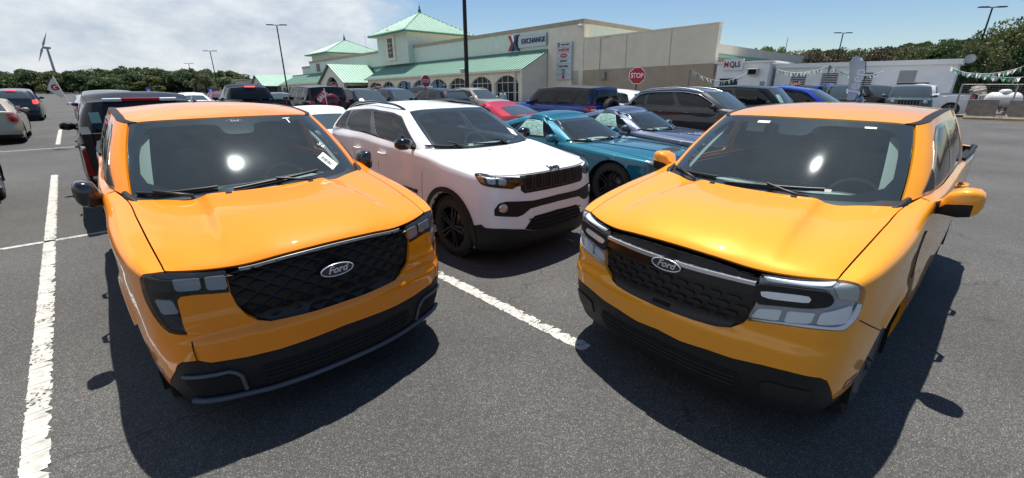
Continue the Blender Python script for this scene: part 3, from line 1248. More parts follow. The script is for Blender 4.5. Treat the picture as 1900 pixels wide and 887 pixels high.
def arcade(y0, n, pitch, wid, glazed, gable=False):
    x0, x1 = CX + .25, CX + .65
    y_end = y0 + n * pitch
    outline = [(y0 - .4, -.4), (y_end, -.4), (y_end, 3.44), (y0 - .4, 3.44)]
    holes = []
    for k in range(n):
        a = y0 + k * pitch + (pitch - wid) / 2
        holes.append([(a, 0.0)] + [(a, 2.25)] + arch_pts(a, a + wid, 2.25, 3.05)[1:-1] + [(a + wid, 2.25), (a + wid, 0.0)])
    V, F = fill2d(np.array(outline), [np.array(h) for h in holes], .6)
    mb = MB().add([(x0, p[0], p[1]) for p in V], [tuple(map(int, f))[::-1] for f in F])
    for h in holes:      # reveals
        m = len(h)
        P = [(x0, a, b) for a, b in h] + [(x1, a, b) for a, b in h]
        mb.add(P, [(i, (i + 1) % m, (i + 1) % m + m, i + m) for i in range(m)])
    w = mb.build('arcade_wall', CREAM, STORE, fix=False)
    if not glazed:
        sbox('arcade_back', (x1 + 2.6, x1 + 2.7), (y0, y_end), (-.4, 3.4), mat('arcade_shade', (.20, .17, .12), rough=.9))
        return
    for h in holes:
        ys = [p[0] for p in h]
        a, b = min(ys), max(ys)
        g = MB().add([(x1 - .08, p[0], p[1]) for p in h], [tuple(range(len(h)))])
        g = g.build('arched_window', WGLASS, STORE, fix=False)
        fm = MB()
        for k in range(1, 4):
            y = a + (b - a) * k / 4
            zt = 2.25 + .8 * (1 - ((y - (a + b) / 2) / ((b - a) / 2)) ** 2)
            fm.box((x1 - .12, y, zt / 2), (.08, .07, zt))
        for z in (.02, 1.12, 2.25):
            fm.box((x1 - .12, (a + b) / 2, z), (.085, b - a, .075))
        ap = arch_pts(a, b, 2.25, 3.05)
        fm.tube([(x1 - .12, p[0], p[1]) for p in ap], .045, 4)
        for y in (a + .03, b - .03): fm.box((x1 - .12, y, 1.12), (.08, .07, 2.25))
        fm.build('glazing_bars', WFRAME, g)
    for k in range(n + 1):
        y = y0 + k * pitch
        sbox('pier', (x0 - .10, x0 - .002), (y - .22, y + .22), (-.4, 2.3), CREAM)


arcade(37.7, 8, 4.72, 4.0, True)
arcade(87.0, 8, 4.3, 3.1, False)
dp = MB().tube([(CX - .1, 38.4, 3.4), (CX + .1, 38.4, 3.0), (CX + .1, 38.4, .2)], .09, 8)
dp.build('downpipe', WFRAME, STORE)
# entrance gable, projecting
gx = -7.6
ga, gb_ = 77.0, 88.0
gm_, gz0, gz1 = (ga + gb_) / 2, 3.35, 6.35
out = [(ga + .5, -.6), (gb_ - .5, -.6), (gb_ - .5, gz0 - .05), (gm_, gz1 - .25), (ga + .5, gz0 - .05)]
hole = [(gm_ - 2.6, 0), (gm_ - 2.6, 2.7)] + arch_pts(gm_ - 2.6, gm_ + 2.6, 2.7, 4.2)[1:-1] + [(gm_ + 2.6, 2.7), (gm_ + 2.6, 0)]
V, F = fill2d(np.array(out), [np.array(hole)], .7)
mb = MB().add([(gx, p[0], p[1]) for p in V], [tuple(map(int, f))[::-1] for f in F])
n_ = len(hole)
mb.add([(gx, a, b) for a, b in hole] + [(gx + .6, a, b) for a, b in hole], [(i, (i + 1) % n_, (i + 1) % n_ + n_, i + n_) for i in range(n_)])
mb.build('entrance_gable', mat('stucco_white', (.80, .75, .66), rough=.9, noise=.06, nscale=2), STORE, fix=False)
roof_plane('gable_roof', [(gx - .35, ga - .3, gz0 - .25), (.0, ga - .3, gz0 - .25), (.0, gm_, gz1), (gx - .35, gm_, gz1)], .5)
roof_plane('gable_roof', [(gx - .35, gb_ + .3, gz0 - .25), (.0, gb_ + .3, gz0 - .25), (.0, gm_, gz1), (gx - .35, gm_, gz1)], .5)
g = MB().add([(gx + 2.0, a, b) for a, b in hole], [tuple(range(len(hole)))]).build('entrance_glass', WGLASS, STORE, fix=False)
fm = MB()
for k in range(-2, 3): fm.box((gx + 1.95, gm_ + k * 1.0, 1.9), (.08, .09, 3.8 if abs(k) < 2 else 3.0))
for z in (.1, 2.7, 3.4): fm.box((gx + 1.95, gm_, z), (.085, 5.1, .09))
fm.build('glazing_bars', WFRAME, g)
for y in (ga + .9, ga + 2.4, gb_ - .9, gb_ - 2.4):
    MB().lathe([(-.6, .28), (2.9, .25), (3.0, .34), (3.2, .34)], (gx + .3, y, 0), 'Z', 12).build('porch_column', CREAM, STORE)
for y in (ga + .6, gb_ - .6):
    sbox('porch_side', (gx + .6, -.1), (y - .15, y + .15), (2.6, 3.3), CREAM)
# far left gable porch and low wing
ga2 = 124.5
out = [(ga2, -1), (ga2 + 11, -1), (ga2 + 11, 3.6), (ga2 + 5.5, 6.1), (ga2, 3.6)]
hole2 = [(ga2 + 2.2, -.9), (ga2 + 2.2, 2.2)] + arch_pts(ga2 + 2.2, ga2 + 8.8, 2.2, 4.2)[1:-1] + [(ga2 + 8.8, 2.2), (ga2 + 8.8, -.9)]
V, F = fill2d(np.array(out), [np.array(hole2)], .8)
mb = MB().add([(-7, p[0], p[1]) for p in V], [tuple(map(int, f))[::-1] for f in F])
n_ = len(hole2)
mb.add([(-7, a, b) for a, b in hole2] + [(-6.2, a, b) for a, b in hole2], [(i, (i + 1) % n_, (i + 1) % n_ + n_, i + n_) for i in range(n_)])
mb.build('far_gable', MATS['stucco_white'], STORE, fix=False)
roof_plane('gable_roof', [(-7.4, ga2 - .3, 3.45), (3, ga2 - .3, 3.45), (3, ga2 + 5.5, 6.25), (-7.4, ga2 + 5.5, 6.25)], .55)
roof_plane('gable_roof', [(-7.4, ga2 + 11.3, 3.45), (3, ga2 + 11.3, 3.45), (3, ga2 + 5.5, 6.25), (-7.4, ga2 + 5.5, 6.25)], .55)
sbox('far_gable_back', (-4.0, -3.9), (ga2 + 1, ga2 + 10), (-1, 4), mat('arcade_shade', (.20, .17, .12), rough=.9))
sbox('low_wing', (-6.5, 16), (ga2 + 11.05, 186), (-2, 5.2), mat('stucco_grey', (.70, .66, .60), rough=.9, noise=.07, nscale=.9))
sbox('low_wing_coping', (-6.6, 16.1), (ga2 + 11.06, 186.1), (5.202, 5.45), COPE)


def roof_tower(y0, y1, x0, x1, zb, ze, za, m_wall, win=None, ov=1.1):
    """Square tower with hipped metal roof, finial and a window on its front."""
    sbox('tower_wall', (x0, x1), (y0, y1), (zb, ze - .25), m_wall)
    sbox('tower_cornice', (x0 - ov * .55, x1 + ov * .55), (y0 - ov * .55, y1 + ov * .55), (ze - .25, ze + .05), CREAM)
    X0, X1, Y0, Y1 = x0 - ov, x1 + ov, y0 - ov, y1 + ov
    xm, ym = (X0 + X1) / 2, (Y0 + Y1) / 2
    ap = (xm, ym, za)
    tr = MB().add([(X0, Y0, ze), (X0, Y1, ze), (X1, Y1, ze), (X1, Y0, ze), ap, (X0, Y0, ze - .22), (X0, Y1, ze - .22), (X1, Y1, ze - .22), (X1, Y0, ze - .22)],
                  [(0, 1, 4), (1, 2, 4), (2, 3, 4), (3, 0, 4), (0, 5, 6, 1), (1, 6, 7, 2), (2, 7, 8, 3), (3, 8, 5, 0), (5, 8, 7, 6)])
    t = tr.build('tower_roof', GREENR, STORE)
    fas = MB()
    for a, b in (((X0, Y0), (X0, Y1)), ((X0, Y1), (X1, Y1)), ((X1, Y1), (X1, Y0)), ((X1, Y0), (X0, Y0))):
        fas.tube([(a[0], a[1], ze - .1), (b[0], b[1], ze - .1)], .14, 4)
    for cx, cy in ((X0, Y0), (X0, Y1), (X1, Y0), (X1, Y1)):
        fas.tube([(cx, cy, ze), (xm, ym, za + .03)], .10, 5)
    fas.build('roof_trim', mat('trim_green', (.07, .26, .18), rough=.5), t)
    sm = MB()
    def seam(p, q):
        p, q = Vector(p), Vector(q)
        if (q - p).length > .3: sm.tube([p + Vector((0, 0, .03)), q + Vector((0, 0, .03))], .07, 4, caps=False)
    k = int((Y1 - Y0) / .55)
    for i in range(1, k):
        y = Y0 + (Y1 - Y0) * i / k; f = 1 - abs((y - ym) / ((Y1 - Y0) / 2))
        for X in (X0, X1): seam((X, y, ze), (X + (xm - X) * f, y, ze + (za - ze) * f))
    k = int((X1 - X0) / .55)
    for i in range(1, k):
        x = X0 + (X1 - X0) * i / k; f = 1 - abs((x - xm) / ((X1 - X0) / 2))
        for Y in (Y0, Y1): seam((x, Y, ze), (x, Y + (ym - Y) * f, ze + (za - ze) * f))
    so = sm.build('standing_seams', GREENS, t); so['kind'] = 'stuff'
    MB().lathe([(-.2, .35), (.1, .22), (.35, .30), (.6, .10), (.85, .16), (1.0, .05), (1.5, .02)], (xm, ym, za), 'Z', 10).build('finial', mat('finial_green', (.05, .18, .13), rough=.5), t)
    if win:
        yc, zc, ww, hh = win
        fr = sbox('tower_window_surround', (x0 - .22, x0 - .01), (yc - ww * .95, yc + ww * .95), (zc - hh * .66, zc + hh * .72), CREAM)
        wn_ = sbox('tower_window', (x0 - .26, x0 - .221), (yc - ww / 2, yc + ww / 2), (zc - hh / 2, zc + hh / 2), WGLASS)
        bm_ = MB()
        for k in range(1, 4): bm_.box((x0 - .28, yc, zc - hh / 2 + hh * k / 4), (.05, ww, .08))
        bm_.box((x0 - .28, yc, zc), (.05, .08, hh))
        bm_.build('glazing_bars', WFRAME, wn_)
        MB().tube([(x0 - .3, yc - ww * 1.1, zc + hh * .80), (x0 - .3, yc, zc + hh * .93), (x0 - .3, yc + ww * 1.1, zc + hh * .80)], .12, 6).build('window_hood', COPE, STORE)


roof_tower(66.5, 76.5, -1.0, 11.0, 5.9, 10.75, 14.5, MINT, win=(71.8, 8.5, 1.5, 3.0))
roof_tower(101.5, 111.5, .6, 13.0, 6, 10.0, 13.2, MINT, win=None)
wn_ = sbox('wing_window', (-.06, -.01), (106, 108), (6.2, 7.9), WGLASS)
sbox('window_sill', (-.25, -.061), (105.4, 108.6), (5.95, 6.18), CREAM)
for y, h in ((98.5, 13.5),):
    MB().tube([(8, y, 8), (8, y, h)], .03, 6).build('roof_mast', COPE, STORE)
# EXCHANGE sign
SIGNB = mat('sign_steel', (.40, .46, .50), rough=.35, metal=.6)
sg = sbox('store_sign', (-.28, -.03), (37.25, 41.9), (6.35, 7.75), SIGNB)
def store_text(name, body, y, z, size, m, width=None, parent=None, x=-.30, depth=.05):
    # faces -x; reading direction runs from +y to -y
    t = text_mesh(body, size, depth=depth, bold=size * .02, width=width)
    M = Matrix(((0, 0, -1, x), (-1, 0, 0, y), (0, 1, 0, z), (0, 0, 0, 1)))
    return put_mesh(name, t, m, parent or STORE, M)
store_text('sign_lettering', 'EXCHANGE', 39.35, 7.02, .80, mat('letter_navy', (.03, .06, .09), rough=.3), width=3.9, parent=sg)
xa, xz = 42.7, 7.0
for pts, mm, nm in (([(.95, 1.1), (.45, 1.1), (-.05, .0), (.45, -1.1), (.95, -1.1), (.40, 0)], mat('x_red', (.30, .02, .035), rough=.4), 'sign_letter_x'),
                    ([(.40, 1.1), (.20, 1.1), (-.12, .18), (-.02, .0)], mat('x_white', (.75, .75, .75), rough=.4), 'sign_letter_x'),
                    ([(-.35, 1.1), (-.95, 1.1), (-.38, 0), (-.95, -1.1), (-.35, -1.1), (-.02, -.35), (.18, -1.0), (.40, -1.1), (-.08, .0)], mat('x_blue', (.03, .06, .13), rough=.4), 'sign_letter_x')):
    V, F = fill2d(np.array(pts), [], .8)
    mb = MB().add([(-.42, xa + p[0] * .95, xz + p[1] * .80) for p in V], [tuple(map(int, f))[::-1] for f in F])
    b = [(xa + p[0] * .95, xz + p[1] * .80) for p in pts]; k = len(b)
    mb.add([(-.42, a, c) for a, c in b] + [(-.04, a, c) for a, c in b], [(i, (i + 1) % k, (i + 1) % k + k, i + k) for i in range(k)])
    mb.build(nm, mm, STORE, fix=False)
# food court board
bdm = mat('board_grey', (.52, .56, .60), rough=.4, metal=.2)
by0, by1 = 33.3, 35.5
bd = sbox('tenant_board', (-.42, -.12), (by0, by1), (2.45, 6.45), bdm)
hs = (6.45 - 2.45) / 7
for k in range(1, 7):
    sbox('board_divider', (-.44, -.421), (by0 + .03, by1 - .03), (2.45 + hs * k - .02, 2.45 + hs * k + .02), mat('divider_grey', (.26, .28, .30), rough=.5), bd)
bc = (by0 + by1) / 2
bt = lambda body, k, size, m, wdt=None, dy=0.: store_text('board_lettering', body, bc + dy, 2.45 + hs * (k + .5), size, m, wdt, bd, x=-.45, depth=.012)
navy = mat('ink_navy', (.02, .02, .08), rough=.5)
bt('X', 6, .62, navy, .36, .75); bt('FOOD COURT', 6, .2, navy, 1.2, -.2)
bt('POPEYES', 5, .4, mat('ink_orange', (.62, .07, .03), rough=.5), 1.55)
V_ = oval(bc, 2.45 + hs * 4.5, .52, .21, 24)
ov = MB().add([(-.445, a, b) for a, b in V_], [tuple(range(24))[::-1]]).build('board_oval', mat('ink_crimson', (.35, .02, .05), rough=.5), bd, fix=False)
bt("CHARLEYS", 4, .17, PAPER(), .78)
bt('SUBWAY', 3, .28, mat('ink_green', (.04, .16, .09), rough=.5), 1.1)
bt('TACO BELL', 2, .26, INK(), 1.5)
V_ = oval(bc, 2.45 + hs * 1.5, .19, .23, 20)
MB().tube([(-.45, a, b) for a, b in V_] + [(-.45, V_[0][0], V_[0][1])], .05, 4, caps=False).build('board_roundel', MATS['ink_green'], bd)
sbox('board_mark', (-.45, -.421), (bc - .18, bc + .18), (2.45 + hs * .18, 2.45 + hs * .85), mat('ink_red', (.5, .03, .03), rough=.5), bd)
sbox('meter_box', (-.4, -.11), (28.7, 29.4), (2.3, 3.1), mat('meter_grey', (.30, .28, .24), rough=.6, metal=.4))
MB().tube([(-.14, 28.4, 6.5), (-.14, 29.6, 6.4), (-.14, 29.6, 3.3)], .03, 5).build('conduit', mat('conduit_grey', (.35, .33, .28), rough=.6), STORE)
MB().lathe([(-.2, .02), (-.1, .18), (.1, .18), (.2, .02)], (-.35, 32.3, 7.9), 'Z', 12).build('camera_dome', WFRAME, STORE)

# ------------------------------------------------------------------ right-hand yard: office, trailer, barriers, tanks
def lbox(mb, a, b, z, bev=0):
    c = lot((a[0] + a[1]) / 2, (b[0] + b[1]) / 2, (z[0] + z[1]) / 2)
    mb.box(tuple(c), (b[1] - b[0], a[1] - a[0], z[1] - z[0]), rz=LOT, bev=bev)
    return mb


WH = mat('siding_white', (.80, .81, .80), rough=.6, noise=.05, nscale=1.2, bump=.1, bscale=8)
def yard_box(name, a, b, z, m, parent, bev=0):
    return MB().box(((b[0] + b[1]) / 2, (a[0] + a[1]) / 2, (z[0] + z[1]) / 2), (b[1] - b[0], a[1] - a[0], z[1] - z[0]), bev=bev).build(name, m, parent)

OFF = empty('office_cabin', (0, 0, 0), LOT, 'small white office cabin with framed letter sign and window air conditioner', 'cabin')
yard_box('wall', (12.6, 16.8), (41.2, 47), (0, 3.55), WH, OFF)
yard_box('roof', (12.4, 17.0), (41.0, 47.2), (3.552, 3.7), mat('roof_white', (.78, .78, .76), rough=.6), OFF)
sb = yard_box('sign_board', (14.6, 16.2), (41.02, 41.19), (3.0, 3.9), mat('sign_white', (.72, .72, .72), rough=.5), OFF)
for body, dy, mm in (('M', .55, mat('ink_dark_red', (.35, .02, .02), rough=.5)), ('QLS', -.15, mat('ink_dark', (.03, .03, .05), rough=.5))):
    t = text_mesh(body, .62, depth=.01, bold=.015, width=.36 if body == 'M' else .85)
    put_mesh('sign_lettering', t, mm, sb, Matrix(((0, 0, -1, 41.0), (-1, 0, 0, 15.4 + dy), (0, 1, 0, 3.45), (0, 0, 0, 1))))
ac = yard_box('air_conditioner', (13.3, 14.1), (40.7, 41.19), (2.6, 3.1), mat('ac_grey', (.45, .45, .42), rough=.6), OFF, .03)
yard_box('ac_grille', (13.4, 14.0), (40.68, 40.70), (2.66, 3.04), VOID(), ac)
yard_box('window', (14.9, 16.4), (41.15, 41.19), (1.5, 2.35), WGLASS, OFF)
yard_box('door', (12.75, 13.1), (41.15, 41.19), (0, 2.1), mat('door_grey', (.28, .29, .30), rough=.6), OFF)

TRL = empty('trailer_office', (0, 0, 0), LOT, 'long white office trailer with louvred vents, grey door and bright roof edge', 'trailer')
yard_box('wall', (1.6, 12.3), (42.0, 45.2), (.55, 3.1), mat('trailer_wall', (.74, .76, .77), rough=.55, noise=.05, nscale=2), TRL)
yard_box('roof_edge', (1.45, 12.35), (41.8, 45.4), (3.102, 3.42), mat('roof_white', (.78, .78, .76), rough=.6), TRL)
yard_box('skirt', (1.7, 12.2), (42.1, 45.1), (0, .549), mat('skirt_grey', (.25, .26, .26), rough=.7), TRL)
for a0 in (10.1, 8.0, 5.9):
    v = yard_box('vent', (a0, a0 + 1.0), (41.95, 41.99), (1.75, 2.65), VOID(), TRL)
    for k in range(7):
        yard_box('louvre', (a0, a0 + 1.0), (41.90, 41.949), (1.78 + .125 * k, 1.83 + .125 * k), WFRAME, v)
yard_box('door', (3.55, 4.45), (41.95, 41.99), (.6, 2.75), mat('door_grey', (.28, .29, .30), rough=.6), TRL)
MB().lathe([(.05, .0), (.0, .27), (-.03, .28)], (41.9, 1.15, 3.4), 'X', 20).build('satellite_dish', mat('dish_grey', (.45, .45, .45), rough=.5), TRL)
MB().tube([(42.0, 1.6, 3.2), (41.9, 1.15, 3.4)], .025, 6).build('dish_arm', mat('dish_grey', (.45, .45, .45), rough=.5), TRL)

CONC = mat('barrier_concrete', (.25, .225, .20), rough=.9, noise=.22, nscale=4, bump=.4, bscale=40)
seen = ['beside the yard gate', 'in front of the white gas tanks', 'below the wire fence']
bar_proto = None
for k in range(9):
    a = -.1 - 1.62 * k
    mb = MB()
    sec = [(-.42, 0), (.42, 0), (.38, .12), (.22, .35), (.18, 1.05), (-.18, 1.05), (-.22, .35), (-.38, .12)]
    mb.prism(sec, -.62, .62, lambda x, z, d: (x, d, z))
    p = lot(a, 36.9)
    o = mb.build('concrete_barrier', CONC, None, loc=tuple(p), rot=(0, 0, LOT + random.uniform(-.05, .05)))
    tag(o, 'weathered concrete barrier block in the row along the yard fence', 'barrier', 'concrete barriers along the yard fence')
kb = MB().box((0, -7, .06), (.25, 15, .12))
tag(kb.build('kerb', mat('kerb_yellow', (.50, .36, .16), rough=.8, noise=.25, nscale=3), None, loc=tuple(lot(0, 36.2)), rot=(0, 0, LOT)), kind='structure')
fen = empty('wire_fence', tuple(lot(1.0, 37.6)), LOT, 'low wire mesh fence with pale posts behind the concrete barriers', 'fence')
for k in range(8):
    MB().tube([(0, -2.2 * k, 0), (0, -2.2 * k, 1.9)], .04, 8).build('post', mat('fence_galv', (.38, .38, .37), rough=.5, metal=.5), fen)
for z in (.15, .95, 1.85):
    MB().tube([(0, 0, z), (0, -15.4, z)], .022, 6).build('rail', MATS['fence_galv'], fen)
wm = MB()
for k in range(128): wm.box((0, -.06 - .12 * k, 1.0), (.006, .006, 1.7))
for k in range(14): wm.box((0, -7.7, .18 + .12 * k), (.006, 15.4, .006))
wo = wm.build('wire_mesh', MATS['fence_galv'], fen); wo['kind'] = 'stuff'
for k, (a, b, r, ln) in enumerate(((-.9, 41.5, .42, 1.1), (-2.9, 41.0, .46, 1.3))):
    tk = empty('gas_tank', tuple(lot(a, b)), LOT, ['smaller white gas tank on stand behind the fence beside the trailer', 'larger white gas tank with domed cover next to brown rubble'][k], 'tank')
    h = ln / 2
    prof = [(-h - r * .7, .0), (-h - r * .55, r * .55), (-h - r * .25, r * .88), (-h, r), (h, r), (h + r * .25, r * .88), (h + r * .55, r * .55), (h + r * .7, 0)]
    MB().lathe(prof, (0, 0, r + .55), 'Y', 20).build('shell', mat('tank_white', (.68, .68, .66), rough=.4, noise=.05, nscale=3), tk)
    MB().lathe([(0, .28), (.15, .28), (.22, .18), (.24, 0)], (0, 0, r * 2 + .5), 'Z', 14).build('dome_cover', MATS['tank_white'], tk)
    for y in (-h * .7, h * .7): MB().box((0, y, .35), (r * 1.2, .12, .7)).build('leg', mat('fence_galv', (.38, .38, .37), rough=.5, metal=.5), tk)
def rubble(a, b, n, rad, hh, label, col, seed):
    rg = random.Random(seed)
    t = empty('rubble_heap', tuple(lot(a, b)), 0, label, 'rubble')
    mm = mat('rubble_' + str(seed), col, rough=.95, noise=.3, nscale=5, bump=.5, bscale=20)
    for i in range(n):
        an, q = rg.uniform(0, 6.28), rg.random() ** .6
        x, y = math.cos(an) * rad * q, math.sin(an) * rad * q
        s = rg.uniform(.18, .5)
        z = (1 - q) * hh + s * .2
        M = (Matrix.Rotation(rg.uniform(0, 6), 3, 'Z') @ Matrix.Rotation(rg.uniform(0, 6), 3, 'X'))
        MB().box((x, y, z), (s * 1.6, s * 1.2, s), mtx=M, bev=s * .18).build('rock', mm, t)
rubble(.4, 43.2, 40, 2.6, 1.5, 'grey heap of broken stone at the end of the trailer', (.30, .27, .23), 3)
rubble(-5.2, 41.2, 34, 1.7, 1.3, 'brown heap of rubble next to the larger gas tank', (.30, .21, .13), 4)
# ------------------------------------------------------------------ the two orange pickups
POSE_L = (-1.002, 2.294, 0.76781)
POSE_R = (0.863, 2.265, -0.8737)


def truck_ridge(x, y, t):
    # broad raised centre with a soft step that runs forward and fades, and a slight hollow outboard of it
    edge = 0.50 - 0.095 * t
    stp = 1 / (1 + np.exp((x - edge) / 0.011))
    hol = np.exp(-((x - edge - 0.09) / 0.075) ** 2)
    return (0.024 * stp - 0.012 * hol) * np.clip((t - 0.04) / 0.45, 0, 1)


TRUCK = dict(
    cols=[(0, 0), (.25, .010), (.45, .045), (.60, .080), (.71, .115), (.79, .170), (.845, .255), (.876, .36), (.897, .50), (.919, .90),
          (.906, 1.25), (.902, 1.45), (.904, 1.8), (.906, 2.5), (.906, 3.2), (.908, 3.5), (.921, 3.97), (.902, 4.5), (.876, 4.9), (.80, 5.02), (.5, 5.065), (0, 5.07)],
    top=[(0, .055, 1.012), (.25, .062, 1.006), (.45, .105, .987), (.60, .155, .993), (.69, .20, 1.004), (.745, .237, 1.015), (.752, .30, 1.033), (.757, .40, 1.060),
         (.762, .53, 1.088), (.770, .90, 1.150), (.780, 1.245, 1.198), (.822, 1.45, 1.232), (.845, 1.8, 1.235), (.848, 2.5, 1.237), (.848, 3.2, 1.24), (.86, 3.5, 1.245),
         (.875, 3.97, 1.25), (.868, 4.5, 1.25), (.85, 4.9, 1.25), (.78, 5.0, 1.25), (.5, 5.04, 1.25), (0, 5.05, 1.25)],
    zl=[.20, .30, .40, .50, .56, .61, .635, .66, .75, .85, .93],
    pf=[.10, .06, .03, .015, .006, 0, .006, .030, .030, .033, .042],
    ps=[.07, .03, .012, .004, 0, 0, 0, 0, .001, .004, .008],
    pr=[.1, .03, 0, 0, 0, 0, 0, 0.01, .015, .015, .015], sh=(.09, .84),
    fc=5, rc=10, cowl=(1.035, 1.172), crown=0.022, roll=0.03, ridge=truck_ridge,
    gh=[((0, 1.07, 1.165), (0, 1.75, 1.64)), ((.40, 1.10, 1.168), (.33, 1.765, 1.638)), ((.66, 1.21, 1.178), (.55, 1.81, 1.63)), ((.748, 1.30, 1.195), (.628, 1.865, 1.619)),
        ((.815, 1.43, 1.228), (.672, 1.95, 1.628)), ((.838, 1.75, 1.232), (.685, 2.15, 1.652)), ((.843, 2.4, 1.235), (.69, 2.5, 1.675)), ((.843, 3.1, 1.238), (.68, 3.05, 1.685)),
        ((.835, 3.36, 1.245), (.655, 3.25, 1.68)), ((.74, 3.44, 1.245), (.58, 3.33, 1.675)), ((.4, 3.47, 1.245), (.33, 3.36, 1.69)), ((0, 3.48, 1.245), (0, 3.37, 1.70))],
    ia=3, ic=8, rcrown=0.03, bulge=0.022, gH=0.55)


# the load bed is a little narrower than the cab
for _i, (_x, _y) in enumerate(TRUCK['cols']):
    _k = float(np.interp(_y, [2.0, 3.2, 4.0, 5.1], [1, .945, .915, .875])) if _i > 9 else 1.0
    TRUCK['cols'][_i] = (_x * _k, _y if _y < 3.98 else 3.98 + (_y - 3.98) * .8)
    _t = TRUCK['top'][_i]
    TRUCK['top'][_i] = (_t[0] * _k, _t[1] if _t[1] < 3.98 else 3.98 + (_t[1] - 3.98) * .8, _t[2])
TRUCK['gh'] = [((b[0] * float(np.interp(b[1], [2.0, 3.2], [1, .945])), b[1], b[2]), (t[0] * float(np.interp(t[1], [2.0, 3.2], [1, .97])), t[1], t[2])) for b, t in TRUCK['gh']]


def z3(*q): return [(190 + .3607 * a, 440 + .3607 * b) for a, b in q]
def z4(*q): return [(480 + .3833 * a, 380 + .3833 * b) for a, b in q]
def z5(*q): return [(1060 + .4282 * a, 380 + .4282 * b) for a, b in q]
def z6(*q): return [(1360 + .3495 * a, 480 + .3495 * b) for a, b in q]


def sym(half):
    """Close a half outline (u >= 0, from centre top round to centre bottom) over the centre line."""
    h = np.asarray(half, float)
    m = h[::-1].copy(); m[:, 0] *= -1
    return np.concatenate([h, m])


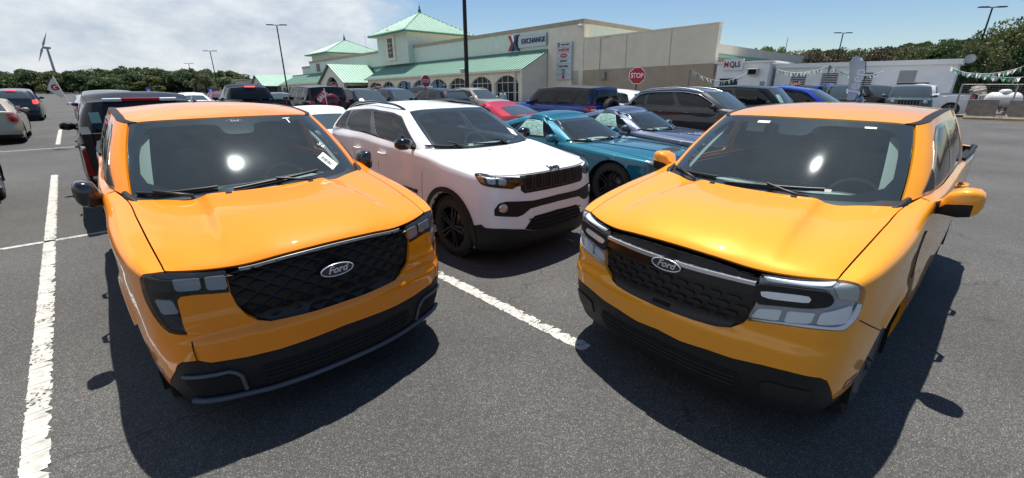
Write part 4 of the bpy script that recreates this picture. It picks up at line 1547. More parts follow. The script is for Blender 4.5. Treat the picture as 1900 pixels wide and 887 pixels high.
def build_truck(kind, pose, label, body, group):
    c = Car(TRUCK)
    root = empty('pickup_truck', (pose[0], pose[1], 0), pose[2], label, 'pickup truck', group)
    W, H, G, RF = c.wall, c.hood, c.gh, c.roof
    ob = lambda n, o, m, **k: panel(W, o, n, m, root, **k)
    arches = [(.90, .36, .405), (3.976, .36, .405)]
    # dark inner shell behind every shut line
    panel(W, shell_outline(c, [(.90, .36, .40), (3.976, .36, .40)], .205), 'body_shell', VOID(), root, res=.09, off=-.028, edge=0)
    hd = np.array([(-H._d[1] * .985, .01), (H._d[1] * .985, .01), (H._d[1] * .985, H._d[3] * .985), (-H._d[1] * .985, H._d[3] * .985)])
    panel(H, hd, 'engine_bay_cover', VOID(), root, res=.1, off=-.03, edge=0)
    # bonnet
    x1, L = H._d[1], H._d[3]
    hood_o = [(-x1 + .006, .012), (x1 - .006, .012), (x1 - .005, L - .012), (-x1 + .005, L - .012)]
    hd = panel(H, hood_o, 'bonnet', body, root, res=.022, edge=.02)
    # underlying silhouettes of the front, from the photograph
    f = 0.0
    if kind == 'L':
        P = lambda q: c.px(q, pose, -1, umax=2.2) * [-1, 1]
        head = P(z3((192, 225), (196, 205), (212, 190), (250, 186), (320, 184), (430, 179), (560, 173), (628, 171), (640, 200), (653, 270), (655, 284), (560, 293), (470, 298),
                    (402, 308), (386, 325), (390, 352), (410, 420), (445, 498), (400, 501), (345, 492), (300, 455), (260, 400), (222, 330), (203, 275)))
        gr = P(z3((634, 174), (640, 200), (660, 290), (692, 352), (742, 397), (800, 428)) + [(503, 596), (545, 587), (587, 576.5), (620, 566), (634, 561)])
        blk = P(z3((365, 772), (370, 700), (384, 660), (410, 643), (495, 634), (520, 640), (560, 646)) + [(460, 662), (520, 647.4), (580, 627), (641, 603)])
        gr_top = [(0.0, c.vt - .004), (.20, c.vt - .004), (.40, c.vt - .004)]
    else:
        P = lambda q: c.px(q, pose, 1, umax=2.2)
        head = P(z6((155, 84), (250, 89), (400, 101), (555, 109), (620, 119), (680, 141), (705, 165), (700, 215), (685, 265), (665, 310), (630, 355), (590, 384), (480, 379),
                    (330, 361), (170, 339), (80, 325), (86, 300), (118, 240), (128, 180), (140, 110)))
        gr = P([(1414, 511), (1405, 530), (1399, 560), (1389, 590), (1378, 601), (1355.5, 608), (1330, 606), (1290, 595), (1240, 577), (1226, 572)])
        blk = P(z6((530, 748), (522, 700), (500, 648), (460, 632), (300, 600), (150, 563), (0, 530)) + [(1310, 648), (1260, 632), (1222, 612)])
        gr_top = [(0.0, c.vt - .004), (.20, c.vt - .004), (.40, c.vt - .004)]
    gr[:, 0] = np.maximum(gr[:, 0], 0); blk[:, 0] = np.maximum(blk[:, 0], 0)
    gr[-1, 0] = 0; blk[-1, 0] = 0
    gh_half = np.array([(0.0, c.vt - .004), (.2, c.vt - .004), (.38, c.vt - .004)] + [tuple(p) for p in gr])
    gr_out = sym(gh_half)
    # ---- painted bumper skin: between black valance, grille, lamps and the seam to the wing
    ihl = head
    lamp_low = min(ihl, key=lambda p: p[1])
    arch_f = c.side(c.arch(.90, .36, .405, n=44, z0=.30))
    seam_z = .69 if kind == 'R' else .66
    am = [p for p in arch_f if W(np.array([p[0]]), np.array([p[1]]))[0, 1] < .9]
    am = sorted(am, key=lambda p: p[1])
    am = [p for p in am if p[1] < seam_z - .01]
    if kind == 'L':
        lamp_edge = [p for p in head[14:19]][::1]            # inner lower leg, then the tip
        lamp_run = list(head[10:13]) + list(head[13:18]) + list(head[18:22])
        out_low = head[21]
    else:
        lamp_run = list(head[16:9:-1])
        lamp_run = [head[15], head[14], head[13], head[12], head[11], head[10], head[9]]
    seam = [am[-1]] if am else []
    low = blk.copy()
    tipz = low[0, 1]
    # the outline runs: centre of grille foot -> grille edge -> lamp edge -> seam -> arch -> black edge -> centre
    grev = gr[::-1]
    if kind == 'L':
        top_run = [tuple(p) for p in grev[:-1]] + [tuple(p) for p in lamp_run]
    else:
        top_run = [tuple(p) for p in grev[:-2]] + [tuple(p) for p in lamp_run]
    arch_run = [tuple(p) for p in am[::-1] if p[1] > tipz + .0]
    bump_half = np.array(top_run + arch_run + [tuple(p) for p in low])
    g = .004
    def ledge(Pp, Nn, Vu):
        # the cheek beside the grille stands back above a crisp step
        z, x = Pp[:, 2], np.abs(Pp[:, 0])
        st_ = 1 / (1 + np.exp((z - .775) / .006))
        return Pp + Nn * (.012 * st_ * np.clip((z - .60) / .08, 0, 1) * np.clip((x - .42) / .05, 0, 1) * np.clip((.80 - x) / .06, 0, 1))[:, None]
    bumper = ob('front_bumper', sym(bump_half), body, res=.02, edge=.02, disp=ledge)
    for s in (1, -1):     # joints between centre bumper and corner pieces, washer jets
        if kind == 'L':
            jt = P(z3((450, 500), (468, 560), (492, 632)))
        else:
            jt = P(z6((672, 328), (735, 360), (798, 388)))
        panel(W, strip_poly(lerp_poly(jt, 8), .006), 'bumper_joint', VOID(), root, res=.05, off=.0075 if kind == 'L' else .002, edge=0, mirror=s < 0)
        p = H(np.array([s * .27]), np.array([H._d[3] - .045]))[0]
        MB().box((p[0], p[1], p[2] + .004), (.035, .022, .012), bev=.004).build('washer_jet', BLK(), root)
    # ---- black valance below
    arch_low = [tuple(p) for p in sorted([p for p in arch_f if W(np.array([p[0]]), np.array([p[1]]))[0, 1] < .9 and p[1] < tipz - .01], key=lambda p: -p[1])]
    ue = low[0, 0]
    val_half = np.array([tuple(p) for p in low[::-1]] + arch_low + [(ue + .03, .26), (ue - .10, .235), (ue - .25, .215), (.35, .205), (0, .205)])
    val_half[:, 1] -= np.where(np.arange(len(val_half)) < len(low), .006, 0)
    val = ob('lower_bumper', sym(val_half), BLK(), res=.035, off=-.004, edge=.03)
    # lower air intake and its bars
    ink = np.array([(-.46, .27), (.46, .27), (.50, .33), (.47, .405), (-.47, .405), (-.50, .33)])
    it = panel(W, ink, 'air_intake', VOID(), root, res=.06, off=-.001, edge=0)
    for zz in (.305, .338, .371):
        mb = MB().tube(surf_bar(W, [(x, zz) for x in np.linspace(-.46, .46, 13)], .007, .002), .007, 5)
        mb.build('intake_bar', BLK(), it)
    for xx in (-.3, -.1, .1, .3):
        mb = MB().tube(surf_bar(W, [(xx, z) for z in (.275, .34, .40)], .006, .0), .006, 5)
        mb.build('intake_bar', BLK(), it)
    for s in (1, -1):
        if kind == 'L':
            pk = round_poly(np.array([(.60, .295), (.82, .315), (.86, .40), (.84, .425), (.62, .415), (.585, .37)]), 2, .2)
            q = panel(W, pk, 'fog_pocket', VOID(), root, res=.05, off=-.001, edge=0, mirror=s < 0)
            tr = [(.57, .27), (.575, .38), (.61, .432), (.85, .445)]
            mb = MB().tube(surf_bar(W, [(s * a, b) for a, b in lerp_poly(tr, 12)], .01, .004), .011, 6)
            mb.build('pocket_trim', mat('trim_grey', (.10, .105, .115), rough=.45), q)
        else:
            pk = round_poly(np.array([(.585, .30), (.80, .32), (.83, .43), (.585, .42)]), 2, .15)
            panel(W, pk, 'fog_panel', mat('black_plastic_smooth', (.010, .010, .011), rough=.55), root, res=.05, off=.004, edge=.008, mirror=s < 0)
    if kind == 'L':   # silver-blue skid lip
        lp = [(x, .222 + .06 * max(0, abs(x) - .45) / .45) for x in np.linspace(-.86, .86, 31)]
        mb = MB().tube(surf_bar(W, lp, .02, .012), .017, 8)
        mb.build('skid_lip', mat('lip_grey', (.07, .08, .10), rough=.45), root)
    # ---- grille
    gp = panel(W, gr_out, 'grille', mat('grille_black', (.007, .007, .008), rough=.5), root, res=.05, off=-.022, edge=.0)
    gpoly = gr_out * [1, 1]
    if kind == 'L':
        m1 = mat('grille_scale', (.009, .009, .010), rough=.42, spec=.35)
        nrow, ncol = 6, 15
        zlo, zhi = .60, c.vt
        dv, du = .056, .118
        r = 0
        vv = .685
        while vv < c.vt - .01:
            for k in range(-6, 7):
                uc = k * du + (du / 2 if r % 2 else 0)
                pts = np.array([(uc - .056, vv), (uc, vv + .034), (uc + .056, vv), (uc, vv - .034)])
                ins = inside(np.concatenate([pts * [.97, 1], [[uc, vv]]]), gr_out)
                if not ins[4] or ins[:4].sum() < 3: continue
                cz = np.clip(pts, [-2, .21], [2, c.vt - .002])
                A = W(cz[:, 0], cz[:, 1]) + normals(W, cz[:, 0], cz[:, 1]) * -.020
                cen = W(np.array([uc, uc]), np.array([vv + .020, vv - .012])); n_ = normals(W, np.array([uc, uc]), np.array([vv, vv]))
                tp = cen[0] + n_[0] * -.002
                lo = cen[1] + n_[1] * -.016
                mb = MB().add([*A, tp, lo], [(0, 5, 4), (5, 2, 4), (2, 1, 4), (1, 0, 4), (0, 3, 5), (3, 2, 5)])
                mb.build('scale', m1, gp, fix=False)
            r += 1
            vv += dv / 1.42
        bar = [(u, c.vt - .034) for u in np.linspace(-.47, .47, 33)]
        tb = panel(W, strip_poly(bar, .020), 'grille_bar', mat('bar_grey', (.36, .37, .38), rough=.4, metal=.3), root, res=.04, off=.008, edge=.02)
        et, ez = W(np.array([0.]), np.array([.868]))[0], .868
    else:
        m1 = mat('grille_slot', (.010, .010, .011), rough=.45)
        for r_, vv in enumerate([.645, .69, .735, .78, .825]):
            for k in range(-5, 6):
                uc = k * .095 + (.0475 if r_ % 2 else 0)
                o = round_poly(np.array([(uc - .036, vv - .008), (uc + .036, vv - .008), (uc + .030, vv + .014), (uc - .030, vv + .014)]), 1, .2)
                if inside(o, gr_out).sum() < len(o): continue
                panel(W, o, 'grille_cell', m1, gp, res=.05, off=-.009, edge=.012)
        for k in range(-5, 6):
            uc = k * .085
            o = round_poly(np.array([(uc - .034, 1.022), (uc + .034, 1.022), (uc + .03, 1.052), (uc - .03, 1.052)]), 1, .2)
            if inside(o, gr_out).sum() < len(o): continue
            panel(W, o, 'grille_cell', m1, gp, res=.05, off=-.010, edge=.01)
        bz = [(-.47, .937), (-.30, .935), (-.12, .931), (0, .930), (.12, .931), (.30, .935), (.47, .937)]
        bar = lerp_poly(bz, 25)
        panel(W, strip_poly(bar, .026), 'grille_bar', mat('bar_bright', (.62, .63, .65), rough=.16, metal=.55), root, res=.03, off=.012, edge=.035)
        bl = bar.copy(); bl[:, 1] -= .040
        panel(W, strip_poly(bl, .046), 'grille_band', BLKG(), root, res=.04, off=.004, edge=.03)
        ez = .905
    # ---- oval badge
    eu, ev = np.array([0.]), np.array([ez])
    ep, en = W(eu, ev)[0], normals(W, eu, ev)[0]
    en = np.array([0, en[1], en[2] * .4])
    en /= np.linalg.norm(en)
    sc = .86 if kind == 'L' else .82
    M = frame_mtx(ep + en * .012, en)
    bd = MB().prism(oval(0, 0, .115 * sc, .046 * sc), -.02, .006, lambda a, b, d: (a, b, d)).mesh('badge')
    badge = put_mesh('badge', bd, mat('badge_navy', (.006, .008, .016), rough=.15, coat=1), root, M)
    rg = MB()
    rg.tube([(a, b, .007) for a, b in oval(0, 0, .109 * sc, .041 * sc)] + [(.109 * sc, 0, .007)], .0038, 6, caps=False)
    put_mesh('badge_ring', rg.mesh('badge_ring'), mat('badge_silver', (.72, .73, .75), rough=.25, metal=.6), badge, M)
    tx = text_mesh('Ford', .068 * sc, shear=.35, depth=.002, bold=.0012)
    put_mesh('badge_lettering', tx, MATS['badge_silver'], badge, M @ Matrix.Translation((0, .002, .008)))
    # ---- headlamps
    for s in (1, -1):
        mir = s < 0
        hp = panel(W, head, 'headlight', mat('lamp_black', (.008, .008, .009), rough=.3) if kind == 'L' else mat('lamp_grey', (.38, .41, .45), rough=.18, metal=.45), root, res=.03, off=-.016, edge=.006, mirror=mir)
        if kind == 'L':
            for q, mm, o in (([(352, 218), (494, 212), (510, 274), (371, 284)], REFL(), -.006), ([(522, 210), (630, 200), (647, 268), (537, 277)], REFL(), -.006),
                             ([(258, 324), (352, 328), (392, 398), (300, 402)], REFL(), -.008), ([(302, 412), (398, 407), (432, 485), (352, 478)], mat('lamp_blue_grey', (.04, .05, .075), rough=.2), -.008),
                             ([(228, 238), (342, 222), (362, 284), (245, 284)], mat('lamp_dim', (.10, .105, .10), rough=.2, metal=.6), -.008)):
                panel(W, round_poly(P(z3(*q)), 1, .12), 'reflector', mm, hp, res=.03, off=o, edge=.008, mirror=mir)
            panel(W, head, 'lens', SMOKE(), hp, res=.03, off=.001, edge=.01, mirror=mir)
        else:
            arm = P(z6((112, 130), (300, 150), (480, 170), (525, 190), (537, 225), (510, 255), (400, 265), (250, 250), (112, 238)))
            for q, mm, o in (([(92, 312), (135, 268), (262, 276), (238, 334)], REFL(), -.006), ([(290, 282), (440, 292), (412, 350), (268, 340)], REFL(), -.006),
                             ([(470, 292), (640, 250), (640, 290), (600, 350), (442, 354)], REFL(), -.006), ([(162, 90), (552, 114), (515, 146), (185, 122)], mat('lamp_drl', (.80, .86, .93), rough=.1, metal=.15), -.003), ([(88, 321), (240, 338), (400, 354), (560, 366), (600, 352), (650, 285), (675, 240), (690, 245), (672, 300), (632, 350), (590, 381), (480, 376), (330, 358), (170, 336)], mat('lamp_drl', (.80, .86, .93), rough=.1, metal=.15), -.002),
                             ([(570, 122), (660, 145), (680, 175), (668, 225), (565, 215), (545, 165)], mat('lamp_pale', (.42, .44, .42), rough=.3, metal=.3), -.004)):
                panel(W, round_poly(P(z6(*q)), 1, .1), 'reflector', mm, hp, res=.03, off=o, edge=.008, mirror=mir)
            aa = panel(W, round_poly(arm, 1, .2), 'lamp_arm', BLK(), hp, res=.03, off=.008, edge=.022, mirror=mir)
            lmp = P(z6((148, 168), (400, 196), (416, 215), (400, 234), (200, 212), (152, 196)))
            panel(W, round_poly(lmp, 1, .15), 'projector', REFL(), hp, res=.03, off=.011, edge=.004, mirror=mir)
            panel(W, head, 'lens', LENS(), hp, res=.03, off=.0035, edge=.012, mirror=mir)
        # ---- wings
        uA = c.side([(1.425, .60)])[0, 0]
        fcu = c.U[5]
        rear = c.side([(1.425, 1.0), (1.425, .75), (1.425, .45), (1.38, .30)])
        archp = c.side(c.arch(.90, .36, .405, n=44, z0=.30))
        archp = [tuple(p) for p in archp if not (p[0] < c.side([(.9, .6)])[0, 0] and p[1] < seam_z)] + [tuple(am[-1])]
        if kind == 'L':
            edge_run = [head[21], head[22], head[23], head[0], head[1], head[2], head[3]]
        else:
            edge_run = [head[9], head[8], head[7], head[6], head[5], head[4]]
        edge_run = [tuple(p) for p in edge_run]
        wing = [(u, c.vt - .002) for u in np.linspace(c.U[5] + .012, c.U[11] - .03, 14)] + [tuple(p) for p in rear] + [tuple(p) for p in archp] + edge_run
        def flare(Pp, Nn, Vu):
            d = np.hypot(Pp[:, 1] - .90, Pp[:, 2] - .36) - .405
            return Pp + Nn * (.014 * np.exp(-(np.maximum(d - .035, 0) / .022) ** 2) * np.clip((Pp[:, 2] - .3) / .2, 0, 1))[:, None]
        panel(W, wing, 'wing', body, root, res=.022, edge=.02, mirror=mir, disp=flare)
        if kind == 'R':
            vt_ = c.side([(1.25, 1.05), (1.325, 1.06), (1.285, .80), (1.245, .78)])
            panel(W, vt_, 'wing_vent', BLKG(), root, res=.04, off=.006, edge=.01, mirror=mir)
            mk = c.side([(.37, .40), (.46, .42), (.47, .455), (.375, .445)])
            panel(W, mk, 'side_marker', mat('marker_red', (.22, .02, .012), rough=.25, coat=1), root, res=.05, off=.004, edge=.008, mirror=mir)
        else:
            mk = c.side([(.36, .405), (.44, .415), (.45, .45), (.365, .44)])
            panel(W, mk, 'side_marker', mat('marker_grey', (.35, .25, .18), rough=.25, coat=1), root, res=.05, off=.004, edge=.008, mirror=mir)
        # ---- doors, sill, bed side
        def sidepanel(name, pts, m_, **k):
            return panel(W, c.side(pts), name, m_, root, mirror=mir, **k)
        d1 = sidepanel('front_door', [(1.433, 1.25), (1.436, .40), (2.385, .40), (2.388, 1.25)], body, res=.05, edge=.02)
        d2 = sidepanel('rear_door', [(2.394, 1.25), (2.392, .40), (3.22, .40), (3.40, .62), (3.37, .95), (3.36, 1.25)], body, res=.05, edge=.02)
        for dr, yy in ((d1, 2.20), (d2, 3.18)):
            p = W(*c.side([(yy, 1.06)]).T)[0]
            mb = MB()
            mb.tube([(s * (p[0] + .0), yy - .12, 1.06), (s * (p[0] + .042), yy - .09, 1.063), (s * (p[0] + .046), yy + .02, 1.065), (s * p[0], yy + .06, 1.065)], [.016, .017, .017, .014], 8)
            mb.build('handle', BLK() if kind == 'L' else body, dr)
        sidepanel('sill', [(1.33, .385), (1.33, .215), (3.55, .215), (3.55, .385)], BLK(), res=.08, edge=.02)
        ar = c.arch(3.976, .36, .405, z0=.30)
        bs = [(3.375, 1.25), (3.38, .95), (3.415, .62), (3.40, .395), (3.56, .395)] + [(a, b) for a, b in ar[::-1] if b > .395] + [(4.40, .395), (4.65, .42), (4.74, .75), (4.74, 1.25)]
        sidepanel('bed_side', bs, body, res=.06, edge=.02)
        cap = W(np.linspace(c.U[15] - .1, c.U[18], 12), np.full(12, c.vt))
        mb = MB().tube([(s * p[0], p[1], p[2] + .004) for p in cap], .02, 8)
        mb.build('bed_rail_cap', BLK(), root)
        for wy in (.90, 3.976):
            # liner
            ln = MB()
            V_, F_ = [], []
            for i, a in enumerate(np.linspace(-.35, math.pi + .35, 18)):
                for x in ((.60, .885) if wy < 2 else (.55, .81)):
                    V_.append((s * x, wy + .40 * math.cos(a), .36 + .40 * math.sin(a)))
            for i in range(17): F_.append((2 * i, 2 * i + 1, 2 * i + 3, 2 * i + 2))
            ln.add(V_, F_, True)
            ln.build('wheel_liner', VOID(), root)
            make_wheel(root, s * (.872 if wy < 2 else .80), wy, .358, .225, s, RIMB() if kind == 'L' else mat('rim_grey', (.09, .09, .095), rough=.35, metal=.6), 'five')
        # ---- tail lamp
        tl = sidepanel('tail_light', [(4.62, .85), (4.73, .85), (4.73, 1.15), (4.62, 1.15)], REDL(), res=.06, off=.004)
        # ---- A-pillar, side frame and glass
        u3, u4 = c.gU[3], c.gU[4]
        gd = (u3 + .004, c.gU[8] + .12, 0, c.gH)
        sg = lambda q: c.side(q, G, gd)
        w1 = round_poly(sg([(1.66, 1.262), (2.36, 1.262), (2.36, 1.60), (2.12, 1.588), (1.93, 1.53)]), 1, .08)
        w2 = round_poly(sg([(2.46, 1.262), (3.13, 1.27), (3.06, 1.55), (2.95, 1.605), (2.46, 1.615)]), 1, .08)
        fr = np.array([(u3 + .012, .004), (u3 + .012, c.gH), (c.gU[9] - .02, c.gH), (c.gU[9] - .02, .004)])
        panel(G, fr, 'cab_frame', body, root, res=.04, edge=.02, holes=[w1, w2], mirror=mir)
        surr = round_poly(sg([(1.52, 1.252), (3.20, 1.258), (3.10, 1.575), (2.97, 1.625), (2.10, 1.607), (1.90, 1.54)]), 1, .06)
        panel(G, surr, 'window_surround', BLKG(), root, res=.06, off=.004, edge=.006, holes=[w1, w2], mirror=mir)
        panel(G, w1, 'side_window', GS(), root, res=.08, off=.003, edge=0, mirror=mir)
        panel(G, w2, 'side_window', GP(), root, res=.08, off=.003, edge=0, mirror=mir)
        # inner pillar trim (pale, seen through the glass)
        q = np.array([(u3 - .125, .05), (u3 - .05, .05), (u3 - .05, c.gH - .04), (u3 - .135, c.gH - .06)])
        panel(G, q, 'pillar_trim', mat('pillar_fabric', (.24, .28, .26), rough=.8), root, res=.06, off=-.05, edge=0, mirror=mir)
        # ---- black roof channel
        yy = np.linspace(0.0, c.rL, 24)
        st = np.array([(c.rW - .050, v) for v in yy] + [(c.rW - .002, v) for v in yy[::-1]])
        panel(RF, st, 'roof_strip', BLK(), root, res=.05, off=.004, edge=.012, mirror=mir)
        # ---- mirror
        mx = MB()
        pts = []
        base = Vector((s * .845, 1.53, 1.13))
        sec = [(.86, .030, .030, 1.165), (.90, .055, .045, 1.175), (.925, .088, .072, 1.205), (.98, .096, .086, 1.216), (1.03, .088, .080, 1.222), (1.055, .065, .058, 1.226), (1.066, .03, .028, 1.228)]
        Vv, Ff = [], []
        nn = 20
        shf = -.05 if kind == 'L' else .015
        for (xx, ry, rz_, zc) in sec:
            xx = xx + shf * (xx - .86) / .2
            for k in range(nn):
                a = 2 * math.pi * k / nn
                ca, sa = math.cos(a), math.sin(a)
                e_ = .4
                Vv.append((s * xx, 1.545 + ry * math.copysign(abs(ca) ** e_, ca), zc + rz_ * math.copysign(abs(sa) ** e_, sa)))
        for i in range(len(sec) - 1):
            for k in range(nn):
                Ff.append((i * nn + k, (i + 1) * nn + k, (i + 1) * nn + (k + 1) % nn, i * nn + (k + 1) % nn))
        Ff.append(tuple(range((len(sec) - 1) * nn, len(sec) * nn)))
        if kind == 'L':
            mx.add(Vv, Ff, True)
            hs = mx.build('mirror', mat('mirror_black', (.012, .013, .016), rough=.22, coat=.5), root)
        else:
            up = [f_ for f_ in Ff if np.mean([Vv[i][2] - 1.205 for i in f_]) > 0 or np.mean([abs(Vv[i][0]) for i in f_]) > 1.02]
            lo_ = [f_ for f_ in Ff if f_ not in up]
            mx.add(Vv, up, True)
            hs = mx.build('mirror', body, root)
            m2 = MB().add(Vv, lo_, True)
            m2.build('mirror_base', BLK(), hs)
        gl = MB().box((s * (.945 if kind == 'L' else .985), 1.618, 1.214), (.085, .012, .10), bev=.005)
        gl.build('mirror_glass', CHROME(), hs)
        stem = MB().tube([(s * .80, 1.50, 1.15), (s * .87, 1.52, 1.155), (s * .95, 1.54, 1.17)], [.045, .034, .03], 10)
        stem.build('mirror_stem', BLK(), hs)
        sail = np.array(sg([(1.46, 1.25), (1.66, 1.25), (1.66, 1.37)]))
        panel(G, sail, 'mirror_sail', BLK(), root, res=.05, off=.008, edge=.01, mirror=mir)
        # cowl end cap
        cc = MB().tube([(s * .735, 1.19, 1.172), (s * .765, 1.27, 1.195), (s * .775, 1.35, 1.222)], [.020, .026, .016], 8)
        cc.build('cowl_cap', BLK(), root)
    # ---- windscreen: black border ring, glass, cowl
    u3 = c.gU[3]
    ws = np.array([(-u3 + .008, .0), (u3 - .008, .0), (u3 - .008, c.gH - .006), (-u3 + .008, c.gH - .006)])
    wi = round_poly(np.array([(-u3 + .075, .055), (u3 - .075, .055), (u3 - .085, c.gH - .045), (.14, c.gH - .045), (.10, c.gH - .13), (-.10, c.gH - .13), (-.14, c.gH - .045), (-u3 + .085, c.gH - .045)]), 2, .16)
    panel(G, ws, 'windscreen_border', mat('frit_black', (.010, .011, .012), rough=.1), root, res=.05, off=-.004, edge=0, holes=[wi])
    wg = panel(G, ws, 'windscreen', GW(), root, res=.05, off=.001, edge=.004)
    cw = MB()
    Vv, Ff = [], []
    for i, x in enumerate(np.linspace(-.76, .76, 25)):
        a = abs(x) / .76
        y0 = 1.00 + .235 * a ** 2.2
        y1 = 1.10 + .215 * a ** 2.2
        z0 = 1.135 + .045 * a
        Vv += [(x, y0, z0 - .01), (x, y0 + .05, z0 + .015), (x, y1, z0 + .035)]
    for i in range(24):
        for k in range(2): Ff.append((3 * i + k, 3 * i + 3 + k, 3 * i + 4 + k, 3 * i + 1 + k))
    cw.add(Vv, Ff, True).build('cowl', BLK(), root)
    for (a, b, e1, e2) in (((.30, -.015), (.06, .055), (-.20, .030), (.36, .075)), ((-.42, -.005), (-.60, .045), (-.70, .035), (-.28, .055))):
        gpt = lambda q, o: Vector(G(np.array([q[0]]), np.array([max(q[1], 0)]))[0]) + Vector(normals(G, np.array([q[0]]), np.array([max(q[1], .004)]))[0]) * o
        wp = MB()
        pv = gpt(a, .02)
        wp.tube([pv + Vector((0, 0, -.02)), pv + Vector((0, 0, .01)), gpt(((a[0] + b[0]) / 2, (a[1] + b[1]) / 2), .042), gpt(b, .032)], [.016, .014, .009, .008], 6)
        wo = wp.build('wiper', mat('wiper_black', (.012, .012, .013), rough=.45), root)
        bl = MB().tube([gpt((e1[0] + (e2[0] - e1[0]) * k, e1[1] + (e2[1] - e1[1]) * k), .014) for k in np.linspace(0, 1, 9)], .011, 6)
        bl.build('blade', MATS['wiper_black'], wo)
    # ---- roof
    x1, L = c.rW - .052, c.rL
    ro = [(-x1, .004), (x1, .004), (x1, L - .005), (-x1, L - .005)]
    def ribs(Pp, Nn, Vu):
        for xr in (-.36, -.12, .12, .36):
            d = np.exp(-((Vu[:, 0] - xr) / .012) ** 2) * np.clip((Vu[:, 1] - .30) / .1, 0, 1)
            Pp = Pp - Nn * (d * .004)[:, None]
        return Pp
    panel(RF, ro, 'roof', body, root, res=.03, edge=.012)
    ap = RF(np.array([0.]), np.array([L * .88]))[0]
    fin = MB()
    n_ = 9
    Vv, Ff = [], []
    for i, t in enumerate(np.linspace(0, 1, n_)):
        h = .065 * (t ** .75) * (1 if t < .93 else .75) + .004
        w = .034 * math.sin(math.pi * min(1, .18 + t * .62)) * 1.0
        y = ap[1] - .09 + .17 * t
        Vv += [(-w, y, ap[2] - .004), (-w * .55, y, ap[2] + h * .6), (0, y + .01, ap[2] + h), (w * .55, y, ap[2] + h * .6), (w, y, ap[2] - .004)]
    for i in range(n_ - 1):
        for k in range(4): Ff.append((5 * i + k, 5 * i + 5 + k, 5 * i + 6 + k, 5 * i + 1 + k))
    Ff.append(tuple(range(5 * n_ - 5, 5 * n_)))
    fin.add(Vv, Ff, True).build('antenna_fin', BLKG(), root)
    # rear of the cab and bed
    ur = c.gU[9]
    rw = np.array([(ur - .02, .004), (ur - .02, c.gH), (c.gU[-1], c.gH), (c.gU[-1], .004)])
    for mir in (False, True):
        panel(G, rw, 'rear_window', GP(), root, res=.08, edge=.01, mirror=mir)
    bed = MB()
    bed.box((0, 4.14, .62), (1.46, 1.30, .04))
    bed.box((0, 3.47, .90), (1.50, .04, .62))
    for s in (1, -1): bed.box((s * .735, 4.14, .90), (.05, 1.30, .62))
    bed.build('bed_liner', BLK(), root)
    tg = np.array([(c.U[18] + .03, .60), (c.U[-1], .60), (c.U[-1], c.vt), (c.U[18] + .03, c.vt)])
    for mir in (False, True):
        panel(W, tg, 'tailgate', body, root, res=.08, edge=.03, mirror=mir)
        rb = tg.copy(); rb[:, 1] = [.30, .30, .585, .585]
        panel(W, rb, 'rear_bumper', BLK(), root, res=.1, edge=.03, mirror=mir)
    fl = MB().box((0, 2.4, .30), (1.5, 3.6, .12))
    fl.box((0, .75, .55), (1.15, 1.0, .5))
    fl.box((0, .80, .86), (1.50, .95, .10))  # unseen slab, added to stop sun leaking through the bonnet gaps onto the ground
    fl.box((0, 1.30, .80), (1.62, .12, .5))
    fl.box((0, 4.2, .45), (1.1, 1.4, .14))
    fl.build('underbody', VOID(), root)
    # ---- cabin
    cab = MB()
    cab.box((0, 2.35, .50), (1.60, 2.10, .10))
    cab.box((0, 3.36, .85), (1.55, .08, .75))
    for s in (1, -1): cab.box((s * .80, 2.4, .86), (.06, 2.0, .70))
    cab.box((0, 1.33, .80), (1.5, .10, .55))
    cab.build('cabin_lining', INTD(), root)
    dash = MB()
    Vv, Ff = [], []
    for i, x in enumerate(np.linspace(-.74, .74, 17)):
        b = .02 * math.exp(-((x - .40) / .2) ** 2)
        Vv += [(x, 1.22 + .14 * (abs(x) / .74) ** 2, 1.14), (x, 1.45, 1.135 + b), (x, 1.72, 1.12 + b), (x, 1.78, 1.06 + b), (x, 1.74, .80)]
    for i in range(16):
        for k in range(4): Ff.append((5 * i + k, 5 * i + 5 + k, 5 * i + 6 + k, 5 * i + 1 + k))
    dash.add(Vv, Ff, True).build('dashboard', mat('dash_grey', (.33, .39, .39), rough=.62), root)
    scr = MB().box((0, 1.80, 1.09), (.26, .03, .14), bev=.01)
    scr.build('centre_screen', BLKG(), root)
    make_steering(root, .38, 1.95, 1.02, INTG())
    for s in (1, -1): make_seat(root, s * .38, 2.20, .72, INTD())
    bs = MB().box((0, 3.0, .72), (1.3, .5, .16), bev=.05)
    bs.box((0, 3.26, 1.05), (1.3, .14, .6), bev=.05)
    for x in (-.4, 0, .4): bs.box((x, 3.28, 1.42), (.24, .09, .16), bev=.04)
    bs.build('rear_bench', INTD(), root)
    hl = np.array([(-c.rW + .06, .05), (c.rW - .06, .05), (c.rW - .06, L - .04), (-c.rW + .06, L - .04)])
    panel(RF, hl, 'headliner', LINER(), root, res=.12, off=-.035, edge=0)
    rm = MB().box((0, 1.80, 1.545), (.24, .03, .065), bev=.012)
    rm.tube([(0, 1.80, 1.57), (0, 1.76, 1.61)], .012, 6)
    rm.build('rear_view_mirror', BLKG(), root)
    for s in (1, -1):
        vz = MB().box((s * .36, 1.95, 1.60), (.40, .17, .018), bev=.008, mtx=Matrix.Rotation(R_(-16), 3, 'X'))
        vz.build('sun_visor', LINER() if kind == 'R' else mat('visor_grey', (.2, .21, .2), rough=.8), root)
    # ---- things stuck on the glass
    def decal(name, u, v, w, h, m_, rot=0., off=.004):
        ca, sa = math.cos(rot), math.sin(rot)
        q = np.array([(u + ca * a - sa * b, v + sa * a + ca * b) for a, b in ((-w / 2, -h / 2), (w / 2, -h / 2), (w / 2, h / 2), (-w / 2, h / 2))])
        return panel(G, q, name, m_, root, res=.05, off=off, edge=0)
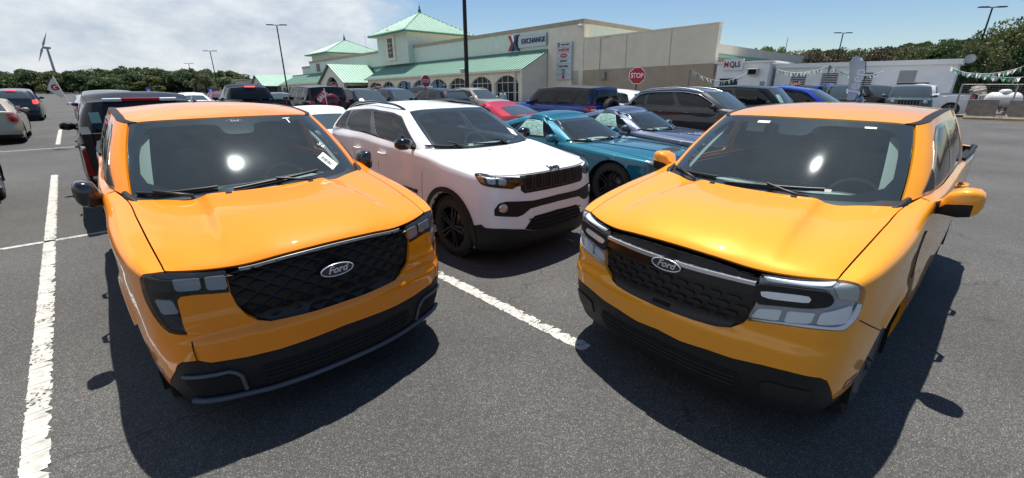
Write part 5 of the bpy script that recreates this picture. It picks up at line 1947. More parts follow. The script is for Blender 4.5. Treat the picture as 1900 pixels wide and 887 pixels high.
    if kind == 'L':
        st = decal('price_sticker', .50, .135, .085, .125, PAPER(), rot=.42)
        p = G(np.array([.515]), np.array([.14]))[0]; n_ = normals(G, np.array([.5]), np.array([.14]))[0]
        for k in range(9):
            a = .42
            du, dv = -.020, .045 - .0085 * k
            uu, v2 = .512 + math.cos(a) * du - math.sin(a) * dv, .135 + math.sin(a) * du + math.cos(a) * dv
            w_, h_ = .034, .0035 if k % 3 else .006
            ca, sa = math.cos(a), math.sin(a)
            q = np.array([(uu + ca * x - sa * y, v2 + sa * x + ca * y) for x, y in ((-w_ / 2, -h_ / 2), (w_ / 2, -h_ / 2), (w_ / 2, h_ / 2), (-w_ / 2, h_ / 2))])
            panel(G, q, 'barcode_line', INK(), st, res=.05, off=.006, edge=0)
        chalk = mat('chalk_white', (.8, .82, .8), rough=.8)
        def write(body, u, v, size, rot=0., width=None):
            t = text_mesh(body, size, bold=.0)
            uv = np.array([(u, v)]); pp = G(uv[:, 0], uv[:, 1])[0]; nn_ = normals(G, uv[:, 0], uv[:, 1])[0]
            put_mesh('windscreen_writing', t, chalk, root, frame_mtx(pp + nn_ * .006, nn_) @ Matrix.Rotation(rot, 4, 'Z'))
        write('T', .43, c.gH - .055, .10)
        write('56', .545, .265, .065, rot=R_(-70))
        t = text_mesh('Ford', .03, shear=.3)
        pp = G(np.array([0.]), np.array([c.gH - .035]))[0]; nn_ = normals(G, np.array([0.]), np.array([c.gH - .035]))[0]
        M = frame_mtx(pp + nn_ * .005, nn_)
        ol = MB().tube([(a, b, 0) for a, b in oval(0, 0, .055, .018)] + [(.055, 0, 0)], .0012, 4, caps=False)
        so = put_mesh('windscreen_badge', ol.mesh('windscreen_badge'), mat('print_grey', (.35, .37, .38), rough=.6), root, M)
        put_mesh('windscreen_badge_lettering', t, MATS['print_grey'], so, M)
    else:
        decal('windscreen_label', -.27, c.gH - .05, .10, .017, PAPER())
        decal('windscreen_label', .47, c.gH - .05, .07, .012, PAPER())
        decal('number_plate_label', .36, .075, .07, .018, mat('label_grey', (.4, .42, .4), rough=.7), off=.003)
        vp = MB().box((-.40, 1.945, 1.575), (.14, .004, .16), mtx=Matrix.Rotation(R_(-16), 3, 'X'))
        vp.build('visor_paper', mat('visor_paper', (.25, .27, .26), rough=.8), root)
    return root


ORL = paint('paint_orange', (.88, .250, .001), metal=0, rough=.5, dust=.012)
ORR = paint('paint_amber', (.84, .325, .012), metal=.08, rough=.4, dust=.02)
truck_l = build_truck('L', POSE_L, 'orange pickup with black scale-pattern grille and white barcode sticker on its windscreen', ORL, None)
truck_r = build_truck('R', POSE_R, 'amber-orange pickup with chrome grille bar and body-coloured door mirrors', ORR, None)
# ------------------------------------------------------------------ other vehicles: one parametric body
def gspec(L, W, H, fo, wb, zf, zc, yc, yA, belt, rf, rr, rb, beltr=None, deck=None, tw=.73, zb=.18, crown=.03, rise=0.03, fbow=1.0, wr=.34, **kw):
    w = W / 2
    br = beltr if beltr is not None else belt + rise
    b = fbow
    cols = [(0, 0), (.3 * w, .012 * b), (.52 * w, .04 * b), (.68 * w, .085 * b), (.80 * w, .14 * b), (.885 * w, .22 * b), (.94 * w, .31 * b), (.965 * w, .40 * b + .02), (.98 * w, .56), (w, fo),
            (.988 * w, yA - .10), (.984 * w, yA + .2), (.984 * w, (yA + fo + wb) / 2), (.986 * w, fo + wb - .45), (w, fo + wb), (.972 * w, L - .42), (.94 * w, L - .24), (.86 * w, L - .10), (.5 * w, L - .02), (0, L)]
    y5 = .22 * b + .07
    def gz(y): return zf + (zc - zf) * min(1, max(0, (y - y5) / (yA - .10 - y5))) ** .75
    zt = deck if deck is not None else br
    top = [(0, .05, zf), (.29 * w, .062, zf - .002), (.49 * w, .10 * b, zf - .004), (.63 * w, .14 * b + .01, zf - .002), (.72 * w, .19 * b + .02, zf), (.785 * w, y5, zf + .004)]
    for x, y in ((.798 * w, .36 * b + .04), (.806 * w, .47 * b + .04), (.812 * w, .62), (.825 * w, fo), (.842 * w, yA - .10)):
        top.append((x, y, gz(y)))
    ym = (yA + fo + wb) / 2
    top += [(.905 * w, yA + .2, belt), (.915 * w, ym, (belt + br) / 2), (.915 * w, fo + wb - .45, br), (.915 * w, fo + wb, br if deck is None else (br + zt) / 2),
            (.90 * w, L - .42, zt), (.87 * w, L - .26, zt), (.80 * w, L - .14, zt), (.48 * w, L - .07, zt), (0, L - .05, zt)]
    t = [.10, .04, .015, 0, 0, .01, .02, .035]
    gh = [((0, yc, zc - .012), (0, rf[0], rf[1])), ((.45 * w, yc + .04, zc - .01), (.36 * w, rf[0] + .015, rf[1] - .003)), ((.70 * w, yc + .13, zc), (.58 * w, rf[0] + .055, rf[1] - .014)),
          ((.80 * w, yA - .09, zc + .006), (.66 * w * tw / .73, rf[0] + .11, rf[1] - .03)), ((.878 * w, yA + .05, belt - .005), (.70 * w * tw / .73, rf[0] + .2, rf[1] - .022)),
          ((.903 * w, yA + .45, belt), (.99 * tw * w, rf[0] * .6 + rr[0] * .4 - .1, H - .055)), ((.908 * w, (yA + rb[0]) / 2 + .15, (belt + br) / 2), (tw * w, (rf[0] + rr[0]) / 2 + .1, H - .045)),
          ((.905 * w, rb[0] - .75, br), (.985 * tw * w, rr[0] - .40, (H + rr[1]) / 2 - .05)), ((.885 * w, rb[0] - .17, br), (.93 * tw * w, rr[0] - .10, rr[1] - .04)),
          ((.74 * w, rb[0] - .04, br + .005), (.78 * tw * w, rr[0] - .02, rr[1] - .03)), ((.4 * w, rb[0], rb[1]), (.42 * tw * w, rr[0], rr[1] - .01)), ((0, rb[0] + .01, rb[1]), (0, rr[0] + .01, rr[1]))]
    d = dict(cols=cols, top=top, zl=list(np.linspace(zb, zf - .12, 8)), pf=t, ps=[.06, .025, .008, 0, 0, .002, .008, .018], pr=[.1, .03, 0, 0, 0, .01, .02, .03],
             fc=5, rc=10, cowl=(yc - .05, zc - .012), crown=crown, roll=.02, gh=gh, ia=3, ic=8, rcrown=.025, gH=H - belt,
             L=L, W=W, H=H, fo=fo, wb=wb, wr=wr, zf=zf, belt=belt, br=br, deck=deck, rb=rb, rr=rr, rf=rf, yA=yA)
    d.update(kw)
    return d


SP = dict(
    sedan=gspec(4.75, 1.82, 1.44, .95, 2.78, .80, .97, 1.38, 1.62, .96, (2.10, 1.39), (3.30, 1.37), (3.98, 1.02), deck=1.04, tw=.70, wr=.33),
    suv=gspec(4.65, 1.87, 1.69, .90, 2.72, .99, 1.12, 1.20, 1.45, 1.12, (1.95, 1.60), (4.15, 1.60), (4.50, 1.16), tw=.73, wr=.36),
    bigsuv=gspec(5.10, 1.99, 1.77, .95, 2.98, 1.06, 1.20, 1.32, 1.56, 1.20, (2.06, 1.66), (4.55, 1.68), (4.93, 1.24), tw=.74, wr=.385),
    boxy=gspec(4.70, 1.93, 1.84, .86, 2.95, 1.14, 1.24, 1.50, 1.68, 1.23, (1.98, 1.76), (4.50, 1.80), (4.58, 1.25), tw=.82, rise=.0, wr=.41, fbow=.7),
    coupe=gspec(4.81, 1.90, 1.375, .93, 2.72, .80, .945, 1.62, 1.86, .955, (2.28, 1.285), (3.25, 1.32), (4.15, 1.07), deck=1.08, tw=.66, rise=.06, wr=.355),
    van=gspec(4.95, 1.99, 1.80, .98, 3.0, .98, 1.14, 1.05, 1.42, 1.12, (2.0, 1.68), (4.55, 1.70), (4.86, 1.15), tw=.75, wr=.36),
    crew=gspec(5.60, 1.98, 1.88, .95, 3.55, 1.15, 1.26, 1.48, 1.74, 1.27, (2.22, 1.78), (3.52, 1.80), (3.68, 1.30), deck=1.30, tw=.74, wr=.39),
)
WINS = dict(sedan=[(4.22, 5.72), (5.86, 7.25), ], suv=[(4.22, 5.72), (5.86, 6.95), (7.08, 7.72)], bigsuv=[(4.2, 5.6), (5.72, 6.85), (6.97, 7.78)], boxy=[(4.15, 5.65), (5.8, 6.7), (6.95, 7.85)],
            coupe=[(4.25, 6.2), (6.35, 7.3)], van=[(4.2, 5.6), (5.72, 6.85), (6.97, 7.8)], crew=[(4.2, 5.75), (5.9, 7.35)])


def fidx(U, i):
    k = int(i)
    return U[k] + (U[min(k + 1, len(U) - 1)] - U[k]) * (i - k)


def build_car(kind, pose, name, label, cat, body, group=None, res=.09, rim=None, clad=False, glassm=None, wscreen=None, roofm=None, lights=True, brake=False, rails=None, details=True, spare=False, cabin=False, sp=None, wheel_style='five', wheels=True):
    sp = sp or SP[kind]
    c = Car(sp)
    root = empty(name, (pose[0], pose[1], 0), pose[2], label, cat, group)
    W, G, RF, H = c.wall, c.gh, c.roof, c.hood
    L, w, fo, wb, wr = sp['L'], sp['W'] / 2, sp['fo'], sp['wb'], sp['wr']
    ra = wr + .055
    glassm = glassm or GP(); wscreen = wscreen or GBK(); roofm = roofm or body
    rim = rim or RIMS()
    arches = [(fo, wr, ra), (fo + wb, wr, ra)]
    z0 = sp['zl'][0] + .01
    bd = panel(W, shell_outline(c, arches, z0), 'body', body, root, res=res, edge=.05)
    x1, hl = H._d[1], H._d[3]
    panel(H, [(-x1 + .006, .01), (x1 - .006, .01), (x1 - .006, hl - .01), (-x1 + .006, hl - .01)], 'bonnet', body, root, res=min(res, .05), edge=.012, off=.003)
    # greenhouse
    gU, gH = c.gU, c.gH
    wins = WINS[kind]
    wpol = []
    for a, b in wins:
        u0, u1 = fidx(gU, a), fidx(gU, b)
        wpol.append(round_poly(np.array([(u0, gH * .07), (u1, gH * .07), (u1, gH * .84), (u0, gH * .84)]), 2, .10))
    u3 = gU[3] + .006
    fr = np.array([(u3, 0), (u3, gH), (gU[9] - .01, gH), (gU[9] - .01, 0)])
    for mir in (False, True):
        panel(G, fr, 'pillar_frame', body, root, res=res, edge=.012, holes=wpol, mirror=mir)
        if kind != 'coupe':
            ua, ub = fidx(gU, wins[0][0]) - .035, fidx(gU, wins[-1][1]) + .035
            sr = round_poly(np.array([(ua, gH * .015), (ub, gH * .03), (ub - .02, gH * .90), (ua, gH * .90)]), 2, .08)
            panel(G, sr, 'window_surround', BLKG(), root, res=res, off=.003, edge=.004, holes=wpol, mirror=mir)
        for wp in wpol:
            panel(G, wp, 'side_window', glassm, root, res=res * 1.4, off=-.002, edge=0, mirror=mir)
        rw = np.array([(gU[9] - .01, 0), (gU[9] - .01, gH), (gU[-1], gH), (gU[-1], 0)])
        rwi = np.array([(gU[9] + .03, gH * .12), (gU[9] + .03, gH * .86), (gU[-1] + .0, gH * .86), (gU[-1], gH * .12)])
        panel(G, rw, 'tail_frame', body, root, res=res, edge=0, mirror=mir)
        panel(G, rwi, 'rear_window', GBK() if kind not in ('mid', 'crew', 'boxy') else GP(), root, res=res, off=.006, edge=0, mirror=mir)
    u3 = gU[3]
    ws = np.array([(-u3, .0), (u3, .0), (u3, gH - .004), (-u3, gH - .004)])
    if cabin:
        wi = round_poly(np.array([(-u3 + .05, .03), (u3 - .05, .03), (u3 - .055, gH - .04), (-u3 + .055, gH - .04)]), 2, .12)
        panel(G, ws, 'windscreen_border', mat('frit_black', (.010, .011, .012), rough=.1), root, res=.07, off=-.004, edge=0, holes=[wi])
    panel(G, ws, 'windscreen', wscreen, root, res=min(res, .07), off=.001, edge=.004)
    panel(RF, [(-c.rW + .002, .004), (c.rW - .002, .004), (c.rW - .002, c.rL - .004), (-c.rW + .002, c.rL - .004)], 'roof', roofm, root, res=min(res, .06), edge=.01)
    if sp['deck'] is not None:
        zt = sp['deck']; yb, zb_ = sp['rb']
        def deckf(u, v):
            t = np.clip(v, 0, 1); q = u / w; a = np.abs(q)
            ye = L - .05 - .12 * a ** 2
            y = (yb - .25 * a) * (1 - t) + ye * t
            x = q * (.91 * w * (1 - t) + .84 * w * t)
            z = (zb_ - .005) * (1 - t) + (zt - .003) * t + .012 * (1 - a ** 2) * np.sin(np.pi * t)
            return np.stack([x, y, z], 1)
        D = FSurf(deckf, (-w, w, 0, 1))
        if kind in ('crew', 'mid'):
            bx = MB()
            bl0 = yb + .05
            bx.box((0, (bl0 + L - .1) / 2, .72), (w * 1.6, L - .1 - bl0, .05))
            for s in (1, -1): bx.box((s * w * .84, (bl0 + L) / 2, 1.0), (.10, L - bl0 - .12, .56))
            bx.box((0, L - .14, 1.0), (w * 1.55, .10, .56))
            bx.build('bed', BLK(), root)
            for s in (1, -1):
                rc_ = MB().box((s * w * .875, (bl0 + L) / 2 - .02, sp['deck'] + .004), (.11, L - bl0 - .2, .03), bev=.01)
                rc_.build('bed_rail_cap', BLK(), root)
        else:
            panel(D, [(-w, 0.01), (w, .01), (w, .99), (-w, .99)], 'boot_lid', body, root, res=.12, edge=.0)
    # dark inside, floor
    fl = MB().box((0, L / 2, .33), (w * 1.45, L * .78, .16))
    fl.box((0, fo + .05, .5), (w * 1.15, 1.0, .35))
    fl.build('underbody', VOID(), root)
    yb = sp['rb'][0]
    if not cabin:
        pass
    cb = MB()
    cb.box((0, (sp['yA'] + yb) / 2, sp['belt'] - .42), (w * 1.7, yb - sp['yA'], .04))
    for s in (1, -1): cb.box((s * w * .86, (sp['yA'] + yb) / 2, sp['belt'] - .24), (.03, yb - sp['yA'] - .1, .40))
    cb.build('cabin_lining', INTD(), root)
    if cabin:
        zd = sp['belt']
        dash = MB()
        Vv, Ff = [], []
        yc = sp['gh'][0][0][1]
        for x in np.linspace(-.78 * w, .78 * w, 13):
            a = abs(x) / (.78 * w)
            Vv += [(x, yc + .06 + .18 * a ** 2, zd - .03), (x, yc + .35, zd - .03), (x, yc + .62, zd - .05), (x, yc + .66, zd - .14), (x, yc + .62, zd - .4)]
        for i in range(12):
            for k in range(4): Ff.append((5 * i + k, 5 * i + 5 + k, 5 * i + 6 + k, 5 * i + 1 + k))
        dash.add(Vv, Ff, True).build('dashboard', mat('dash_grey', (.33, .39, .39), rough=.62), root)
        make_steering(root, .38, yc + .82, zd - .10, INTG())
        for s in (1, -1): make_seat(root, s * .38, yc + 1.25, zd - .47, INTD())
        bs = MB().box((0, yc + 2.05, zd - .48), (1.25, .5, .16), bev=.05)
        bs.box((0, yc + 2.35, zd - .18), (1.25, .14, .6), bev=.05)
        bs.build('rear_bench', INTD(), root)
        hlr = [(-c.rW + .06, .05), (c.rW - .06, .05), (c.rW - .06, c.rL - .04), (-c.rW + .06, c.rL - .04)]
        panel(RF, hlr, 'headliner', LINER(), root, res=.14, off=-.035, edge=0)
    for s in (1, -1):
        mir = s < 0
        if clad:
            ring = c.side([(fo + r * math.cos(a), wr + r * math.sin(a)) for r, sg in ((ra + .06, 1), (ra + .004, -1)) for a in (np.linspace(-.22, math.pi + .22, 30) if sg > 0 else np.linspace(math.pi + .22, -.22, 30))])
            panel(W, ring, 'arch_cladding', BLK(), root, res=.04, off=.014, edge=.03, mirror=mir)
            ring = c.side([(fo + wb + r * math.cos(a), wr + r * math.sin(a)) for r, sg in ((ra + .06, 1), (ra + .004, -1)) for a in (np.linspace(-.22, math.pi + .22, 30) if sg > 0 else np.linspace(math.pi + .22, -.22, 30))])
            panel(W, ring, 'arch_cladding', BLK(), root, res=.04, off=.014, edge=.03, mirror=mir)
            panel(W, c.side([(fo + ra + .03, z0 + .005), (fo + wb - ra - .03, z0 + .005), (fo + wb - ra - .05, z0 + .15), (fo + ra + .05, z0 + .15)]), 'sill_cladding', BLK(), root, res=.12, off=.008, edge=.02, mirror=mir)
        if wheels:
            for wy in (fo, fo + wb):
                make_wheel(root, s * (w - .055), wy, wr, .22, s, rim, wheel_style)
                ln = MB(); V_, F_ = [], []
                for a in np.linspace(-.3, math.pi + .3, 14):
                    for x in (w - .36, w - .04): V_.append((s * x, wy + ra * math.cos(a), wr + ra * math.sin(a)))
                for i in range(13): F_.append((2 * i, 2 * i + 1, 2 * i + 3, 2 * i + 2))
                ln.add(V_, F_, True).build('wheel_liner', VOID(), root)
        if details:
            # door seams as dark gaps, handles
            yd = [sp['yA'] - .02, (sp['yA'] + fo + wb) / 2 + .05] + ([fo + wb - .25] if kind != 'coupe' else [])
            if kind == 'coupe': yd = [sp['yA'] - .02, fo + wb - .75]
            for y in yd:
                q = c.side([(y - .004, z0 + .17), (y + .004, z0 + .17), (y + .004, sp['belt'] + .0), (y - .004, sp['belt'] + .0)])
                panel(W, q, 'door_gap', VOID(), root, res=.2, off=.0015, edge=0, mirror=mir)
            for y in (yd[1:] if kind != 'coupe' else [yd[1]]):
                p = W(*c.side([(y - .16, sp['belt'] - .14)]).T)[0]
                hn = MB().tube([(s * p[0], y - .24, p[2]), (s * (p[0] + .035), y - .21, p[2]), (s * (p[0] + .035), y - .08, p[2] + .004), (s * p[0], y - .05, p[2] + .004)], .013, 6)
                hn.build('handle', body, root)
        # mirrors
        mm = MB()
        ym, zm = sp['yA'] + .22, sp['belt'] + .055
        sec = [(.0, .03, .03), (.045, .07, .06), (.10, .085, .072), (.16, .075, .066), (.20, .05, .045), (.212, .02, .02)]
        Vv, Ff = [], []
        for (dx, ry, rz_) in sec:
            for k in range(12):
                a = 2 * math.pi * k / 12; ca, sa = math.cos(a), math.sin(a)
                Vv.append((s * (w * .94 + dx), ym + ry * math.copysign(abs(ca) ** .7, ca), zm + rz_ * math.copysign(abs(sa) ** .7, sa)))
        for i in range(5):
            for k in range(12): Ff.append((i * 12 + k, (i + 1) * 12 + k, (i + 1) * 12 + (k + 1) % 12, i * 12 + (k + 1) % 12))
        Ff.append(tuple(range(60, 72)))
        mm.add(Vv, Ff, True)
        mo = mm.build('mirror', sp.get('mirror_mat') or body, root)
        MB().tube([(s * w * .86, ym - .03, sp['belt'] - .01), (s * w * .97, ym, zm - .04)], [.03, .025], 8).build('mirror_stem', BLK(), mo)
        if lights:
            q = np.array([(fidx(c.U, sp.get('hl', (2.4, 6.3))[0]), c.vt - .17), (fidx(c.U, sp.get('hl', (2.4, 6.3))[1]), c.vt - .12), (fidx(c.U, sp.get('hl', (2.4, 6.3))[1] + .1), c.vt - .06), (fidx(c.U, sp.get('hl', (2.4, 6.3))[0]) + .02, c.vt - .045)])
            panel(W, round_poly(q, 1, .15), 'headlight', mat('lamp_silver', (.35, .37, .39), rough=.15, metal=.5, coat=1), root, res=.08, off=.006, edge=.01, mirror=mir)
            zt = sp['deck'] if sp['deck'] is not None else sp['br']
            n = len(c.U)
            vt0, vt1 = (c.vt - .19, c.vt - .06) if kind not in ('crew', 'mid') else (c.vt - .42, c.vt - .06)
            q = np.array([(fidx(c.U, n - 4.9), vt0 + .03), (fidx(c.U, n - 2.6), vt0), (fidx(c.U, n - 2.6), vt1), (fidx(c.U, n - 4.9), vt1)])
            panel(W, round_poly(q, 1, .15), 'tail_light', mat('brake_lit', (.5, .02, .02), rough=.2, emit=(1, .06, .05), estr=1.6) if brake else REDL(), root, res=.08, off=.006, edge=.01, mirror=mir)
    if lights:
        q = np.array([(-.52 * w, c.vt - .19), (.52 * w, c.vt - .19), (.56 * w, c.vt - .03), (-.56 * w, c.vt - .03)])
        panel(W, round_poly(q, 1, .1), 'grille', BLKG(), root, res=.1, off=.004, edge=.01)
        q = np.array([(-.7 * w, z0 + .03), (.7 * w, z0 + .03), (.62 * w, z0 + .22), (-.62 * w, z0 + .22)])
        panel(W, round_poly(q, 1, .1), 'air_intake', BLK(), root, res=.1, off=.003, edge=.01)
        # number plate, rear bumper valance
        for mir in (False, True):
            q = np.array([(fidx(c.U, len(c.U) - 4.3), z0), (c.U[-1], z0), (c.U[-1], z0 + .16), (fidx(c.U, len(c.U) - 4.3), z0 + .12)])
            panel(W, q, 'rear_valance', BLK(), root, res=.1, off=.006, edge=.01, mirror=mir)
        zz = .75 if sp['deck'] is None else .72
        pl = MB().box((0, L + .008, zz), (.31, .012, .155), bev=.004)
        pl.build('number_plate', mat('plate', (.55, .56, .55), rough=.4), root)
    if brake:
        pb = MB().box((0, sp['rb'][0] - .28, sp['H'] - .07), (.36, .05, .03), bev=.008)
        pb.build('third_brake_light', MATS['brake_lit'], root)
    if rails:
        for s in (1, -1):
            pts = RF(np.full(16, s * (c.rW - .03)), np.linspace(c.rL * .06, c.rL * .95, 16))
            hgt = [.0, .03, .045] + [.05] * 10 + [.045, .03, 0]
            MB().tube([(p[0], p[1], p[2] + h) for p, h in zip(pts, hgt)], .016, 8).build('roof_rail', rails, root)
    if spare:
        t = make_wheel(root, 0, 0, .39, .22, 1, RIMB())
        t.location = (0, L + .14, 1.05)
        t.rotation_euler = (0, 0, math.pi / 2)
        t.name = 'spare_wheel'
    return root, c


def slot(a, b, away=False):
    """Pose of a vehicle parked along the stalls with its nose (or tail when away) at (a, b)."""
    if not away:
        p = lot(a, b)
        return (p[0], p[1], LOT)
    p = lot(a, b)
    return (p[0], p[1], LOT + math.pi)


def tail_at(kind, a, b, turn=0.0):
    L = SP[kind]['L']
    return slot(a + L, b, True)


# ------------------------------------------------------------------ the white crossover beside the pickup
JP = (0.51, 4.668, R_(42.33))
JSP = gspec(4.40, 1.86, 1.64, .825, 2.636, 1.0, 1.165, 1.12, 1.36, 1.165, (1.93, 1.585), (3.98, 1.575), (4.30, 1.22), tw=.72, rise=.075, crown=.012, wr=.352, beltr=1.24, mirror_mat=BLKG())
WINS['jeep'] = [(4.22, 5.62), (5.75, 6.98), (7.08, 7.62)]
WHITE = paint('paint_white', (.86, .87, .88), metal=0, rough=.5, dust=.012)
jeep, jc = build_car('jeep', JP, 'crossover_suv', 'white crossover with black roof rails, black wheels and seven-slot grille', 'suv', WHITE, res=.05, rim=RIMB(), clad=True,
                     glassm=glass('tint_glass', tint=(.10, .11, .12), clear=.5, dust=.015), wscreen=GW(), lights=False, cabin=True, rails=BLKG(), sp=JSP)


def j1(*q): return [(760 + .2705 * a, 280 + .2705 * b) for a, b in q]
def j3(*q): return [(610 + .248 * a, 180 + .248 * b) for a, b in q]


JPX = lambda q: jc.px(q, JP, -1, umax=1.6) * [-1, 1]


def jeep_front():
    W, c = jc.wall, jc
    hl = JPX(j1((445, 157), (530, 163), (650, 180), (765, 185), (783, 235), (735, 245), (705, 262), (640, 258), (530, 243), (490, 228), (465, 195)))
    for mir in (False, True):
        h = panel(W, hl, 'headlight', mat('lamp_black', (.008, .008, .009), rough=.3), jeep, res=.04, off=.003, edge=.01, mirror=mir)
        for q, mm in (([(520, 180), (590, 190), (590, 232), (540, 228)], REFL()), ([(610, 192), (665, 198), (660, 240), (610, 236)], REFL()), ([(685, 196), (745, 200), (740, 232), (690, 240)], mat('lamp_dim', (.10, .105, .10), rough=.2, metal=.6)),
                      ([(462, 172), (505, 182), (520, 225), (490, 220)], AMBER())):
            panel(W, round_poly(JPX(j1(*q)), 1, .15), 'reflector', mm, h, res=.04, off=.006, edge=.004, mirror=mir)
        panel(W, hl, 'lens', SMOKE(), h, res=.04, off=.009, edge=.008, mirror=mir)
        fg = JPX(j1((660, 348), (612, 362), (580, 405), (582, 445), (740, 453), (775, 440), (830, 395)))
        f = panel(W, np.array(fg), 'fog_surround', BLK(), jeep, res=.05, off=.004, edge=.012, mirror=mir)
        fp = JPX(j1((643, 395)))[0]
        p, n = W(np.array([fp[0] * (-1 if mir else 1)]), np.array([fp[1]])), None
        n = normals(W, np.array([fp[0] * (-1 if mir else 1)]), np.array([fp[1]]))[0]
        lm = MB().lathe([(0.0, .0), (.004, .03), (.0, .045), (-.02, .05)], axis='Z', n=18)
        put_mesh('fog_light', lm.mesh('fog_light'), mat('fog_lens', (.5, .53, .55), rough=.08, metal=.6, coat=1), f, frame_mtx(p[0] + n * .01, n))
    # black band, lower intake, chin: symmetric
    def s_(half): return sym(half)
    band = JPX(j1((1025, 296), (850, 340), (660, 348), (830, 395), (900, 375), (1025, 342)))
    band[0, 0] = 0; band[-1, 0] = 0
    panel(W, s_(band), 'bumper_band', BLK(), jeep, res=.06, off=.0045, edge=.01)
    low = JPX(j1((1030, 395), (1000, 405), (860, 445), (832, 475), (792, 535), (850, 545), (960, 520), (1030, 500)))
    low[0, 0] = 0; low[-1, 0] = 0
    lo = panel(W, s_(low), 'air_intake', VOID(), jeep, res=.06, off=.004, edge=.01)
    for k in range(3):
        zz = low[0, 1] - .04 - .045 * k
        MB().tube(surf_bar(W, [(x, zz) for x in np.linspace(-.42, .42, 11)], .006, .008), .008, 5).build('intake_bar', BLK(), lo)
    z0 = JSP['zl'][0] + .012
    ch = JPX(j1((1030, 500), (960, 520), (850, 548), (792, 538), (640, 534), (520, 528), (490, 505)))
    ch[0, 0] = 0
    fo_, ra_ = JSP['fo'], JSP['wr'] + .055
    ft = jc.side([(fo_ - ra_ * .92, .46), (fo_ - ra_ * .985, .36), (fo_ - ra_ * .96, .25)])
    chin = np.concatenate([ch, ft, [[ft[-1, 0] - .01, z0], [0.0, z0]]])
    panel(W, s_(chin), 'lower_bumper', BLK(), jeep, res=.06, off=.007, edge=.02)
    rd = JPX(j1((850, 410)))[0]
    for sg in (1, -1):
        p = W(np.array([sg * rd[0]]), np.array([rd[1]]))[0]; n = normals(W, np.array([sg * rd[0]]), np.array([rd[1]]))[0]
        lm = MB().lathe([(.004, .0), (.003, .025), (-.01, .027)], axis='Z', n=14)
        put_mesh('tow_cap', lm.mesh('tow_cap'), WHITE, jeep, frame_mtx(p + n * .002, n))
    # grille of seven framed slots
    gt, gb = c.vt - .02, c.vt - .27
    go = np.array([(-.52, gt), (.52, gt), (.505, gb + .03), (.46, gb), (-.46, gb), (-.505, gb + .03)])
    g = panel(W, go, 'grille', BLK(), jeep, res=.06, off=.004, edge=.01)
    for k in range(7):
        uc = (k - 3) * .136
        o = round_poly(np.array([(uc - .055, gb + .02), (uc + .055, gb + .02), (uc + .055, gt - .012), (uc - .055, gt - .012)]), 2, .12)
        i_ = round_poly(np.array([(uc - .046, gb + .028), (uc + .046, gb + .028), (uc + .046, gt - .02), (uc - .046, gt - .02)]), 2, .12)
        fr = panel(W, o, 'slot_frame', SILVER() if False else mat('slot_grey', (.05, .052, .055), rough=.45, spec=.25), g, res=.05, off=.010, edge=.006, holes=[i_])
        for a in range(3):
            for b in range(4):
                cu, cv = uc - .03 + .03 * a + (.012 if b % 2 else 0), gb + .05 + b * .045
                if cv > gt - .03 or cu > uc + .042: continue
                hx = np.array([(cu + .013 * math.cos(t), cv + .012 * math.sin(t)) for t in np.linspace(0, 2 * math.pi, 7)[:-1]])
                panel(W, hx, 'mesh_cell', mat('mesh_dark', (.012, .012, .013), rough=.5, spec=.25), fr, res=.05, off=.007, edge=.004)
    # lettering
    p = jc.hood(np.array([0.]), np.array([.035])); n = normals(jc.hood, np.array([0.]), np.array([.03]))[0]
    M = frame_mtx(p[0] + n * .006, n, up=(0, 1, 0))
    put_mesh('bonnet_lettering', text_mesh('Jeep', .10, depth=.004, bold=.002), BLKG(), jeep, M)
    q = jc.side([(1.62, .66)])[0]
    for sg in (1, -1):
        p = W(np.array([sg * q[0]]), np.array([q[1]]))[0]; n = normals(W, np.array([sg * q[0]]), np.array([q[1]]))[0]
        put_mesh('door_lettering', text_mesh('COMPASS', .06, depth=.002, bold=.002, width=.36), BLKG(), jeep, frame_mtx(p + n * .006, n))
    G = jc.gh
    for a, b in (((.24, .0), (.05, .06)), ((-.38, .0), (-.52, .06))):
        gp = lambda q, o: Vector(G(np.array([q[0]]), np.array([q[1]]))[0]) + Vector(normals(G, np.array([q[0]]), np.array([max(q[1], .004)]))[0]) * o
        w = MB().tube([gp(a, .0), gp(((a[0] + b[0]) / 2, .03), .04), gp(b, .03)], [.014, .010, .008], 6)
        wo = w.build('wiper', BLK(), jeep)
        MB().tube([gp((b[0] + t, max(.02, b[1] - .04 + .05 * abs(t))), .014) for t in np.linspace(-.28, .22, 8)], .010, 6).build('blade', BLK(), wo)
    q = np.array([(.52, .10), (.60, .06), (.635, .14), (.555, .18)])
    panel(G, q, 'window_label', PAPER(), jeep, res=.06, off=.004, edge=0)
    for x in (-.22, .10):
        p = jc.hood(np.array([x]), np.array([jc.hL - .16]))[0]
        MB().lathe([(.008, 0), (.008, .012), (0, .016)], tuple(p), 'Z', 8).build('washer_jet', BLK(), jeep)


jeep_front()
del WINS['jeep']

# ------------------------------------------------------------------ the two coupes, the big grey SUV
TEAL = paint('paint_teal', (.002, .10, .155), metal=.25, rough=.42, dust=.012)
GREYB = paint('paint_slate', (.055, .075, .12), metal=.3, rough=.42, dust=.02)
GREYD = paint('paint_graphite', (.022, .024, .027), metal=.3, rough=.4, dust=.02)


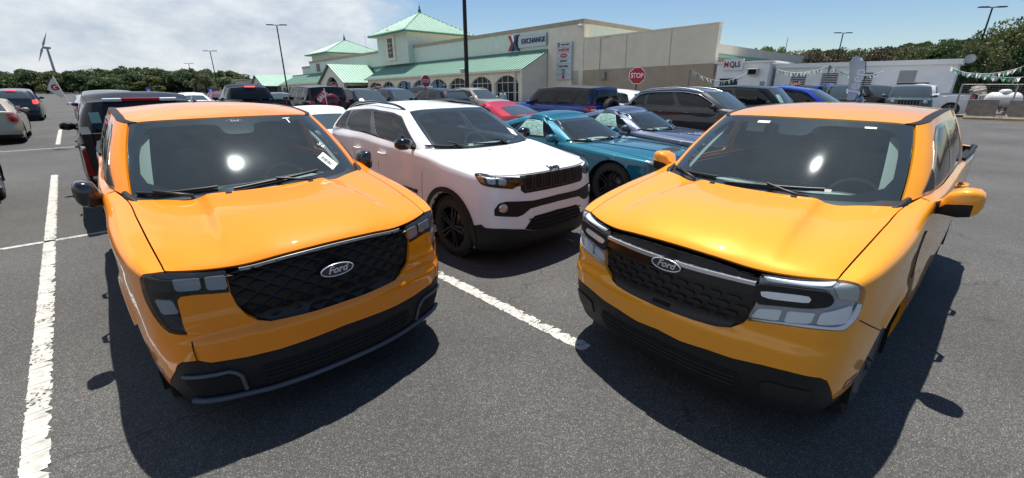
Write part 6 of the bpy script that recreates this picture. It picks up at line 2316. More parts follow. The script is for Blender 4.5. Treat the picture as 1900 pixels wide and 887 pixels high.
def sticker(root, c, w0, w1, v0, v1, side=-1, nm='window_sticker'):
    """A printed price sheet inside a side window: paper with rows of small print."""
    G = c.gh
    u0, u1 = fidx(c.gU, w0), fidx(c.gU, w1)
    q = np.array([(u0, c.gH * v0), (u1, c.gH * v0), (u1, c.gH * v1), (u0, c.gH * v1)])
    s = panel(G, q, nm, mat('sticker_mint', (.30, .50, .42), rough=.6), root, res=.08, off=.003, edge=0, mirror=side < 0)
    rng = random.Random(5)
    for r in range(9):
        vv = c.gH * (v1 - (v1 - v0) * (r + .7) / 9.6)
        x = u0 + .02
        while x < u1 - .03:
            ln = rng.uniform(.015, .07)
            if x + ln > u1 - .01: break
            if rng.random() < .75:
                hh = .010 if r in (0, 4) else .005
                z = np.array([(x, vv), (x + ln, vv), (x + ln, vv + hh), (x, vv + hh)])
                panel(G, z, 'print', mat('print_green', (.02, .08, .09), rough=.7), s, res=.2, off=.005, edge=0, mirror=side < 0)
            x += ln + .012
    return s


def mustang(pose, body, label, group):
    r, c = build_car('coupe', pose, 'sports_coupe', label, 'coupe', body, group, res=.06, rim=RIMB(), wscreen=GW(), glassm=glass('tint_glass2', tint=(.10, .11, .12), clear=.45, dust=.015), cabin=True)
    sticker(r, c, 5.05, 5.95, .16, .80)
    H = c.hood
    for s in (1, -1):     # raised bonnet pleats
        q = strip_poly([(s * (.34 + .10 * t), .05 + (c.hL - .08) * t) for t in np.linspace(0, 1, 12)], .035)
        panel(H, q, 'bonnet_pleat', body, r, res=.05, off=.012, edge=.012)
    v = np.array([(-.20, .22), (.20, .22), (.24, .42), (-.24, .42)])
    panel(H, round_poly(v, 1, .2), 'bonnet_vent', BLK(), r, res=.08, off=.004, edge=.004)
    for a, b in (((.24, .0), (.0, .05)), ((-.34, .0), (-.55, .06))):
        G = c.gh
        gp = lambda q, o: Vector(G(np.array([q[0]]), np.array([q[1]]))[0]) + Vector(normals(G, np.array([q[0]]), np.array([max(q[1], .004)]))[0]) * o
        wo = MB().tube([gp(a, .0), gp(((a[0] + b[0]) / 2, .03), .035), gp(b, .025)], [.013, .009, .007], 6).build('wiper', BLK(), r)
        MB().tube([gp((b[0] + t, .02 + .07 * abs(t)), .012) for t in np.linspace(-.25, .2, 6)], .009, 6).build('blade', BLK(), wo)
    return r, c


teal, tc_ = mustang((2.864, 6.813, R_(46.0)), TEAL, 'teal fastback coupe with mint price sheet in its window beside the white crossover', 'fastback coupes in the front row')
greym, gc_ = mustang((4.589, 8.637, R_(46.0)), GREYB, 'slate blue fastback coupe with mint price sheet between teal coupe and grey SUV', 'fastback coupes in the front row')
atlas, ac_ = build_car('bigsuv', (7.83, 12.517, R_(42.5)), 'large_suv', 'graphite three-row SUV with chrome window trim and silver roof rails', 'suv', GREYD, res=.07, rails=SILVER())
for s in (1, -1):   # bright trim round the side glass
    G = ac_.gh
    u0, u1, h = fidx(ac_.gU, 4.16), fidx(ac_.gU, 7.84), ac_.gH
    pts = [(s * u, v) for u, v in [(u1 - .02, h * .05), (u1 + .03, h * .30), (u1 - .08, h * .80), (u1 - .35, h * .88), (u0 + .35, h * .88), (u0 + .1, h * .84), (u0 - .02, h * .4), (u0 - .03, h * .05)]]
    MB().tube(surf_bar(G, lerp_poly(pts, 40), .01, .006), .011, 6).build('window_trim', CHROME(), atlas)
# ------------------------------------------------------------------ vehicles further back
P_BLACK = paint('paint_black', (.005, .005, .006), metal=0, rough=.45, dust=.003, coat=.55)
P_NAVY = paint('paint_navy', (.012, .020, .045), metal=.2, rough=.42, dust=.012)
P_BLUE = paint('paint_blue', (.006, .045, .26), metal=.2, rough=.42, dust=.012)
P_VBLUE = paint('paint_vivid_blue', (.006, .030, .32), metal=.2, rough=.42, dust=.012)
P_RED = paint('paint_red', (.36, .010, .025), metal=.2, rough=.42, dust=.012)
P_MAROON = paint('paint_maroon', (.13, .012, .025), metal=.2, rough=.42, dust=.012)
P_BEIGE = paint('paint_beige', (.36, .31, .23), metal=.2, rough=.42, dust=.012)
P_SILVER = paint('paint_silver', (.38, .39, .40), metal=.2, rough=.42, dust=.012)
P_SAND = paint('paint_sand', (.34, .31, .27), metal=.2, rough=.42, dust=.012)
P_WHT = WHITE
P_TEALG = paint('paint_bluegrey', (.05, .078, .09), metal=.2, rough=.42, dust=.012)

SP['mid'] = gspec(5.2, 1.86, 1.73, .95, 3.15, 1.05, 1.14, 1.45, 1.70, 1.14, (2.15, 1.64), (3.42, 1.66), (3.56, 1.18), deck=1.14, tw=.74, wr=.37)
WINS['mid'] = WINS['crew']
bpk, bc_ = build_car('mid', tail_at('mid', 7.85, .80), 'pickup_truck', 'black pickup parked tail to tail with the orange pickup', 'pickup truck', P_BLACK, res=.08, rim=RIMB())
cl = MB().box((0, SP['mid']['rr'][0] + .02, 1.655), (.50, .05, .06), bev=.012)
clo = cl.build('third_brake_light', REDL(), bpk)
for s in (1, -1): MB().box((s * .36, SP['mid']['rr'][0] + .025, 1.655), (.24, .05, .055), bev=.012).build('cargo_light', mat('lamp_white', (.6, .62, .64), rough=.2, coat=1), clo)
MB().box((0, 0, 0), (.12, .004, .16)).build('window_label', mat('sticker_mint', (.30, .50, .42), rough=.6), bpk, loc=(.62, SP['mid']['rb'][0] - .02, 1.40))
build_car('sedan', tail_at('sedan', 7.9, 3.65), 'sedan', 'white saloon seen over the orange pickup, behind the white crossover', 'sedan', P_WHT, res=.1)
build_car('coupe', tail_at('coupe', 8.2, 9.35), 'sports_coupe', 'red coupe parked behind the teal coupe, only its roof and rear glass showing', 'coupe', P_RED, res=.1)
brc, bcc = build_car('boxy', tail_at('boxy', 8.5, 12.75), 'off_road_suv', 'blue boxy off-roader with black hard top and spare wheel on its tail', 'suv', P_BLUE, res=.09, rim=RIMB(), roofm=mat('hardtop_black', (.02, .02, .021), rough=.5), spare=True, clad=True, cabin=False)
for s in (True, False):
    fr = np.array([(bcc.gU[3] + .006, bcc.gH * .04), (bcc.gU[3] + .006, bcc.gH), (bcc.gU[9] - .01, bcc.gH), (bcc.gU[9] - .01, bcc.gH * .04)])
    wp = [round_poly(np.array([(fidx(bcc.gU, a), bcc.gH * .07), (fidx(bcc.gU, b), bcc.gH * .07), (fidx(bcc.gU, b), bcc.gH * .84), (fidx(bcc.gU, a), bcc.gH * .84)]), 2, .1) for a, b in WINS['boxy']]
    panel(bcc.gh, fr, 'hard_top_side', mat('hardtop_black', (.02, .02, .021), rough=.5), brc, res=.12, off=.006, edge=.006, holes=wp, mirror=s)
build_car('suv', tail_at('suv', 9.2, 16.6), 'crossover_suv', 'white SUV half hidden between blue boxy off-roader and graphite SUV', 'suv', P_WHT, res=.12)
bs_, bsc = build_car('boxy', slot(3.0, 17.6), 'off_road_suv', 'black boxy SUV with mint sheet in its window, behind the graphite SUV', 'suv', P_BLACK, res=.1)
sticker(bs_, bsc, 1.2, 2.0, .12, .6, side=-1)
build_car('van', slot(2.6, 21.2), 'minivan', 'vivid blue people carrier beside the black boxy SUV', 'van', P_VBLUE, res=.1)
# left aisle
build_car('suv', slot(12.55, -2.13, True), 'crossover_suv', 'black car at the edge of the lot with silver wheel rim', 'suv', P_BLACK, res=.1)
build_car('sedan', tail_at('sedan', 22.2, -2.35), 'sedan', 'beige saloon seen from behind left of the stall line', 'sedan', P_BEIGE, res=.09)
build_car('suv', tail_at('suv', 36.0, -2.3), 'crossover_suv', 'dark SUV driving away with its brake lights on', 'suv', P_NAVY, res=.1, brake=True)
mid = [('suv', 26.0, 1.0, True, P_NAVY, 'navy SUV with roof rails just beyond the black pickup'), ('sedan', 33.0, .8, True, P_SILVER, 'silver saloon in the far stalls beside the white flag'),
       ('van', 42.0, -5.2, False, P_NAVY, 'dark blue van in the far row ahead of the braking SUV'), ('suv', 34.0, -5.4, False, P_BLACK, 'black SUV in the far row left of the braking SUV'), ('sedan', 30.0, -5.2, False, P_WHT, 'white saloon in the far row behind the beige saloon')]
for kd, a, b, aw, pt, lb in mid:
    build_car(kd, slot(a, b, aw), 'sedan' if kd == 'sedan' else 'crossover_suv', lb, 'van' if kd == 'van' else ('sedan' if kd == 'sedan' else 'suv'), pt, res=.14, details=False)


def car_at(kind, px, Y, turn, body, label, cat, name, **k):
    """A parked vehicle whose middle stands at depth Y in the direction of picture column px."""
    d = ray(px, 150); p = d[:2] / d[1] * Y
    L = SP[kind]['L']
    th = LOT + turn
    c_, s_ = math.cos(th), math.sin(th)
    o = (p[0] + s_ * L / 2, p[1] - c_ * L / 2, th)
    k.setdefault('res', .14); k.setdefault('details', False)
    return build_car(kind, o, name, label, cat, body, **k)


PI = math.pi
car_at('sedan', 345, 27, PI, P_WHT, 'white saloon roof just right of the shark-fin aerial', 'sedan', 'sedan')
car_at('sedan', 402, 31, PI, P_MAROON, 'maroon saloon beside the black pickup cab with lit brake light', 'sedan', 'sedan')
p1, _ = car_at('crew', 452, 20, PI, P_BLACK, 'black pickup cab with its high brake light lit, beyond the orange roof', 'pickup truck', 'pickup_truck')
MB().box((0, SP['crew']['rr'][0] + .03, 1.81), (.4, .05, .05), bev=.01).build('third_brake_light', mat('brake_lit', (.5, .02, .02), rough=.2, emit=(1, .06, .05), estr=1.6), p1)
car_at('sedan', 512, 27, 0, P_NAVY, 'navy saloon parked left of the black boxy off-roader', 'sedan', 'sedan')
wr_, _ = car_at('boxy', 572, 22, PI, P_BLACK, 'black boxy off-roader with maroon spare wheel cover and red sale flag', 'suv', 'off_road_suv')
tw_ = MB().lathe([(.0, .0), (.02, .36), (-.10, .40), (-.16, .38)], (0, 0, 0), 'Y', 24).build('spare_wheel_cover', P_MAROON, wr_, loc=(0, SP['boxy']['L'] + .17, 1.12))
car_at('suv', 672, 23, 0, P_BLACK, 'black SUV with silver roof rails left of the grey hatchback', 'suv', 'crossover_suv', rails=SILVER())
car_at('suv', 735, 28, 0, P_NAVY, 'navy SUV facing out below the small round sign', 'suv', 'crossover_suv')
car_at('suv', 803, 24, PI, P_BLACK, 'black SUV with tailgate towards us under the stop sign with blue panels', 'suv', 'crossover_suv')
car_at('bigsuv', 800, 36, 0, P_NAVY, 'dark van with roof box standing by the arched windows', 'van', 'minivan')
car_at('suv', 885, 27, 0, P_SAND, 'sand coloured SUV with bright window line, facing the red coupe', 'suv', 'crossover_suv', rails=SILVER())
car_at('suv', 1470, 27, 0, P_WHT, 'white SUV just beyond the vivid blue people carrier', 'suv', 'crossover_suv')
car_at('boxy', 1503, 30, -.3, P_BLACK, 'black off-roader below the trailer vents beside the red banner', 'suv', 'off_road_suv')
car_at('crew', 1540, 29, .1, P_BLUE, 'blue pickup in front of the trailer', 'pickup truck', 'pickup_truck')
JK = (-.05)
j_a, jac = car_at('boxy', 1567, 25, -R_(75), P_BLACK, 'black off-roader with mint sheet in its windscreen behind the feather flag', 'suv', 'off_road_suv')
sticker(j_a, jac, .4, 1.3, .35, .75, side=1)
j_b, jbc = car_at('boxy', 1632, 27, -R_(40), P_BLACK, 'black off-roader with mint window sheet right of the feather flag', 'suv', 'off_road_suv')
sticker(j_b, jbc, 4.6, 5.3, .2, .7, side=-1)
j_c, jcc = car_at('boxy', 1695, 24.5, -R_(84), P_TEALG, 'blue-grey off-roader with round headlamps and light bar on its roof', 'suv', 'off_road_suv', lights=False, details=True)
for s in (1, -1):
    MB().lathe([(-.03, 0), (-.02, .09), (.03, .10)], (s * .62, -.01, 1.02), 'Y', 16).build('headlight', mat('lamp_silver', (.35, .37, .39), rough=.15, metal=.5, coat=1), j_c)
g_ = MB()
for k in range(7): g_.box((-.36 + .12 * k, -.005, 1.02), (.07, .03, .22), bev=.01)
g_.build('grille_slots', VOID(), j_c)
MB().box((0, 2.2, 1.93), (1.3, .12, .09), bev=.03).build('light_bar', BLK(), j_c)
MB().box((0, -.08, .62), (1.6, .2, .22), bev=.04).build('steel_bumper', BLK(), j_c)
wp_, _ = car_at('crew', 1712, 29.5, PI, P_WHT, 'white pickup bed sticking out behind the blue-grey off-roader', 'pickup truck', 'pickup_truck', details=True)

# ------------------------------------------------------------------ street furniture
DARKM = mat('pole_bronze', (.022, .020, .020), rough=.5, metal=.4)


def lamp_post(px, ytop, Y, label, arms=2, h_over=None, r=.09, ang=0.0):
    d = ray(px, ytop); p = CAMC + d * (Y / d[1])
    h = h_over or p[2]
    o = empty('lamp_post', (p[0], p[1], 0), 0, label, 'lamp post', 'car park lamp posts')
    MB().lathe([(0, .28), (.55, .28), (.6, .22)], (0, 0, 0), 'Z', 14).build('base', mat('pole_base', (.35, .34, .32), rough=.9), o)
    MB().tube([(0, 0, .5), (0, 0, h)], [r, r * .7], 10).build('pole', DARKM, o)
    for k in range(arms):
        a = ang + 2 * math.pi * k / arms
        ca, sa = math.cos(a), math.sin(a)
        hd = MB().box((ca * .75, sa * .75, h + .05), (.75, .36, .09), rz=a, bev=.02)
        hd.box((ca * .3, sa * .3, h + .02), (.5, .07, .07), rz=a)
        hd.build('lamp_head', DARKM, o)
    return o


lamp_post(513.3, 47, 56, 'tall twin-head lamp post in front of the store\'s far gable', ang=.1)
lamp_post(389.6, 95, 82, 'twin-head lamp post between the tree line and the low store wing', ang=.1)
lamp_post(350, 118, 118, 'small far twin-head lamp post right of the shark-fin aerial', ang=.1)
lamp_post(346, 132, 150, 'farthest twin-head lamp post, thin against the trees', ang=.1)
lamp_post(1564.6, 61.6, 62, 'twin-head lamp post rising behind the feather flag', ang=.0)
lamp_post(1841.6, 14, 44, 'twin-head lamp post above the trees by the yard', ang=-.1)
cp = lamp_post(866.5, 150, 31, 'thick dark lamp post with junction box standing before the arcade', h_over=12.5, r=.15)
for s, m_ in ((1, mat('box_white', (.55, .56, .55), rough=.5)),):
    MB().box((-.28, -.05, 2.75), (.26, .25, .30), bev=.03).build('junction_box', m_, cp)
    MB().box((.0, -.17, 2.75), (.22, .10, .42), bev=.02).build('switch_box', DARKM, cp)


def octagon(r): return [(r * math.cos(math.pi / 8 + k * math.pi / 4), r * math.sin(math.pi / 8 + k * math.pi / 4)) for k in range(8)]


def stop_sign(px, y, Y, size, label, face, extra=None, shape='oct'):
    d = ray(px, y); p = CAMC + d * (Y / d[1])
    o = empty('stop_sign' if shape == 'oct' else 'no_entry_sign', (p[0], p[1], 0), face, label, 'road sign')
    z = p[2]; r = size / 2 / math.cos(math.pi / 8) if shape == 'oct' else size / 2
    MB().box((0, .05, z / 2), (.06, .05, z)).build('post', mat('sign_post', (.10, .10, .10), rough=.6, metal=.4), o)
    ol = octagon if shape == 'oct' else (lambda q: [(q * math.cos(t), q * math.sin(t)) for t in np.linspace(0, 6.283, 25)[:-1]])
    pl = MB().prism(ol(r), -.008, .012, lambda a, b, q: (a, q, z + b)).build('plate', mat('sign_white2', (.75, .75, .74), rough=.45), o)
    MB().prism(ol(r * .93), -.012, -.0085, lambda a, b, q: (a, q, z + b)).build('red_field', mat('sign_red', (.40, .012, .022), rough=.4), pl)
    M = Matrix(((1, 0, 0, 0), (0, 0, -1, -.0135), (0, 1, 0, z), (0, 0, 0, 1)))
    if shape == 'oct':
        put_mesh('lettering', text_mesh('STOP', size * .42, bold=size * .008, width=size * .78), MATS['sign_white2'], pl, M)
    else:
        MB().box((0, -.0135, z), (size * .7, .004, size * .17)).build('white_bar', MATS['sign_white2'], pl)
    if extra:
        extra(o, z)
    return o


stop_sign(1182, 140.5, 20.5, .69, 'red stop sign facing us before the brown screen wall', R_(-13))
stop_sign(790, 150.5, 31, .75, 'stop sign turned edgeways before the arched windows', R_(48))
stop_sign(619, 159, 52, .8, 'small far stop sign left of the entrance gable', R_(48))
stop_sign(702, 161, 48, .75, 'round red sign by the store entrance', R_(10), shape='round')
for px, lb in ((754, 'pair of blue panels on a post left of the arched windows'), (812, 'pair of blue panels on a post by the edgeways stop sign')):
    d = ray(px, 165); p = d[:2] / d[1] * 33
    o = empty('blue_panel_sign', (p[0], p[1], 0), .3, lb, 'sign')
    for s in (-1, 1): MB().box((s * .22, 0, 1.55), (.20, .03, 1.0)).build('panel', mat('panel_blue', (.16, .30, .46), rough=.5), o)
    MB().box((0, .03, 1.0), (.12, .05, 2.2)).build('post', mat('panel_dark', (.03, .04, .06), rough=.6), o)
for px, lb in ((276, 'blue disabled parking sign right of the black pickup cab light'), (391, 'blue disabled parking sign before the pale bush')):
    d = ray(px, 169); p = CAMC + d * (60 / d[1])
    o = empty('parking_sign', (p[0], p[1], 0), 0, lb, 'sign')
    MB().tube([(0, 0, 0), (0, 0, p[2] - .3)], .03, 6).build('post', mat('sign_post', (.10, .10, .10), rough=.6, metal=.4), o)
    pl = MB().box((0, 0, p[2]), (.75, .03, .85), bev=.01).build('plate', mat('sign_blue', (.03, .09, .38), rough=.4), o)
    MB().box((0, -.018, p[2]), (.3, .004, .4)).build('symbol', mat('sign_white2', (.75, .75, .74), rough=.45), pl)


def cloth(pts, m, name, parent, wave=.05, nu=10, nv=8, th=.004):
    """A small flag: quad corners p00, p10, p11, p01 with ripples."""
    q = [Vector(p) for p in pts]
    V = []
    n = (q[1] - q[0]).cross(q[3] - q[0]).normalized()
    for i in range(nu + 1):
        for j in range(nv + 1):
            u, v = i / nu, j / nv
            p = (q[0] * (1 - u) + q[1] * u) * (1 - v) + (q[3] * (1 - u) + q[2] * u) * v
            V.append(p + n * (wave * math.sin(5 * u + 2.2 * v) * u))
    m_ = nv + 1
    F = [(i * m_ + j, (i + 1) * m_ + j, (i + 1) * m_ + j + 1, i * m_ + j + 1) for i in range(nu) for j in range(nv)]
    k = len(V)
    V2 = [p + n * th for p in V]
    return MB().add(V, F, True).add(V2, [f[::-1] for f in F], True).build(name, m, parent, fix=False)


def P3(u, w, Y): return Vector(at_depth(u, w, Y))


fl = empty('car_flag', tuple(P3(131, 198, 14)), 0, 'white flag with red letter on a slanting pole above the black pickup', 'flag')
O_ = Vector(fl.location)
MB().tube([P3(131, 198, 14) - O_, P3(97.5, 141, 14) - O_], .016, 6).build('pole', WFRAME, fl)
c1 = cloth([P3(98, 143, 14) - O_, P3(85, 166, 14) - O_, P3(115, 181, 14.05) - O_, P3(120, 178, 14) - O_], mat('flag_white', (.66, .63, .60), rough=.85), 'cloth', fl, .04)
t = text_mesh('G', .22, bold=.012)
cen = P3(102, 163, 13.9) - O_
put_mesh('flag_letter', t, mat('flag_red_ink', (.45, .03, .04), rough=.8), c1, frame_mtx(cen, (-ray(102, 163)).tolist()) @ Matrix.Rotation(R_(25), 4, 'Z'))
fl = empty('car_flag', tuple(P3(607, 195, 16.6)), 0, 'red sale flag flying from the black boxy off-roader', 'flag')
O_ = Vector(fl.location)
MB().tube([P3(607, 195, 16.6) - O_, P3(601, 163, 16.6) - O_], .016, 6).build('pole', WFRAME, fl)
c1 = cloth([P3(601.5, 164, 16.6) - O_, P3(586, 180, 16.6) - O_, P3(600, 193, 16.6) - O_, P3(606, 187, 16.6) - O_], mat('flag_red', (.50, .025, .05), rough=.8), 'cloth', fl, .03)
put_mesh('flag_lettering', text_mesh('SALE', .20, bold=.01), PAPER(), c1, frame_mtx(P3(598, 179, 16.45) - O_, (-ray(598, 179)).tolist()) @ Matrix.Rotation(R_(48), 4, 'Z'))
bn = empty('sale_banner', tuple(P3(1477, 168, 26)), 0, 'small red banner with white lettering beyond the blue people carrier', 'banner')
O_ = Vector(bn.location)
c1 = cloth([P3(1468, 153, 26) - O_, P3(1485, 150, 26) - O_, P3(1485, 159, 26) - O_, P3(1468, 160, 26) - O_], mat('flag_red', (.50, .025, .05), rough=.8), 'cloth', bn, .03)
put_mesh('banner_lettering', text_mesh('SALE', .2, bold=.008), PAPER(), c1, frame_mtx(P3(1477, 155.5, 25.8) - O_, (-ray(1477, 155)).tolist()) @ Matrix.Rotation(R_(15), 4, 'Z'))
MB().tube([P3(1468, 152, 26) - O_, P3(1468, 185, 26) - O_], .02, 6).build('pole', WFRAME, bn)

# feather flag
ff = empty('feather_flag', tuple(P3(1575, 190, 17)), 0, 'tall grey feather flag with pale vertical lettering behind the amber pickup', 'flag')
O_ = Vector(ff.location)
oL = [(1571, 186), (1574, 165), (1576, 140), (1577, 118), (1575.5, 116), (1584, 106), (1592, 103)]
oR = [(1585, 186), (1595, 165), (1602, 140), (1606, 118), (1603, 110), (1598, 105.5), (1592, 103)]
V, F = [], []
for i, (a, b) in enumerate(zip(oL, oR)):
    for k in range(5):
        t = k / 4
        V.append(P3(a[0] + (b[0] - a[0]) * t, a[1] + (b[1] - a[1]) * t, 17 + .06 * math.sin(3 * t + i)) - O_)
for i in range(6):
    for k in range(4): F.append((i * 5 + k, i * 5 + k + 1, (i + 1) * 5 + k + 1, (i + 1) * 5 + k))
cf = MB().add(V, F, True).add([v + Vector((0, .006, 0)) for v in V], [f[::-1] for f in F], True).build('cloth', mat('feather_grey', (.58, .60, .62), rough=.7), ff, fix=False)
put_mesh('flag_lettering', text_mesh('Jeep', .5, bold=.004), mat('feather_white', (.85, .85, .85), rough=.7), cf, frame_mtx(P3(1589, 150, 16.85) - O_, (-ray(1589, 150)).tolist()) @ Matrix.Rotation(R_(82), 4, 'Z'))
MB().tube([P3(1592, 190, 17.02) - O_, P3(1598, 172, 17.02) - O_, P3(1605, 142, 17.02) - O_, P3(1607, 118, 17.02) - O_, P3(1600, 106, 17.02) - O_, P3(1592, 102.5, 17.02) - O_], [.03, .028, .018, .014, .010, .008], 6).build('pole', DARKM, ff)

# bunting
def bunting(pts, label, seed, n=46):
    rg = random.Random(seed)
    o = empty('bunting', tuple(pts[0]), 0, label, 'bunting')
    O_ = Vector(pts[0])
    line = []
    for a, b in zip(pts[:-1], pts[1:]):
        a, b = Vector(a), Vector(b)
        sag = (b - a).length * .05
        for k in range(14):
            t = k / 13
            line.append(a.lerp(b, t) - O_ - Vector((0, 0, sag * 4 * t * (1 - t))))
    MB().tube(line, .012, 4).build('cord', mat('cord_white', (.6, .6, .58), rough=.8), o)
    fw, fg = MB(), MB()
    for k in range(n):
        i = k / n * (len(line) - 2)
        j = int(i); p = line[j].lerp(line[j + 1], i - j); d = (line[j + 1] - line[j]).normalized()
        h = Vector((rg.uniform(-.12, .12), rg.uniform(-.18, .18), -.26))
        (fg if k % 3 == 1 else fw).add([p - d * .10, p + d * .10, p + h, p + h * .5 + Vector((.02, .03, 0))], [(0, 1, 3), (1, 2, 3), (0, 3, 2)])
    a = fw.build('white_pennants', mat('pennant_white', (.72, .74, .72), rough=.7), o); a['kind'] = 'stuff'
    b = fg.build('green_pennants', mat('pennant_green', (.04, .30, .16), rough=.7), o); b['kind'] = 'stuff'
    return o


def thin_pole(p, label):
    o = MB().tube([(0, 0, 0), (0, 0, p[2])], .035, 8).build('flag_pole', mat('pole_grey', (.20, .21, .22), rough=.5, metal=.4), None, loc=(p[0], p[1], 0))
    return tag(o, label, 'pole', 'thin poles carrying the pennant strings')


b0, b1, b2 = P3(1281, 128, 24), P3(1386, 134, 33), P3(1442, 128, 31)
thin_pole(b0, 'thin pole carrying the pennant string before the brown screen wall')
bunting([b0, b1], 'white and green pennant string across the brown screen wall', 1, 34)
b3 = P3(1540, 121, 25)
thin_pole(b3, 'thin pole carrying pennant strings left of the feather flag')
bunting([b2, b3], 'pennant string sagging from the office cabin to the thin pole', 2, 40)
bunting([b3, P3(1640, 131, 30)], 'pennant string running from the thin pole towards the trailer', 3, 34)
b5 = P3(1905, 121, 24)
bunting([P3(1765, 124, 29), P3(1812, 136, 27), b5], 'white and green pennant string from trailer end across the trees', 4, 60)
bunting([P3(1812, 136, 27), P3(1900, 143, 26)], 'second lower pennant string under the first by the trees', 5, 34)

# wind turbine
wt_p = P3(106.5, 150, 250)
wtb = empty('wind_turbine', (wt_p.x, wt_p.y, 0), 0, 'slender two-bladed wind turbine rising above the tree line', 'wind turbine')
hub = P3(92, 88, 250) - Vector((wt_p.x, wt_p.y, 0))
GRYM = mat('turbine_grey', (.36, .38, .40), rough=.5)
MB().tube([(hub.x * 0 + 0, 0, 0), (hub.x * .15, 0, hub.z)], [.7, .45], 10).build('tower', GRYM, wtb)
hx = hub.x * .15
MB().lathe([(-2.0, .2), (-1.6, .8), (1.4, .8), (2.0, .3)], (hx, 0, hub.z), 'Y', 12).build('nacelle', GRYM, wtb)
for s in (1, -1):
    b = MB()
    dx, dz = s * 4.6, s * 7.2
    b.add([(hx, -2.0, hub.z), (hx + dx * .2 - .5, -2, hub.z + dz * .2 + .3), (hx + dx, -2.1, hub.z + dz), (hx + dx * .2 + .4, -2.0, hub.z + dz * .2 - .3),
           (hx, -2.3, hub.z), (hx + dx * .2 - .5, -2.3, hub.z + dz * .2 + .3), (hx + dx, -2.2, hub.z + dz), (hx + dx * .2 + .4, -2.3, hub.z + dz * .2 - .3)],
          [(0, 1, 2, 3), (7, 6, 5, 4), (0, 4, 5, 1), (1, 5, 6, 2), (2, 6, 7, 3), (3, 7, 4, 0)])
    b.build('blade', GRYM, wtb)
# distant masts beside the roofs
for px, y0, Y, lb in ((1462, 70, 90, 'thin radio mast behind the low trees right of the screen wall'),):
    p = P3(px, y0, Y)
    tag(MB().tube([(0, 0, 0), (0, 0, p.z)], [.10, .04], 6).build('radio_mast', DARKM, None, loc=(p.x, p.y, 0)), lb, 'mast')


# ------------------------------------------------------------------ person near the windows
def walker(px, y_head, Y, h, rz, label, shirt, trousers):
    d = ray(px, y_head); p = CAMC + d * (Y / d[1])
    o = empty('person', (p[0], p[1], p[2] - h), rz, label, 'person')
    J = [(0, 0, .95), (0, 0, 1.15), (0, 0, 1.38), (0, -.01, 1.52), (0, -.02, 1.66),      # pelvis..head
         (-.09, 0, .90), (-.11, -.06, .50), (-.11, .02, .09), (-.11, -.12, .04), (.09, 0, .90), (.11, .10, .52), (.12, .22, .12), (.12, .11, .04),
         (-.19, 0, 1.38), (-.25, .03, 1.12), (-.24, -.08, .90), (.19, 0, 1.38), (.25, .0, 1.12), (.22, -.14, .95)]
    E = [(0, 1), (1, 2), (2, 3), (3, 4), (0, 5), (5, 6), (6, 7), (7, 8), (0, 9), (9, 10), (10, 11), (11, 12), (2, 13), (13, 14), (14, 15), (2, 16), (16, 17), (17, 18)]
    Rr = [.145, .15, .15, .065, .105, .10, .07, .05, .04, .10, .07, .05, .04, .075, .055, .04, .075, .055, .04]
    me = bpy.data.meshes.new('body')
    me.from_pydata([(a, b, c) for a, b, c in J], E, [])
    ob = link('body', me, None, o)
    sk = ob.modifiers.new('skin', 'SKIN')
    for i, r in enumerate(Rr): me.skin_vertices[0].data[i].radius = (r, r * .85)
    me.skin_vertices[0].data[0].use_root = True
    sb_ = ob.modifiers.new('sub', 'SUBSURF'); sb_.levels = 2; sb_.render_levels = 2
    dg = bpy.context.evaluated_depsgraph_get()
    m2 = bpy.data.meshes.new_from_object(ob.evaluated_get(dg))
    ob.modifiers.clear(); ob.data = m2
    m2.materials.clear()
    for mm in (shirt, trousers, mat('skin_tone', (.20, .11, .07), rough=.6), mat('hair_dark', (.01, .009, .008), rough=.7)): m2.materials.append(mm)
    for pl in m2.polygons:
        c = pl.center
        pl.use_smooth = True
        if c.z > 1.68 or (c.z > 1.60 and c.y > .02): pl.material_index = 3
        elif c.z > 1.47 or (c.z < 1.02 and abs(c.x) > .19): pl.material_index = 2
        elif c.z < .93: pl.material_index = 1
    return o


walker(933, 165.5, 33, 1.74, R_(160), 'person in pale blue shirt and dark trousers walking by the arched windows', mat('shirt_blue', (.42, .55, .62), rough=.9), mat('trousers_dark', (.02, .02, .025), rough=.9))
walker(833, 169, 29, 1.72, R_(20), 'person in white shirt half hidden behind parked cars by the dark lamp post', mat('shirt_white', (.7, .7, .7), rough=.9), mat('trousers_dark', (.02, .02, .025), rough=.9))
# ------------------------------------------------------------------ trees
def leaf_mat(name, col, tr=.25):
    m = bpy.data.materials.new(name)
    m.use_nodes = True
    nt = m.node_tree
    b = nt.nodes['Principled BSDF']
    b.inputs['Roughness'].default_value = .6
    oi = nt.nodes.new('ShaderNodeNewGeometry')
    r = nt.nodes.new('ShaderNodeValToRGB')
    r.color_ramp.elements[0].color = (*[c * .55 for c in col], 1)
    r.color_ramp.elements[1].color = (*[c * 1.5 for c in col], 1)
    nt.links.new(oi.outputs['Random Per Island'], r.inputs['Fac'])
    nt.links.new(r.outputs['Color'], b.inputs['Base Color'])
    tl = nt.nodes.new('ShaderNodeBsdfTranslucent')
    nt.links.new(r.outputs['Color'], tl.inputs['Color'])
    ms = nt.nodes.new('ShaderNodeMixShader')
    ms.inputs[0].default_value = .35
    nt.links.new(b.outputs[0], ms.inputs[1]); nt.links.new(tl.outputs[0], ms.inputs[2])
    nt.links.new(ms.outputs[0], nt.nodes['Material Output'].inputs['Surface'])
    return m


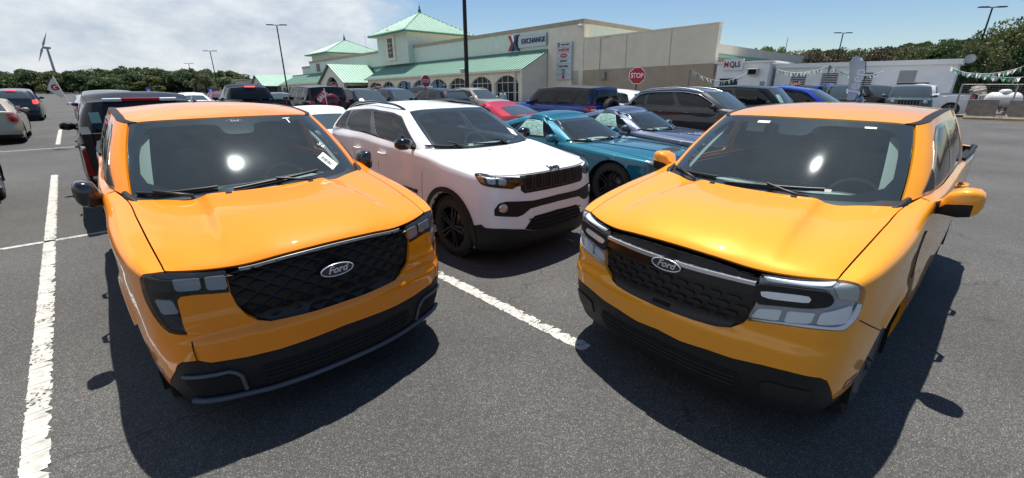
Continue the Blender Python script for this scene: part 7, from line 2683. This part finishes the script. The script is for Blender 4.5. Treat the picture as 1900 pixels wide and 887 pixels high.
LEAF = [leaf_mat('leaf_dark', (.050, .085, .030)), leaf_mat('leaf_mid', (.075, .115, .038)), leaf_mat('leaf_olive', (.10, .118, .042)), leaf_mat('leaf_brown', (.085, .068, .042)), leaf_mat('leaf_pale', (.15, .165, .085))]
BARK = mat('bark', (.07, .055, .042), rough=.95, noise=.3, nscale=8, bump=.5, bscale=25)
CROWNS = {}


def crown_mesh(key, seed, n, lobes, leaf, flat=False):
    """Leaf clumps spread through the volume of several lobes; unit crown (radius about 1, height about 1)."""
    if key in CROWNS: return CROWNS[key]
    rg = np.random.default_rng(seed)
    L = []
    for k in range(lobes):
        a = rg.uniform(0, 2 * np.pi); q = rg.uniform(.10, .85)
        z = rg.uniform(.12, .92)
        if flat: z = rg.choice([.45, .65, .85]) + rg.uniform(-.05, .05)
        L.append((q * math.cos(a) * (1.1 - .5 * z), q * math.sin(a) * (1.1 - .5 * z), z, rg.uniform(.13, .36), rg.uniform(.06, .10) if flat else rg.uniform(.10, .24)))
    V, F = [], []
    per = n // lobes
    P = []
    for (x, y, z, r, h) in L:
        d = rg.normal(size=(per, 3)); d /= np.linalg.norm(d, axis=1)[:, None]
        rad = rg.uniform(.55, 1.08, size=(per, 1)) ** .6
        P.append(np.array([x, y, z]) + d * rad * np.array([r, r, h]))
    P = np.concatenate(P)
    N = len(P)
    a = rg.normal(size=(N, 3)); a /= np.linalg.norm(a, axis=1)[:, None]
    up = np.array([0, 0, 1.0])
    b = np.cross(a, rg.normal(size=(N, 3))); b /= np.linalg.norm(b, axis=1)[:, None]
    s = leaf * rg.uniform(.6, 1.4, size=(N, 1))
    q = [P + a * s, P + b * s * .55, P - a * s * .9, P - b * s * .6]
    VV = np.stack(q, 1).reshape(-1, 3)
    FF = np.arange(4 * N).reshape(-1, 4)
    me = bpy.data.meshes.new('crown')
    me.from_pydata(VV.tolist(), [], FF.tolist())
    me.update()
    CROWNS[key] = me
    return me


def tree(p, h, r, key, m, label, group, trunk=.35, rz=0.0, seed=0, name='broadleaf_tree'):
    o = empty(name, (p[0], p[1], p[2] if len(p) > 2 else 0), rz, label, 'tree', group)
    rg = random.Random(seed)
    zt = h * trunk
    tr = MB().tube([(0, 0, -.3), (.05 * r, .03 * r, zt * .5), (0, 0, zt), (.08 * r, -.05 * r, h * .75)], [.05 * h * .6, .04 * h * .6, .032 * h * .6, .01 * h], 8)
    for k in range(6):
        a = k * 1.05 + rg.uniform(-.3, .3)
        tr.tube([(0, 0, zt * .8), (math.cos(a) * r * .35, math.sin(a) * r * .35, zt + (h - zt) * .28), (math.cos(a) * r * .72, math.sin(a) * r * .72, zt + (h - zt) * .6)], [.018 * h, .012 * h, .005 * h], 6)
    tr.build('trunk', BARK, o)
    me = key.copy() if not key.materials else key
    if key.materials and key.materials[0] != m:
        me = key.copy(); me.materials.clear()
    if not me.materials: me.materials.append(m)
    c = link('crown', me, None, o, loc=(0, 0, zt * .55))
    c.scale = (r, r, h - zt * .55)
    return o


KA = [crown_mesh('a%d' % k, 20 + k, 7600, 34, .042) for k in range(4)]
KB = [crown_mesh('b%d' % k, 40 + k, 17000, 44, .026) for k in range(3)]
KF = [crown_mesh('f%d' % k, 60 + k, 7000, 22, .032, flat=True) for k in range(2)]
rg = random.Random(11)
# far tree line on the left
tops = [(0, 146), (18, 140), (36, 139), (52, 136), (70, 139), (88, 145), (112, 149), (132, 141), (150, 137), (170, 138), (190, 139), (208, 140), (226, 135), (246, 134), (262, 135), (280, 138), (300, 141), (318, 142), (336, 138), (356, 138), (374, 139), (392, 140), (410, 137), (428, 140)]
for k, (x, y) in enumerate(tops):
    Y = 120 + (k % 3) * 9 if x < 395 else 205
    p = at_depth(x + rg.uniform(-4, 4), y + rg.uniform(-5, 4), Y)
    tree((p[0], p[1], 0), p[2] + .8, rg.uniform(5.0, 6.5) * (1 if x < 395 else 1.6), KA[k % 4], LEAF[(0, 1, 0, 2)[k % 4]], 'dark broadleaf tree in the far tree line beyond the parked cars', 'far tree line on the left', .22, rg.uniform(0, 6), k)
for k, x in enumerate((-10, 25, 60, 100, 140, 180, 215, 250, 290, 330, 365)):
    p = at_depth(x, 152, 108)
    tree((p[0], p[1], 0), rg.uniform(3.6, 4.6), rg.uniform(4.6, 5.6), KA[(k + 1) % 4], LEAF[(0, 1, 0, 2, 0)[k % 5]], 'low bushy tree in front of the far tree line', 'low trees before the far tree line', .12, rg.uniform(0, 6), 50 + k)
p = at_depth(378, 150, 100)
tree((p[0], p[1], 0), 4.2, 3.0, KA[1], LEAF[4], 'pale leafed round bush before the far tree line', None, .15, 1, 77)
# trees behind the yard on the right
right = [(1425, 98, 62, 3.6, 1), (1452, 100, 66, 4.0, 1), (1490, 103, 64, 4.6, 3), (1525, 100, 66, 4.6, 0), (1560, 103, 63, 4.6, 3), (1600, 102, 62, 4.8, 1), (1640, 100, 60, 4.6, 3), (1668, 98, 62, 4.4, 0), (1700, 96, 58, 4.8, 2), (1730, 94, 60, 4.6, 0), (1752, 93, 56, 4.6, 0), (1785, 86, 54, 4.8, 0), (1815, 84, 52, 4.8, 1), (1850, 78, 50, 5.0, 0), (1880, 66, 46, 4.6, 1)]
for k, (x, y, Y, r, mi) in enumerate(right):
    p = at_depth(x, y + 1, Y)
    tree((p[0], p[1], 0), p[2] + .3, r, KB[k % 3], LEAF[mi], ['dark broadleaf tree in the wood behind the trailer yard', 'mid green broadleaf tree in the wood behind the trailer yard', 'olive green tree in the wood behind the trailer yard', 'brownish tree in the wood behind the trailer yard'][mi], 'wood behind the trailer yard', .25, rg.uniform(0, 6), 100 + k)
for k, (x, y, Y, r) in enumerate(((1545, 93, 66, 3.0), (1600, 96, 66, 2.8), (1648, 89, 64, 2.6), (1705, 80, 62, 2.8), (1795, 75, 58, 3.0))):
    p = at_depth(x, y, Y)
    tree((p[0], p[1], 0), p[2] + .2, r, KF[k % 2], LEAF[(1, 1, 0, 0, 1)[k]], 'taller tree with flat tiered branches standing above the wood', 'tiered trees above the wood', .55, rg.uniform(0, 6), 130 + k, 'tiered_tree')
for k, (x, y, Y, r) in enumerate(((1872, 70, 44, 3.6), (1908, 50, 42, 4.4), (1950, 60, 40, 4.0))):
    p = at_depth(x, y, Y)
    tree((p[0], p[1], 0), p[2] + .2, r, KB[(k + 1) % 3], LEAF[2 if k else 1], ['leafy light green tree at the corner of the yard', 'tallest leafy tree overhanging the yard fence', 'leafy tree with low branches next to the tallest tree'][k], None, .22, rg.uniform(0, 6), 150 + k)
for k, x in enumerate((1790, 1815, 1840, 1865, 1890, 1915)):
    p = at_depth(x, 140, 40)
    tree((p[0], p[1], 0), rg.uniform(4.2, 5.0), rg.uniform(2.4, 3.0), KB[k % 3], LEAF[(0, 2, 0)[k % 3]], 'dense low bush behind the gas tanks', 'bushes behind the gas tanks', .1, rg.uniform(0, 6), 170 + k, 'bush')
# land beyond the trees
vg = MB()
for (a0, a1, Y, h) in ((-40, 520, 150, 3.0), (1400, 1960, 72, 3.2)):
    p, q = at_depth(a0, 150, Y), at_depth(a1, 150, Y)
    vg.add([(p[0], p[1], -1), (q[0], q[1], -1), (q[0], q[1] + 30, h + 1), (p[0], p[1] + 30, h + 1), (q[0], q[1] + 300, h), (p[0], p[1] + 300, h)], [(0, 1, 2, 3), (3, 2, 4, 5)])
tag(vg.build('hillside', mat('scrub', (.035, .05, .02), rough=1, noise=.4, nscale=.3), None, fix=False), kind='structure')
